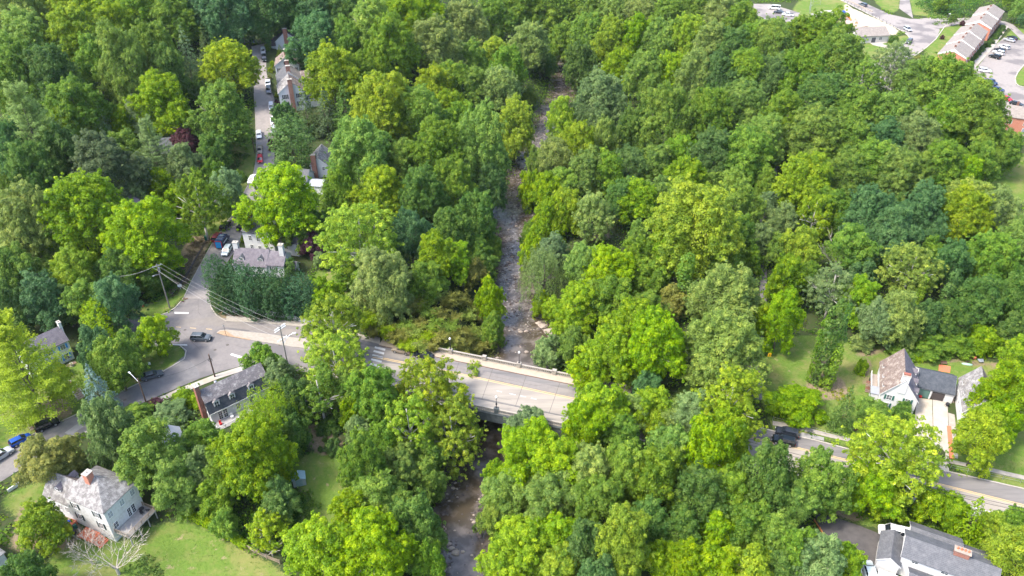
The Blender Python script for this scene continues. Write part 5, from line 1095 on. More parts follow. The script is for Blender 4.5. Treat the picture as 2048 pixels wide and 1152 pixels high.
q = G(368, 601); b = MB(); rs2 = random.Random(5); [b.box(rs2.uniform(-.6, .6), rs2.uniform(-.9, .9), 0, rs2.uniform(.2, .4), rs2.uniform(.15, .3), rs2.uniform(.1, .25), rs2.random() * 3) for _ in range(14)]; tag(b.build("brick_rubble", M["brick_brown"], None, q), "small heap of red brick rubble in the gutter of the village street", "rubble")
q = G(413, 480); wheelie("dark green bin by the weeds left of the blue van", *q, "green_plastic", s=1.3); q = G(549, 232); wheelie("dark green bin at the right kerb between two parked cars", *q, "green_plastic", s=1.2)
q = G(141, 771); b = MB(); b.lathe(0, 0, [(.3, 0), (.42, .5), (.45, .55), (.3, .55)]); tag(b.build("flower_pot", M["terracotta"], None, q), "orange terracotta pot on the grass bank left of the blue spruce", "pot")
q = G(144, 732); b = MB(); b.lathe(0, 0, [(.5, 0), (.5, .15), (.15, .2), (.15, .7), (.45, .8), (.4, .85)]); tag(b.build("bird_bath", M["concrete"], None, q), "stone bird bath on the lawn in front of the blue shuttered house", "bird bath")
def steps_px(name, p0, p1, w, label, n=8, m_="concrete", rails=True):
    a, b_ = Vector(G(*p0)), Vector(G(*p1)); d = (b_ - a); d.z = 0; L_ = d.length; d.normalize(); an = math.atan2(d.y, d.x); r_ = empty(name, a, an - math.pi / 2, label, "steps")
    b = MB()
    for k in range(n): b.box(0, (k + .5) * L_ / n, -.3, w, L_ / n - .06, .38 + k * .09)
    b.build("treads", M[m_], r_)
    if rails:
        for s in (-1, 1): b = MB(); b.tube((s * w / 2, 0, .9), (s * w / 2, L_, 1.6), .05, n=4); [b.tube((s * w / 2, q * L_ / 3, 0), (s * w / 2, q * L_ / 3, .9 + q * .23), .04, n=4) for q in range(4)]; b.build("handrail", M["trim"], r_)
steps_px("garden_steps", (70, 858), (52, 830), 1.6, "wooden railed steps climbing the bank behind the black parked car", m_="wood")
steps_px("garden_steps", (163, 797), (151, 783), 1.5, "short railed steps left of the blue spruce", n=5, m_="wood")
strip("garden_path", wl([(135, 760), (142, 778)]), wl([(141, 759), (149, 776)]), M["concrete_pale"], .1); strip("garden_path", wl([(122, 735), (150, 722)]), wl([(124, 740), (154, 726)]), M["mulch"], .1)
# white wall along the hedge
def wallrun(name, pl, h, th, m_, label, z0=-.3, cap=None, cat="wall", top=None):
    p = [Vector(P(a, b, 0)) for a, b in pl]; r_ = empty(name, p[0], 0, label, cat); b = MB(); c_ = MB()
    for i in range(len(p) - 1):
        d = p[i + 1] - p[i]; m2 = (p[i] + p[i + 1]) / 2 - p[0]; b.box(m2.x, m2.y, z0, d.length + .05, th, h - z0, math.atan2(d.y, d.x)); c_.box(m2.x, m2.y, h, d.length + .08, th + .12, .08, math.atan2(d.y, d.x))
    b.build("wall_face", M[m_], r_)
    if cap: c_.build("coping", M[cap], r_)
wallrun("retaining_wall", [(447, 622), (480, 624), (530, 629), (580, 638), (627, 649)], 1.15, .3, "white_wall", "long white wall curving along the foot of the dark hedge", cap="trim")
wallrun("stone_wall", [(345, 590), (372, 556), (392, 520), (412, 486), (425, 470)], .6, .4, "stone", "low grey stone wall edging the weedy bank left of the village street", cat="wall")
wallrun("stone_wall", [(300, 806), (240, 832), (170, 867)], .3, .35, "concrete", "low kerb wall along the lower side of the lane by the spruce", cat="wall")
wallrun("white_fence_wall", [(17, 985), (40, 970)], .8, .15, "trim", "short white picket wall beside the lane at the left edge", cat="fence")
# rail fences
def fence(name, pl, label, h=1.1, m_="wood", step=2.4, rails=(.35, .7, 1.05), lift=0, cat="fence", pr=.08, rr=.05, z=None):
    pts = [Vector(G(a, b)) for a, b in pl]; r_ = empty(name, pts[0], 0, label, cat); posts = []
    d = [0]
    for i in range(len(pts) - 1): d.append(d[-1] + (pts[i + 1] - pts[i]).length)
    n = max(1, int(d[-1] / step)); out = []
    for k in range(n + 1):
        t = d[-1] * k / n; i = max(j for j in range(len(d)) if d[j] <= t + 1e-6); i = min(i, len(pts) - 2); q = pts[i] + (pts[i + 1] - pts[i]) * ((t - d[i]) / (d[i + 1] - d[i])); q = q - pts[0]; out.append(q)
    for q in out: b = MB(); b.box(q.x, q.y, q.z - .2, pr * 2, pr * 2, h + .3); b.build("post", M[m_], r_)
    b = MB()
    for a, c in zip(out, out[1:]):
        for z_ in rails: b.tube(a + Vector((0, 0, z_)), c + Vector((0, 0, z_)), rr, n=4)
    b.build("rail", M[m_], r_)
fence("rail_fence", [(486, 1092), (520, 1112), (560, 1128)], "weathered wooden rail fence at the end of the overgrown hedge, bottom left lawn")
fence("wire_fence", [(1545, 841), (1600, 856), (1660, 872), (1720, 888)], "low wire fence with pale posts above the pavement at the round bush", h=1.1, m_="metal_grey", rails=(.5, 1.05), pr=.035, rr=.02, step=3)
fence("wire_fence", [(1900, 938), (1960, 950), (2048, 968), (2150, 992)], "low wire fence with pale posts along the verge right of the driveway", h=1.1, m_="metal_grey", rails=(.5, 1.05), pr=.035, rr=.02, step=3)
fence("timber_edge", [(1628, 1042), (1650, 1075)], "low orange timber edging at the left end of the dark driveway", h=.5, m_="wood_orange", rails=(.15, .35), rr=.09, step=1.5)
fence("court_fence", [(1619, 30), (1619, 12), (1640, 10)], "tall thin chain fence at the corner of the white court", h=4, m_="metal_grey", rails=(.3, 2, 3.9), pr=.05, rr=.03, step=4)
fence("slope_fence", [(1688, 4), (1740, 30), (1780, 52), (1800, 64)], "dark wire fence along the top of the pale stone slope", h=1.2, m_="metal_dark", rails=(.6, 1.15), pr=.05, rr=.02, step=3)
fence("garden_fence", [(600, 495), (640, 510), (655, 520)], "low grey garden fence right of the long white house", h=1.2, m_="wood_grey", rails=(.3, .6, .9, 1.15), rr=.09)
# court and playground
area("court_pad", [(1620, 28), (1650, 21), (1669, 20), (1688, 30), (1670, 38), (1630, 36)], M["concrete_pale"], ZP + .06)
area("play_surface", [(1668, 38), (1690, 29), (1738, 52), (1704, 57), (1680, 56)], mat("play_mulch", (.45, .33, .27), (.38, .27, .22), 1), ZP + .07)
area("path", [(1737, 84), (1752, 80), (1765, 80), (1780, 76), (1784, 82), (1764, 88), (1788, 96), (1783, 100), (1762, 94), (1745, 90)], M["concrete_pale"], ZP + .06); area("path", [(1741, 134), (1788, 97), (1794, 100), (1747, 139)], M["concrete_pale"], ZP + .065)
wallrun("play_wall", [(1690, 28), (1738, 51)], ZP + .5, .4, "stone_pale", "pale low wall between the playground and the stone slope", z0=ZP - 1)
for o in [bpy.data.objects["play_wall"]]: pass
q = G(1684, 39); Pg = empty("playground_frame", q, 0, "blue and orange climbing frame with slide beside the white court", "play equipment")
b = MB(); [b.tube((x, y, 0), (x, y, 3.2), .08, n=6) for x in (-1.2, 1.2) for y in (-1, 1)]; b.box(0, 0, 1.4, 2.6, 2.2, .12); b.build("tower_frame", M["orange_plastic"], Pg)
b = MB(); b.add([(-1.5, -1.3, 3.2), (1.5, -1.3, 3.2), (1.5, 1.3, 3.2), (-1.5, 1.3, 3.2), (0, 0, 4.3)], [(0, 1, 4), (1, 2, 4), (2, 3, 4), (3, 0, 4), (3, 2, 1, 0)]); b.build("canopy_roof", M["blue_plastic"], Pg)
b = MB(); b.prism([(-1.3, -.4, 1.5), (-4.2, -.4, .2), (-4.6, -.4, .2), (-4.6, -.4, .35), (-1.3, -.4, 1.7)], (0, .8, 0)); b.build("slide", M["blue_plastic"], Pg)
b = MB(); b.path([(1.2, 0, 1.6), (2.5, -.4, 1.4), (3.2, -1.2, .9), (3.6, -2, .3)], .4, 8); b.build("tube_slide", M["orange_plastic"], Pg)
q = G(1712, 50); b = MB(); [b.tube((x, 0, 0), (0, 0, 2.2), .05, n=5) for x in (-1, 1)]; [b.tube((x, 2.5, 0), (0, 2.5, 2.2), .05, n=5) for x in (-1, 1)]; b.tube((0, 0, 2.2), (0, 2.5, 2.2), .05, n=5); tag(b.build("swing_frame", M["red_plastic"], None, q), "small red swing frame on the play surface", "play equipment")
# back garden of the cottages
q = G(1884, 707); Sf = empty("garden_swing_bench", q, R(-15), "orange wooden framed garden table behind the white cottages", "garden furniture"); b = MB(); b.box(0, 0, .7, 1.6, .9, .08); [b.box(x, y, 0, .1, .1, .7) for x in (-.7, .7) for y in (-.4, .4)]; b.build("frame", M["wood_orange"], Sf); b = MB(); b.lathe(0, 0, [(.3, .78), (.55, .95), (.5, 1.2), (.2, 1.35)], 10); b.build("fire_bowl", M["terracotta"], Sf)
q = G(1893, 706); b = MB(); b.lathe(0, 0, [(.3, 0), (.34, .45), (.3, .9), (.26, .92)], 12); tag(b.build("blue_barrel", mat("barrel_blue", (.1, .28, .5), rough=.4), None, q), "pale blue barrel beside the orange garden table", "barrel")
q = G(1795, 690); b = MB(); b.lathe(0, 0, [(.02, -1.9), (.25, -1.4), (.38, 0), (.25, 1.4), (.02, 1.9)], 8); b.xform(Matrix.Rotation(R(90), 4, 'Y') @ Matrix.Scale(.55, 4, (1, 0, 0))); o = b.build("kayak", M["teal"], None, (q[0], q[1], q[2] + .2)); tag(o, "teal kayak lying at the edge of the bushes behind the cottages", "kayak")
q = G(1934, 729); b = MB(); b.prism([(1.2 * math.cos(t / 12 * 6.283), .38 * math.sin(t / 12 * 6.283), 0.05) for t in range(12)], (0, 0, .1)); o = b.build("surfboard", M["mint"], None, q); o.rotation_euler.z = -.2; tag(o, "pale mint board lying on the back lawn of the cottages", "board")
q = G(1960, 725); b = MB(); b.prism([(-.5, -.35, .45), (.5, -.35, .45), (.7, .35, .7), (-.7, .35, .7)], (0, 0, .1)); b.box(0, 0, .3, .9, .6, .25, top=1.2); b.tube((0, .5, .2), (0, .5, .2001), .2); [b.tube((s * .35, -.9, .6), (s * .3, .3, .35), .03, n=4) for s in (-1, 1)]; tag(b.build("wheelbarrow", M["metal_grey"], None, q), "grey wheelbarrow on the stone path behind the right cottage", "wheelbarrow")
q = G(1949, 718); b = MB(); b.lathe(0, 0, [(.25, 0), (.35, .5), (.3, .6)]); tag(b.build("planter", M["terracotta"], None, q), "reddish planter left of the grey wheelbarrow", "planter")
q = G(1887, 729); b = MB(); b.box(0, 0, .4, 1.4, .45, .06, -.1); [b.box(x, 0, 0, .08, .4, .4, -.1) for x in (-.6, .6)]; b.box(0, .22, .5, 1.4, .06, .4, -.1); tag(b.build("garden_bench", M["pole_wood"], None, q), "dark bench on the red brick patio behind the garages", "bench")
q = G(1893, 813); b = MB(); b.lathe(0, 0, [(.35, .5), (.4, .8), (.3, 1.05)]); [b.tube((x, y, 0), (x * .6, y * .6, .6), .03, n=4) for x in (-.4, .4) for y in (-.3, .3)]; tag(b.build("barbecue", M["metal_dark"], None, q), "black barbecue in front of the dark garage door", "barbecue")
q = G(1840, 795); b = MB(); b.lathe(0, 0, [(.25, 0), (.35, .45), (.3, .5)]); tag(b.build("planter", M["red_plastic"], None, q), "small red and white planter beside the green garage door", "planter")
q = G(1740, 765); wheelie("black bin by the side terrace of the left white cottage", *q, "metal_dark", s=1.1)
q = G(2,1000) 
# ---------------- vegetation ----------------
COL = dict(L=(.190, .292, .026), Y=(.205, .298, .030), G=(.150, .242, .038), D=(.102, .176, .042), B=(.090, .172, .056), P=(.222, .292, .076), S=(.178, .248, .092), O=(.205, .220, .060), V=(.226, .308, .040), U=(.10, .045, .05), M=(.11, .05, .05), N=(.16, .215, .175), K=(.088, .130, .046), W=(.168, .255, .052), H=(.048, .108, .042))
CNAME = dict(L="bright lime green", Y="yellow green", G="mid green", D="dark green", B="bluish dark green", P="pale sage green", S="grey green", O="olive brown", V="fresh yellow green", U="purple red", M="maroon", N="silvery blue", K="very dark green", W="soft green", H="dark green")
def quads(Pt, Nn, size, r, asp=.8):
    n = len(Pt); Nn = Nn / np.linalg.norm(Nn, axis=1, keepdims=True); t = r.normal(size=(n, 3)); a = np.cross(Nn, t); a /= np.linalg.norm(a, axis=1, keepdims=True); b = np.cross(Nn, a)
    s = (np.asarray(size) * r.uniform(.6, 1.3, n))[:, None] / 2; k = [r.uniform(.6, 1.15, (n, 1)) for _ in range(4)]
    bend = Nn * s * r.uniform(-.35, .35, (n, 1))
    V_ = np.stack([Pt + a * s * k[0] + bend, Pt + b * s * asp * k[1], Pt - a * s * k[2] + bend, Pt - b * s * asp * k[3]], 1).reshape(-1, 3)
    return V_
def leafmesh(name, parts, tint):
    V_ = np.concatenate(parts); n = len(V_) // 4; F_ = np.arange(4 * n).reshape(n, 4)
    return mesh_np(name, V_, F_, [M["leaf"]], attr={"tint": np.repeat(np.clip(tint, 0, 1), 4)})
def sph(n, r):
    v = r.normal(size=(n, 3)); return v / np.linalg.norm(v, axis=1, keepdims=True)
def puffs_to_leaves(cs, rsz, r, ls, dens, up=.25, flat=1., tvar=.16, sparse=0):
    out = []; tn = []
    cs = np.array(cs); rsz = np.array(rsz); ptv = r.normal(0, tvar, len(cs))
    for i, (c, rr) in enumerate(zip(cs, rsz)):
        n = int(dens * 12.56 * rr * rr / (ls * ls * .55)); d = sph(n, r); d[:, 2] = np.where(d[:, 2] < -.3, -d[:, 2], d[:, 2])
        lob = 1 + .13 * np.sin(d[:, 0] * 5 + i) * np.sin(d[:, 1] * 6 + 2 * i) ; rad = rr * lob * r.uniform(.68, 1.08, n)
        q = c + d * rad[:, None] * np.array([1, 1, flat])
        dd = np.linalg.norm((q[:, None, :] - cs[None]) / np.array([1, 1, flat]), axis=2) / rsz[None]; dd[:, i] = 9
        keep = dd.min(1) > .70
        q = q[keep]; d = d[keep]; nn = d * .9 + r.normal(0, .38, d.shape) + np.array([0, 0, up]); out.append(quads(q, nn, ls, r)); tn.append(.5 + ptv[i] + r.normal(0, .13, len(q)))
    return out, np.concatenate(tn)
def norm_mesh(me, Rn, Zn=None):
    n = len(me.vertices); v = np.empty(n * 3, np.float32); me.vertices.foreach_get("co", v); v = v.reshape(-1, 3)
    k = Rn / np.percentile(np.hypot(v[:, 0], v[:, 1]), 98.5); Zn = Zn or Rn; zt = np.percentile(v[:, 2], 99.3); zb = np.percentile(v[:, 2], .7); kz = 2 * Zn / (zt - zb)
    v[:, :2] *= k; v[:, 2] = (v[:, 2] - (zt + zb) / 2) * kz; me.vertices.foreach_set("co", v.ravel()); me.update(); return me
def crown_round(name, Rn, seed, ls=.46, dens=1.15, open_=0., droop=0., tall=1.):
    """limbs carry lobes, lobes carry small leaf clumps"""
    r = np.random.default_rng(seed); NL = int(r.integers(13, 19)) + (4 if Rn > 7 else 0); cs = []; rz = []
    pr = .82 if Rn > 7 else .72 if Rn > 5 else .6
    for i in range(NL):
        u = (i + .5) / NL; z = 1 - u * 1.75; a = i * 2.39996 + r.normal(0, .35); h = math.sqrt(max(0, 1 - z * z)) * (1 - .25 * max(0, z)); lr = Rn * r.uniform(.28, .46); f = (Rn - lr * .8) * r.uniform(.72, 1.12)
        c0 = np.array((h * math.cos(a) * f, h * math.sin(a) * f, z * f * 1.15)); n = int((9 if open_ else 15) * (lr / pr / 2.4) ** 1.6) + 5
        for k in range(n):
            d = sph(1, r)[0]; out = c0 / (np.linalg.norm(c0) + .01); d = d + out * .55 + np.array([0, 0, .2]); d /= np.linalg.norm(d)
            cs.append(tuple(c0 + d * lr * r.uniform(.5, 1.08) * np.array([1, 1, 1.1]))); rz.append(pr * r.uniform(.5, 1.25) * (.85 if open_ else 1))
        for k in range(3 if not open_ else 5):
            d = c0 / (np.linalg.norm(c0) + .01) + sph(1, r)[0] * .55; d /= np.linalg.norm(d); cs.append(tuple(c0 + d * lr * r.uniform(1.15, 1.45))); rz.append(pr * r.uniform(.35, .6))
        if not open_: cs.append(tuple(c0)); rz.append(lr * .78)
    if not open_:
        for i in range(9): cs.append(tuple(sph(1, r)[0] * Rn * .36)); rz.append(Rn * .42)
    else:
        for i in range(5): cs.append(tuple(sph(1, r)[0] * Rn * .4)); rz.append(Rn * .2)
    o, t = puffs_to_leaves(cs, rz, r, ls, dens * (.9 if open_ else 1), up=.38)
    return norm_mesh(leafmesh(name, o, t), Rn)
def crown_cone(name, Rn, Hn, seed, ls=.34, kind='spruce'):
    """centre at z=0, spans -Hn/2..Hn/2"""
    r = np.random.default_rng(seed); out = []; tn = []; lv = int(Hn / (.55 if kind == 'spruce' else .5))
    for k in range(lv):
        t = k / (lv - 1); z = -Hn / 2 + Hn * t
        if kind == 'spruce': rad = Rn * (1 - t) ** .85 + .15
        elif kind == 'column': rad = Rn * min(1, 1.25 * math.sqrt(max(0, 1 - t ** 2.2)) ) * (.75 + .25 * min(1, t * 5)) + .1
        nb = max(5, int(rad * 5.5)); a0 = r.uniform(0, 6.28)
        for j in range(nb):
            a = a0 + j * 6.283 / nb + r.normal(0, .15); L_ = rad * r.uniform(.78, 1.12); n = int(L_ * 11) + 4; s = r.uniform(.25 if L_ > 1 else 0, 1, n) ** .7
            side = r.normal(0, .13, n) * (L_ * .5 + .3); px = math.cos(a) * s * L_ - math.sin(a) * side; py = math.sin(a) * s * L_ + math.cos(a) * side
            if kind == 'spruce': pz = z - s * L_ * .28 + r.normal(0, .09, n)
            else: pz = z + s * L_ * .45 + r.normal(0, .15, n)
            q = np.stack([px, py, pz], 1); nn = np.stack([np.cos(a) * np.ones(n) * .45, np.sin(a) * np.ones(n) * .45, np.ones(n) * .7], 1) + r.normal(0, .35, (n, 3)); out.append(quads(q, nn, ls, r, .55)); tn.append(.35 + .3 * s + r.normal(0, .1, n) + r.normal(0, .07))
    return leafmesh(name, out, np.concatenate(tn))
def crown_pine(name, Rn, seed, ls=.42):
    """feathery white pine: upswept plumes in tiers, roughly spherical envelope with pointed shoots"""
    r = np.random.default_rng(seed); out = []; tn = []
    for k in range(19):
        t = k / 18; z = -Rn + 2 * Rn * t; rad = Rn * (.55 + .5 * math.sin(math.pi * min(1, t * 1.15 + .18))) * (1.05 - .55 * t)
        for j in range(11 + int(6 * (1 - t))):
            a = r.uniform(0, 6.283); L_ = rad * r.uniform(.7, 1.15); n = int(46 + 14 * L_); s = r.uniform(.15, 1, n) ** .65; w_ = .30 * L_ * (s * (1.25 - s)) + .15
            side = r.normal(0, 1, n) * w_ * .6; px = math.cos(a) * s * L_ - math.sin(a) * side; py = math.sin(a) * s * L_ + math.cos(a) * side; pz = z + (.10 + .35 * t) * L_ * s ** 2 + r.normal(0, .16, n) - np.abs(side) * .1
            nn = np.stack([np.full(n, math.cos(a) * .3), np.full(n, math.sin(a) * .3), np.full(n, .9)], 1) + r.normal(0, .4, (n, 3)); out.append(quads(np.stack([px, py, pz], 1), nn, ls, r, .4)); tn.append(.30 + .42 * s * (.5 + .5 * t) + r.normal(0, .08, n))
    return leafmesh(name, out, np.concatenate(tn))
def crown_willow(name, Rn, seed):
    r = np.random.default_rng(seed); out = []; tn = []
    for k in range(150):
        d = sph(1, r)[0]; d[2] = abs(d[2]) * .9; st = d * Rn * r.uniform(.55, .98); n = 60; s = r.uniform(0, 1, n); L_ = Rn * r.uniform(.4, .8)
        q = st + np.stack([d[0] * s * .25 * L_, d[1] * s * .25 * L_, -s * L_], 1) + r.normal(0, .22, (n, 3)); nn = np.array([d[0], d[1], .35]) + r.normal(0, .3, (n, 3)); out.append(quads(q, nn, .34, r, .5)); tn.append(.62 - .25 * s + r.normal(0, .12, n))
    return leafmesh(name, out, np.concatenate(tn))
def crown_ivy(name, Rn, Hn, seed):
    r = np.random.default_rng(seed); cs = []; rz = []
    for k in range(int(Hn * 2.6)):
        t = k / (Hn * 2.6); z = -Hn / 2 + Hn * t; a = r.uniform(0, 6.28); q = Rn * (1 - .55 * t) * r.uniform(.1, .6); cs.append((q * math.cos(a), q * math.sin(a), z)); rz.append(Rn * (.62 - .28 * t) * r.uniform(.8, 1.15))
    o, t = puffs_to_leaves(cs, rz, r, .36, 1.0, flat=1.25, tvar=.12); return leafmesh(name, o, t)
def crown_bamboo(name, Hn, seed):
    r = np.random.default_rng(seed); out = []; tn = []
    for k in range(38):
        a = r.uniform(0, 6.28); h = Hn * r.uniform(.55, 1); lean = r.uniform(.15, .42) * h; n = 95; s = r.uniform(.15, 1, n) ** .8
        q = np.stack([math.cos(a) * lean * s ** 2.2, math.sin(a) * lean * s ** 2.2, h * (s - .28 * s ** 3)], 1) + r.normal(0, 1, (n, 3)) * (.15 + .3 * s[:, None]) * np.array([.6, .6, .5]) + np.array([r.normal(0, .5), r.normal(0, .5), 0])
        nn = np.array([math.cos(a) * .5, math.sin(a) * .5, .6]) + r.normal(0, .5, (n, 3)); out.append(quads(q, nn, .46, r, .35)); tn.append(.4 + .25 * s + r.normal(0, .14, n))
    return leafmesh(name, out, np.concatenate(tn))
def trunk_mesh(name, seed, spread=.62, limbs=7, top=1.35, mat_="bark", r0=.045):
    """unit crown radius, crown centre at z=1"""
    rr = random.Random(seed); b = MB(); pts = [(0, 0, 0), (rr.uniform(-.03, .03), rr.uniform(-.03, .03), .35), (rr.uniform(-.05, .05), rr.uniform(-.05, .05), .7), (rr.uniform(-.08, .08), 0, top)]
    for i in range(3): b.tube(pts[i], pts[i + 1], r0 * (1 - .22 * i), r0 * (1 - .22 * (i + 1)) + .003, 7)
    for k in range(limbs):
        a = k * 2.4 + rr.uniform(-.3, .3); z0 = rr.uniform(.45, .85); e = spread * rr.uniform(.7, 1.15); mid = (math.cos(a) * e * .45, math.sin(a) * e * .45, z0 + .16); end = (math.cos(a) * e, math.sin(a) * e, z0 + rr.uniform(.25, .5))
        b.tube((0, 0, z0), mid, r0 * .5, r0 * .36, 5); b.tube(mid, end, r0 * .36, r0 * .12, 5)
        for q in range(2): a2 = a + rr.uniform(-.9, .9); b.tube(mid, (mid[0] + math.cos(a2) * e * .4, mid[1] + math.sin(a2) * e * .4, mid[2] + rr.uniform(.12, .3)), r0 * .24, r0 * .07, 4)
    return mesh_np(name, b.v, b.f, [M[mat_]], smooth=True)
def bare_mesh(name, seed, Rn, Hn, mat_="dead_wood", lev=5, r0=.22, spread=.75, base_h=.25):
    rr = random.Random(seed); b = MB()
    def br(p, d, L_, r, k):
        segs = 3; q = p
        for i in range(segs):
            d = (d + Vector((rr.gauss(0, .12), rr.gauss(0, .12), rr.gauss(0, .06) + .03))).normalized(); q2 = q + d * L_ / segs; b.tube(q, q2, r * (1 - .25 * i), r * (1 - .25 * (i + 1)), 5 if k < 2 else 3, caps=False)
            if k < lev and i > 0:
                for _ in range(1 if k > 0 else 2):
                    ax = Vector((rr.gauss(0, 1), rr.gauss(0, 1), rr.gauss(0, .5))).normalized(); nd = (d + ax * spread).normalized(); br(q2, nd, L_ * rr.uniform(.55, .8), max(.03, r * .45), k + 1)
            q = q2
        if k < lev: br(q, (d + Vector((rr.gauss(0, .2), rr.gauss(0, .2), .05))).normalized(), L_ * .75, max(.03, r * .5), k + 1)
    b.tube((0, 0, -.5), (0, 0, Hn * base_h), r0 * 1.2, r0, 8)
    for k in range(5): a = k * 1.3 + rr.random(); br(Vector((0, 0, Hn * base_h * rr.uniform(.7, 1))), Vector((math.cos(a) * spread, math.sin(a) * spread, .75)).normalized(), Rn * .62, r0 * .6, 1)
    return mesh_np(name, b.v, b.f, [M[mat_]])
PROTO = {}
for sz, Rn in (('s', 4.), ('m', 6.), ('l', 9.)):
    PROTO['round' + sz] = [(crown_round("crown", Rn, 10 + i * 7 + int(Rn), ls=.30 if sz == 's' else .35 if sz == 'm' else .41), Rn) for i in range(6 if sz != 'l' else 4)]
    PROTO['open' + sz] = [(crown_round("crown", Rn, 50 + i * 7 + int(Rn), ls=.28 if sz == 's' else .32 if sz == 'm' else .38, open_=.55), Rn) for i in range(3)]
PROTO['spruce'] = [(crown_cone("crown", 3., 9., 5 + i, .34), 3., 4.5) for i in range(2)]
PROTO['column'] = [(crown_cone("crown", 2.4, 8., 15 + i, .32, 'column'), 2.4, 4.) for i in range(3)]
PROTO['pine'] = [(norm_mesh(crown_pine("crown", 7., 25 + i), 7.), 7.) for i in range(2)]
PROTO['willow'] = [(norm_mesh(crown_willow("crown", 6., 35), 6.), 6.)]
PROTO['ivy'] = [(crown_ivy("crown", 1.8, 11., 45 + i), 1.8, 5.5) for i in range(2)]
TR = [trunk_mesh("trunk", i) for i in range(4)]; TRP = [trunk_mesh("trunk", 20 + i, .75, 10, 1.5, "bark_pale") for i in range(2)]
TREES = []      # (cx, cy, rx, ry, label base, root)
LM = [("the village street", 520, 260), ("the row of white gabled houses", 575, 140), ("the dark hedge", 520, 590), ("the long white cottage with dormers", 520, 510), ("the riffle of the creek", 1030, 500), ("the far bend of the creek", 1105, 190), ("the bridge", 1000, 770), ("the bridge's left end", 760, 710),
      ("the junction", 400, 680), ("the blue shuttered house", 115, 685), ("the hipped bottom left house", 200, 1000), ("the gambrel house", 460, 790), ("the garden shed", 600, 960), ("the white cottages with garages", 1860, 790), ("the woodland path", 1525, 500), ("the apartment rows", 1950, 110),
      ("the community hall", 1740, 70), ("the bottom right split level house", 1870, 1100), ("the dark stream under the bridge", 940, 980), ("the driveway brick strip", 1900, 880), ("the parked cars at the bottom left", 60, 870), ("the lawn by the woodland path", 1610, 740), ("the upper left forest corner", 60, 60), ("the bleached dead trees at right", 1665, 450), ("the bleached fallen limbs at bottom left", 240, 1080), ("the lower right brick row", 2010, 250), ("the top edge", 1300, 0), ("the bottom edge", 1300, 1150)]
def where(cx, cy):
    best = min(LM, key=lambda q: math.hypot((cx - q[1]) * .8, cy - q[2])); dx, dy = cx - best[1], cy - best[2]
    d = ("right of" if dx > 0 else "left of") if abs(dx) > abs(dy) * 1.1 else ("below" if dy > 0 else "above")
    return d + " " + best[0], math.hypot(dx, dy)
NAMES = dict(round="broadleaf_tree", open="sycamore_tree", spruce="spruce_tree", column="cypress_tree", pine="pine_tree", willow="willow_tree", ivy="ivy_covered_trunk", bush="bush")
SHAPE = dict(round="rounded", open="open crowned", spruce="conical conifer", column="narrow conifer", pine="feathery pine", willow="drooping", ivy="ivy wrapped trunk", bush="bush")
trng = random.Random(11)
def theta(pos): return math.atan2(CAM_Z - pos[2], math.hypot(pos[0], pos[1]))
def tree(cx, cy, rx, ry=None, kind='round', col='G', label=None, clear=None, group="trees of the wooded valley", jit=.12):
    if kind == 'pine' and rx < 60: pass
    hc = 6.
    for _ in range(4):
        pos = G(cx, cy, hc); s = scale_at(*pos); R_ = rx / s; th = theta(pos)
        if ry is None: b = (1.2 if kind in ('round', 'open', 'pine', 'willow') else .8 if kind == 'bush' else 1.5) * R_
        else:
            v = (ry / s) ** 2 - (R_ * math.sin(th)) ** 2 * (1 if kind in ('round', 'open', 'bush', 'pine', 'willow') else .35); b = math.sqrt(max(v, 0)) / math.cos(th); b = max(b, (.9 if kind in ('round', 'open', 'pine', 'willow') else .5) * R_)
        b = min(b, 1.6 * R_) if kind not in ('ivy', 'column', 'spruce') else b
        hc = b * (.72 if kind == 'bush' else .96) + (clear if clear is not None else (0 if kind == 'bush' else .25 if kind in ('column', 'spruce', 'ivy') else .35 * R_))
    base = (pos[0], pos[1], pos[2] - hc)
    key = kind if kind in PROTO else ('open' if kind == 'open' else 'round') + ('s' if R_ < 4.6 else 'm' if R_ < 7.2 else 'l')
    pr = trng.choice(PROTO[key]); me, Rn = pr[0], pr[1]; Hn = pr[2] if len(pr) > 2 else Rn
    nm = NAMES[kind]; t = empty(nm, base, trng.uniform(0, 6.283))
    c = link("crown" if kind != 'bush' else "foliage", me, t); c.location = (0, 0, hc); c.scale = (R_ / Rn, R_ / Rn, b / Hn)
    jv = 1 + trng.uniform(-jit, jit); jr = 1 + trng.uniform(-.08, .04); k = [COL[col][0] * jv * jr, COL[col][1] * jv, COL[col][2] * jv * (1 + trng.uniform(-.1, .3))]; c.color = (*k, 1)
    if kind != 'bush':
        tr = link("trunk", trng.choice(TRP if kind == 'open' else TR), t); tr.scale = (R_ * 1., R_ * 1., hc) if kind in ('round', 'open', 'willow') else (R_ * .5, R_ * .5, hc)
        if kind in ('ivy',): tr.scale = (R_ * .9, R_ * .9, hc * .72)
    tag(t, None, "bush" if kind == 'bush' else "tree", group)
    TREES.append([cx, cy, rx, ry or rx, label, t, kind, col, R_]); return t
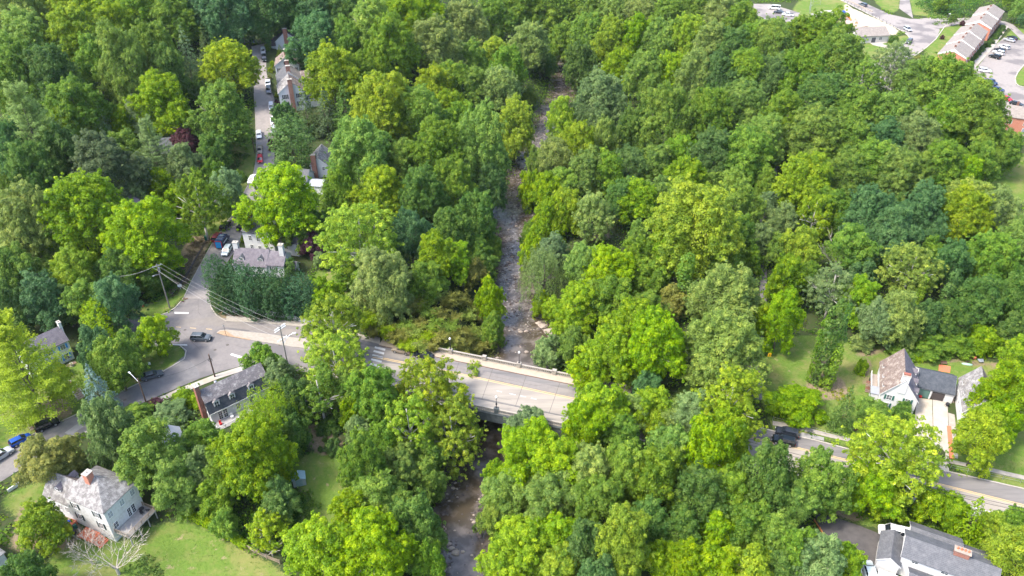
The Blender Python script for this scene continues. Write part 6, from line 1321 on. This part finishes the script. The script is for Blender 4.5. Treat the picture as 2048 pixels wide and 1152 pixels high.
def finish_labels():
    cnt = {}
    for q in TREES:
        if q[4]: q[5]["label"] = q[4]; continue
        wv, d = where(q[0], q[1]); sz = "small " if q[8] < 3.6 else "large " if q[8] > 7.5 else ""; k = (f"{sz}{CNAME[q[7]]} {SHAPE[q[6]]}" + ("" if q[6] in ('spruce', 'column', 'pine', 'ivy', 'bush') else  " tree") + " " + wv); cnt.setdefault(k, []).append((d, q))
    O_ = ["nearest", "second nearest", "third nearest", "fourth nearest", "fifth nearest", "sixth nearest", "seventh nearest", "eighth nearest", "ninth nearest", "tenth nearest", "eleventh nearest", "twelfth nearest"]; SH = lambda k: k.replace("the bottom right split level house", "the bottom right house").replace("the white cottages with garages", "the garages").replace("the bleached fallen limbs at bottom left", "the bleached dead tree").replace("the bleached dead trees at right", "the tall dead trees").replace("the long white cottage with dormers", "the dormered cottage").replace("the row of white gabled houses", "the gabled houses").replace("the hipped bottom left house", "the hipped house")
    for k, l in cnt.items():
        l.sort(key=lambda z: z[0])
        for i, (d, q) in enumerate(l): q[5]["label"] = SH(k) if len(l) == 1 else SH(k) + ", " + O_[min(i, 11)]
TL = """
30 25 62 58 P;112 12 55 45 V;205 8 50 40 L;282 18 55 40 G;62 85 64 60 W;150 75 58 60 V;228 55 48 50 L;345 40 52 45 W;365 10 50 40 B;440 25 58 55 B;520 25 50 50 B;575 20 45 50 B;632 20 50 48 B;690 22 42 45 D;395 30 40 45 B
248 130 55 78 W;40 150 60 70 G;110 160 55 65 D;190 130 40 55 G;310 110 48 60 G;335 150 40 55 D;412 95 26 42 K spruce;375 118 38 60 S spruce;462 135 56 52 V;60 255 66 85 S pine;152 222 66 58 G;130 262 42 42 L;322 208 62 52 Y;442 232 64 64 W;205 250 30 50 S spruce;280 235 32 40 S;252 300 38 40 W
212 332 72 62 K;305 295 42 58 S pine;372 328 38 42 S;12 390 36 60 W pine;65 345 52 60 D;120 300 40 50 D;370 285 30 28 U;430 300 38 30 D;20 300 40 60 B
170 432 88 72 L;290 470 80 66 L;55 450 66 78 P;30 550 56 60 W;150 548 54 56 V;85 600 55 55 B;20 620 45 55 D;232 605 50 55 B;170 605 45 45 W;398 408 58 62 G open;458 385 34 44 S;428 350 28 32 G;352 398 26 26 L;250 540 55 40 D;310 560 42 32 G bush
42 728 88 108 V pine;214 672 30 52 L spruce;195 700 36 50 B;310 668 40 42 L;232 725 52 55 W;200 645 28 45 L column;195 785 44 58 N spruce;258 695 34 38 W;130 610 40 40 D
222 862 52 72 S;300 905 72 72 W;352 965 50 56 W;98 925 62 48 O;272 832 40 30 W bush;345 832 44 28 S bush;395 800 22 12 L bush;372 795 28 18 L bush;310 806 17 12 M bush;404 878 42 40 G;538 822 62 50 Y willow;503 905 84 84 L;592 868 34 40 D;450 940 50 50 G;390 940 45 45 S;82 1050 52 42 V
532 1055 44 42 V open;640 1100 76 60 L;745 1095 82 80 L;705 1030 52 42 L;760 1000 66 44 W;830 1060 55 80 W;860 1130 40 50 G;722 925 48 62 G;702 825 26 30 L;665 895 18 18 D bush
585 295 42 58 D column;628 82 56 52 B;665 148 60 44 V;612 225 34 42 K spruce;652 222 38 44 K spruce;690 215 40 48 D spruce;570 235 28 30 D;720 150 40 40 G;740 60 62 60 W;700 90 42 50 G;800 30 50 45 L;782 95 55 60 G;862 95 62 55 P;850 25 48 35 L;925 50 52 45 P;985 30 45 38 W;1040 20 42 32 G;1060 90 45 42 P;985 110 38 30 V;940 125 40 40 W;905 170 48 45 G;945 175 42 40 W;1015 135 40 40 G;1000 175 42 40 P
770 215 68 68 V;842 235 56 60 W;722 310 70 74 W;680 385 36 45 G;655 395 28 42 G spruce;760 385 58 42 Y;800 330 50 50 W;875 310 66 66 G;905 370 48 52 G;845 390 50 55 D;962 300 58 82 W;1028 258 46 56 V;980 380 40 50 D;925 250 45 45 G;870 180 45 45 V;895 220 45 40 L
562 404 82 64 Y;600 455 42 38 W;625 488 25 25 U;640 450 25 30 D;720 480 86 72 V open;765 560 66 70 P;700 555 30 25 G bush;822 475 44 56 B;872 512 46 48 L;905 455 42 42 D;952 440 46 56 D;850 560 45 40 G;910 520 42 35 L;942 545 35 32 O;980 600 32 48 L;968 535 30 32 D;985 498 22 26 G;1064 505 26 34 L;1062 468 24 30 G;985 660 28 36 G;650 592 40 30 L;622 620 22 20 G;950 500 35 30 G
668 648 66 52 V open;672 722 72 66 V open;640 790 60 50 W open;748 788 56 56 G;520 722 40 28 G;555 748 34 34 S;590 800 36 52 D;700 780 40 45 W;660 850 26 16 D bush;575 850 30 40 D
862 785 78 62 V open;905 870 68 72 V open;818 850 62 66 V open;945 760 40 30 V open;800 940 50 50 W;850 960 45 50 W;770 880 40 40 G
1055 858 52 42 S;1062 905 72 55 L;1120 935 60 52 L;1025 990 60 56 W;998 1035 46 50 W;992 955 30 38 L;1105 1000 62 55 W;1180 940 62 58 P;1170 850 50 55 L;1205 820 62 56 L;1240 870 46 40 G;1262 825 40 38 P;1302 815 46 42 V;1345 830 40 34 P;1385 825 50 46 S;1250 940 55 60 W;1198 1000 60 52 G
1040 1105 80 58 V;1110 1070 55 50 L;1120 1130 50 48 V;1172 1085 40 55 D;1252 1088 60 70 V;1320 1122 42 42 L;1310 960 60 66 G;1300 1040 50 50 D;1345 900 55 55 W;1415 905 62 70 L;1462 800 76 62 V open;1450 870 62 60 L;1400 985 62 62 D;1460 985 55 55 G;1365 1060 48 48 D;1435 1060 42 42 L;1430 1125 52 40 L;1530 960 62 75 D;1500 1050 55 50 G;1555 1070 50 50 W;1500 1130 50 40 V;1640 965 62 66 G;1585 1010 50 50 W;1630 1112 58 50 S;1695 1118 38 38 L;1590 1100 40 50 G;1560 1130 40 40 D
1795 908 96 66 V open;1752 975 58 48 L;1775 1000 40 35 L;1862 1005 40 34 L;1945 1035 44 46 L spruce;1905 1020 34 36 L;2030 1040 34 34 G;2025 1105 60 50 V;1985 1050 30 30 V;1962 872 52 62 V;2015 790 62 62 L;2045 710 40 40 Y;2000 840 45 45 L
1656 690 27 84 D ivy;1636 700 14 66 G ivy;1680 680 15 72 D ivy;1668 735 18 44 G ivy;1665 580 56 52 S open;1592 808 60 38 L bush;1692 815 32 44 D spruce;1682 858 15 12 G bush;1716 852 13 10 M bush;1634 745 8 22 K column;1806 822 22 24 D bush;1745 820 36 20 W bush;1722 735 14 18 L bush;1835 715 14 9 L bush;1820 705 14 9 W bush;1725 685 26 20 S bush
1455 598 74 72 P;1448 700 86 74 P;1382 455 98 64 V;1350 505 60 50 L;1430 500 56 52 W;1275 402 46 38 L;1372 360 48 42 L;1472 400 52 56 W;1478 470 38 45 G;1100 445 40 50 L;1135 420 38 42 V;1185 430 42 46 P;1088 552 52 56 S willow;1152 618 60 56 L;1220 600 52 48 G;1225 540 58 46 L;1170 530 42 42 W;1262 650 60 56 L;1215 705 60 56 L;1312 690 66 72 L;1290 620 45 40 W;1100 705 36 34 S;1150 690 32 36 W;1175 740 40 30 L;1300 560 42 36 G;1350 600 34 30 O;1368 570 28 60 G ivy;1330 540 26 50 G ivy
1562 640 42 62 L;1572 560 42 50 L;1600 500 44 46 V;1700 500 50 50 G;1560 500 34 32 W;1628 430 44 46 V open;1565 440 36 34 S;1610 362 62 50 V;1690 350 50 50 W;1660 420 50 42 G;1745 330 50 50 G;1790 350 50 52 W;1740 430 56 60 B;1790 470 50 60 B;1845 430 55 60 B;1822 540 60 52 P open;1800 635 46 56 P;1755 640 46 44 S;1720 600 42 46 L;1894 590 18 50 D ivy;1838 590 14 40 V ivy;1790 425 12 38 D ivy;1756 500 15 40 D ivy;1925 430 58 56 V;1990 430 56 56 P;2035 490 50 56 W;1978 520 58 56 G;1965 600 52 52 D;1900 530 40 50 B;2030 600 45 55 D;1860 685 50 28 W bush;1912 690 40 30 G bush;1965 682 42 34 L bush;2025 660 34 34 D;1850 640 42 40 D;1900 640 40 36 D;1800 700 30 22 W bush
1652 78 58 42 G;1590 78 48 40 G;1545 90 46 50 W;1675 120 60 48 W;1600 150 56 54 G;1545 160 46 46 D;1722 165 50 44 G open;1790 130 44 46 S open;1840 170 52 50 W;1890 172 66 52 G;1945 232 70 66 W;2005 300 42 40 G;1885 250 52 50 G;1650 200 56 50 D;1715 225 56 48 W;1780 235 56 50 W;1830 280 56 52 S;1760 290 54 50 B;1700 290 50 48 W;1625 270 60 50 W;1560 230 50 50 G;1875 330 56 48 G;1932 350 38 38 L;1935 400 46 36 P;1955 330 40 46 G;1828 350 50 44 W
1090 20 45 36 W;1140 30 42 36 G;1190 30 42 40 W;1240 20 42 34 P;1290 25 42 36 P;1340 25 42 34 W;1390 25 40 32 G;1440 30 42 34 P;1485 45 42 38 G;1130 90 42 42 G;1175 75 42 46 W;1225 80 42 42 V;1275 75 42 44 L;1325 80 42 40 W;1375 75 42 42 V;1420 90 42 46 P;1465 100 42 42 D;1510 90 42 42 G;1160 130 36 44 D;1200 200 56 54 S;1240 140 38 40 L;1290 150 46 46 W;1340 150 42 42 L;1390 150 42 46 P;1440 155 42 46 D;1495 150 46 50 G;1330 235 60 66 W;1420 235 50 56 G;1480 215 52 50 W;1525 280 50 50 W;1490 310 56 50 G;1425 310 50 50 D;1125 240 34 46 V;1155 290 40 46 V;1110 320 40 46 P;1175 345 45 45 W;1100 385 40 40 L;1210 280 30 44 P;1215 345 42 42 G;1260 335 40 42 D;1310 330 42 40 W;1270 260 42 46 D;1360 310 40 40 G;1060 380 26 40 L;1245 400 40 40 D;1320 390 40 36 W;1075 330 24 40 W;1130 370 36 36 W
"""
for ln in TL.strip().split("\n"):
    for it in ln.split(";"):
        f = it.split(); kd = f[5] if len(f) > 5 else 'round'
        tree(float(f[0]), float(f[1]), float(f[2]) * 1.04, float(f[3]) * 1.04, kd, f[4], clear=(1.0 if kd in ('round', 'open') and float(f[2]) < 30 else None))
# the hedge of conifers
for i in range(10):
    t_ = i / 9; tree(437 + 190 * t_, 574 + 26 * t_ + (5 if i % 2 else -3), (27, 22, 25, 28, 22, 26, 23, 27, 24, 18)[i], 54 - 12 * t_ + (3, -4, 2, 4, -3, 0, 4, -5, 2, -3)[i], 'column', 'H', "%s conifer from the left in the tall dark hedge" % ["first", "second", "third", "fourth", "fifth", "sixth", "seventh", "eighth", "ninth", "tenth"][i], clear=0.1, group="conifers of the dark hedge")
# dark garden bushes beside the apartments
for i, (x, y) in enumerate([(2012, 57), (2005, 65), (1998, 73), (1990, 82), (1982, 89), (1970, 98), (1963, 106), (1956, 113), (1949, 121), (1942, 128)]): tree(x - 6, y, 7, 7, 'bush', 'D', "%s dark bush counted from the top in the border of the brick rows" % ["first", "second", "third", "fourth", "fifth", "sixth", "seventh", "eighth", "ninth", "tenth"][i], group="bushes along the brick rows")
for x, y, r, c in ((1783, 80, 7, 'D'), (1792, 78, 6, 'D'), (1797, 93, 6, 'D'), (545, 128, 6, 'L'), (541, 140, 6, 'V'), (539, 155, 5, 'O'), (553, 190, 5, 'V'), (553, 205, 6, 'U'), (553, 250, 8, 'M'), (543, 286, 9, 'M'), (543, 296, 7, 'M'), (560, 100, 11, 'V'), (535, 95, 8, 'G'), (640, 865, 9, 'D'), (655, 858, 9, 'D'), (672, 880, 8, 'D'), (655, 898, 9, 'D'), (641, 898, 7, 'D'), (671, 866, 8, 'D'), (650, 880, 7, 'D'),
                   (120, 742, 18, 'V'), (480, 352, 14, 'G'), (460, 350, 12, 'S'), (425, 330, 20, 'D'), (405, 330, 14, 'M'), (480, 455, 0, 'V'), (487, 478, 8, 'V'), (580, 535, 22, 'D'), (480, 395, 12, 'L'), (1835, 120, 10, 'O'), (1925, 47, 6, 'U'), (1885, 75, 5, 'U')):
    if r: tree(x, y, r, r, 'bush' if x != 560 else 'spruce', c, group="garden bushes")
# bamboo thicket
ORD = ['first', 'second', 'third', 'fourth', 'fifth', 'sixth', 'seventh', 'eighth', 'ninth', 'tenth', 'eleventh']; RW = ['back', 'second', 'middle', 'fourth', 'front']
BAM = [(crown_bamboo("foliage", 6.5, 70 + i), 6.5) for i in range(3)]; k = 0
for row, (ya, yb) in enumerate(((590, 600), (615, 625), (640, 650), (662, 672), (682, 700))):
    ci = -1
    for x in range(735 + (row % 2) * 12, 1000, 27):
        y = ya + (x - 735) * .09 + trng.uniform(-8, 8)
        if x > 985 - row * 2 or (x < 800 and y > 668): continue
        ci += 1; g_ = G(x, y + 16); t_ = empty("bamboo_clump", g_, trng.uniform(0, 6.28), "bamboo clump %s from the left in the %s row of the thicket above the bridge" % (ORD[ci], RW[row]), "bamboo", "bamboo thicket")
        c = link("foliage", BAM[k % 3][0], t_); s_ = trng.uniform(.75, 1.1); c.scale = (s_ * 1.25, s_ * 1.25, s_ * trng.uniform(.8, 1.15)); cc = COL[trng.choice(['O', 'O', 'Y', 'W', 'O', 'P', 'O'])]; c.color = (*cc, 1); k += 1
# bleached and dead trees
def bare(cx, cy, base, rx_m, h_m, seed, label, lev=4, r0=.2, mat_="dead_wood", spread=.75):
    q = G(*base); t_ = empty("dead_tree", q, 0, label, "tree", "dead trees"); o = link("branches", bare_mesh("branches", seed, rx_m, h_m, mat_, lev, r0, spread), t_); return t_
bare(0, 0, (238, 1148), 5.2, 7.5, 3, "large bleached leafless tree in front of the bottom left house deck", lev=5, r0=.26)
bare(0, 0, (185, 1128), 3.4, 5, 9, "smaller bleached leafless tree left of the large bare one", lev=5, r0=.14)
bare(0, 0, (1668, 560), 8.5, 13, 5, "tall dead white tree with bare branching top in the right forest", lev=3, r0=.3, spread=.6)
bare(0, 0, (1640, 575), 6, 11, 8, "dead pale tree with crooked side limbs left of the tallest dead one", lev=3, r0=.25, spread=.8)
bare(0, 0, (1790, 215), 5.5, 15, 6, "sparse bare topped tree below the estate road", lev=4, r0=.2, mat_="bark_pale")
bare(0, 0, (545, 1112), 3.2, 5, 12, "twisted pale dead branches in the sparse tree by the rail fence", lev=3, r0=.12)
bare(0, 0, (1930, 620), 1.4, 9, 13, "thin dead snag in the right forest", lev=2, r0=.22, spread=.4)
bare(0, 0, (722, 1150), 2.2, 8, 14, "pale dead limbs poking through the bottom treetops", lev=2, r0=.15, spread=.5)
bare(0, 0, (1355, 1050), 2.0, 9, 17, "slim bare stem in the dark gap right of the bridge", lev=2, r0=.14, spread=.5)
bare(0, 0, (1195, 480), 3.0, 8, 21, "tangle of grey bare branches right of the creek riffle", lev=4, r0=.12)
# ---- fill remaining gaps in the canopy with understorey trees ----
cov = np.zeros((73, 129), bool); YY, XX = np.mgrid[0:73, 0:129] * 16.
for q in TREES:
    cov |= ((XX - q[0]) / (q[2] * .92)) ** 2 + ((YY - q[1]) / (q[3] * .92)) ** 2 < 1
bam = [(700, 575), (1000, 575), (1005, 710), (880, 712), (690, 660)]
crk = [(a - h * 7.2, b) for a, b, h in creek_px] + [(a + h * 7.2, b) for a, b, h in creek_px][::-1]
KEEP = clears + [bam, crk, [(820, 670), (1260, 780), (1260, 880), (940, 850), (740, 770), (740, 690)], [(930, 810), (1010, 830), (1000, 950), (925, 1000)]]
for p in KEEP: cov |= inpoly(p, XX, YY)
nf = 0; order = [(j, i) for j in range(73) for i in range(129)]; trng.shuffle(order)
FMAX = 45
for j, i in order:
    if cov[j, i] or nf >= max(0, FMAX): continue
    cx, cy = XX[j, i] + trng.uniform(-4, 4), YY[j, i] + trng.uniform(-4, 4); pos = G(cx, cy, 6); s = scale_at(*pos); rx = trng.uniform(3.4, 5.2) * s
    ring = [(cx + rx * .9 * math.cos(a), cy + rx * .9 * math.sin(a)) for a in np.linspace(0, 6.28, 9)]
    if any(inpoly(p, np.array([q[0] for q in ring]), np.array([q[1] for q in ring])).any() for p in KEEP):
        rx *= .55; ring = [(cx + rx * math.cos(a), cy + rx * math.sin(a)) for a in np.linspace(0, 6.28, 9)]
        if any(inpoly(p, np.array([q[0] for q in ring]), np.array([q[1] for q in ring])).any() for p in KEEP): continue
    tree(cx, cy + 4, rx, rx * 1.05, 'round', trng.choice(['G', 'D', 'W', 'B', 'G', 'W', 'L', 'S']), clear=1.5, group="understorey trees"); nf += 1
    cov |= ((XX - cx) / rx) ** 2 + ((YY - cy) / rx) ** 2 < 1.1
print("TREES", len(TREES), "fill", nf, "uncovered", int((~cov).sum()))
finish_labels()
# ---- undergrowth: uncountable low growth under and between the trees ----
r = np.random.default_rng(99)
def scatter_leaves(xs, ys, rad, hh, nper, ls, name, colr, label_kind="stuff", zoff=0.):
    n = len(xs); out = []; tn = []
    zs = Hf(xs, ys); d = sph(n * nper, r); d[:, 2] = np.abs(d[:, 2]); c = np.repeat(np.stack([xs, ys, zs + zoff], 1), nper, 0); rr = np.repeat(rad, nper)[:, None]; h_ = np.repeat(hh, nper)[:, None]
    q = c + d * np.concatenate([rr, rr, h_], 1) * r.uniform(.7, 1.05, (n * nper, 1)); nn = d + r.normal(0, .4, d.shape) + np.array([0, 0, .4]); t = .45 + np.repeat(r.normal(0, .17, n), nper) + r.normal(0, .1, n * nper)
    me = leafmesh(name, [quads(q, nn, ls, r)], t); o = link(name, me); o.color = (*colr, 1); return tag(o, kind="stuff")
def fr_mask(X, Y, mrg=0): return (np.abs(X) < (Y * cp_ + CAM_Z * sp_) * .64 + mrg)
X = r.uniform(-300, 300, 60000); Y = r.uniform(72, 450, 60000); ok = fr_mask(X, Y, 12)
X, Y = X[ok], Y[ok]
blk = np.zeros(len(X), bool)
BW = CLEARW + [wpoly(bam)]
for p in BW: blk |= inpoly(p, X, Y)
# brush grows over the edges of clearings a little, never on the water
d_, h_ = creek_d(X, Y); blk |= d_ < h_ + .8; roadp = [wpoly(p) for p in ([(740, 670), (1260, 778), (1260, 870), (940, 855), (740, 772)],)]
for p in roadp: blk |= inpoly(p, X, Y)
X, Y = X[~blk], Y[~blk]; n = len(X)
pr_edge = np.zeros(n, bool)
for p in CLEARW:       # keep low next to clearings
    for dx, dy in ((3, 0), (-3, 0), (0, 3), (0, -3), (0, 5)): pr_edge |= inpoly(p, X + dx, Y + dy)
tall = np.where(pr_edge, .7, r.choice([1.3, 2.2, 3.4], n, p=[.4, .35, .25]))
scatter_leaves(X, Y, np.minimum(tall * .8 + .6, 2.2), tall, 12, .62, "undergrowth", (.135, .230, .034))
# clumps of bright brush by the bottom left lawn, weeds on the bank by the village street
def patch(name, poly, n, rad, hgt, colr, ls=.4, nper=16):
    w_ = np.array(wpoly(poly)); x = r.uniform(w_[:, 0].min(), w_[:, 0].max(), n * 3); y = r.uniform(w_[:, 1].min(), w_[:, 1].max(), n * 3); k_ = inpoly([tuple(q) for q in w_], x, y); x, y = x[k_][:n], y[k_][:n]
    return scatter_leaves(x, y, r.uniform(.6, 1.2, len(x)) * rad, r.uniform(.6, 1.3, len(x)) * hgt, nper, ls, name, colr)
patch("brush", [(370, 985), (440, 960), (520, 990), (585, 975), (625, 985), (590, 1040), (560, 1090), (500, 1100), (440, 1060), (385, 1020)], 420, .9, .8, (.085, .17, .025))
patch("weeds", [(392, 470), (425, 470), (405, 520), (365, 585), (335, 600), (340, 560)], 260, .7, .5, (.12, .10, .06), .3); patch("weeds", [(300, 560), (345, 530), (372, 545), (345, 598), (290, 606)], 160, 1.0, 1.5, (.08, .17, .03))
patch("lawn_flowers", [(1660, 785), (1700, 775), (1710, 800), (1680, 810)], 50, .4, .35, (.22, .26, .03), .25)
patch("brush", [(425, 300), (500, 310), (470, 345), (430, 345)], 160, .9, .8, (.09, .17, .04), .4); patch("brush", [(1722, 1010), (1800, 1020), (1960, 1075), (1960, 1095), (1830, 1060), (1700, 1035)], 200, .8, .7, (.12, .20, .03), .4)
patch("brush", [(250, 1130), (300, 1110), (330, 1150), (280, 1190)], 60, .8, .6, (.12, .19, .05), .35); patch("brush", [(585, 1000), (615, 990), (640, 1010), (600, 1060), (570, 1090)], 90, .7, .5, (.12, .20, .04), .35); patch("riverside_brush", [(880, 700), (1000, 720), (985, 690), (900, 680)], 120, 1.3, 2.2, (.15, .17, .05), .5); patch("brush", [(1860, 35), (1940, 33), (1960, 0), (1850, -5), (1830, 10)], 220, 1.6, 2.5, (.07, .15, .035), .6, 22)
hd = []; 
for t_ in np.linspace(0, 1, 46): x, y, z = G(372 + 118 * t_ + trng.uniform(-2, 2), 1030 + 64 * t_ ** 1.15); hd.append((x, y, z))
cs = [(x - hd[0][0], y - hd[0][1], z - hd[0][2] + .6) for x, y, z in hd]; o_, t_ = puffs_to_leaves(cs, [trng.uniform(.7, 1.15) for _ in cs], r, .33, 1.2)
h_ = empty("overgrown_hedge", hd[0], 0, "long overgrown green hedge along the edge of the bottom left lawn", "hedge"); c = link("foliage", leafmesh("foliage", o_, t_), h_); c.color = (*COL['L'], 1)
# grass tufts on the lawns
X = r.uniform(-110, 110, 90000); Y = r.uniform(78, 230, 90000); ok = np.zeros(len(X), bool)
for p in LAWNW: ok |= inpoly(p, X, Y)
X, Y = X[ok], Y[ok]; scatter_leaves(X, Y, np.full(len(X), .16), np.full(len(X), .09), 4, .13, "grass", (.125, .19, .04))
# woods outside the picture
X = []; Y = []
for yy in np.arange(60, 640, 9.5):
    for xx in np.arange(-420, 421, 9.5):
        e = (yy * cp_ + CAM_Z * sp_) * .64
        if (yy > 452 or abs(xx) > e + 9) and abs(xx) < e + 70 + (40 if yy > 400 else 0): X.append(xx + trng.uniform(-3, 3)); Y.append(yy + trng.uniform(-3, 3))
X = np.array(X); Y = np.array(Y); d_, h_ = creek_d(X, Y); k_ = (d_ > h_ + 5) & ~((np.abs(Y - (128 - (X) * .22)) < 26) & (np.abs(X) > 60) & (Y < 200))
X, Y = X[k_], Y[k_]; n = len(X); scatter_leaves(X, Y, r.uniform(4.5, 6.5, n), r.uniform(9, 13, n), 190, 1.5, "distant_woods", (.075, .15, .035), zoff=2)
# ---------------- air ----------------
HAZE = 0.00004
hm = bpy.data.materials.new("haze"); hm.use_nodes = True; t = hm.node_tree
for n_ in list(t.nodes):
    if n_.type == 'BSDF_PRINCIPLED': t.nodes.remove(n_)
pv = t.nodes.new("ShaderNodeVolumePrincipled"); pv.inputs["Density"].default_value = HAZE; pv.inputs["Color"].default_value = (.80, .90, 1, 1); pv.inputs["Anisotropy"].default_value = .3
t.links.new(pv.outputs[0], t.nodes["Material Output"].inputs["Volume"])
if HAZE > 0:
    b = MB(); b.box(0, 550, -14, 3000, 2200, 150); o = b.build("haze", hm); tag(o, kind="stuff")
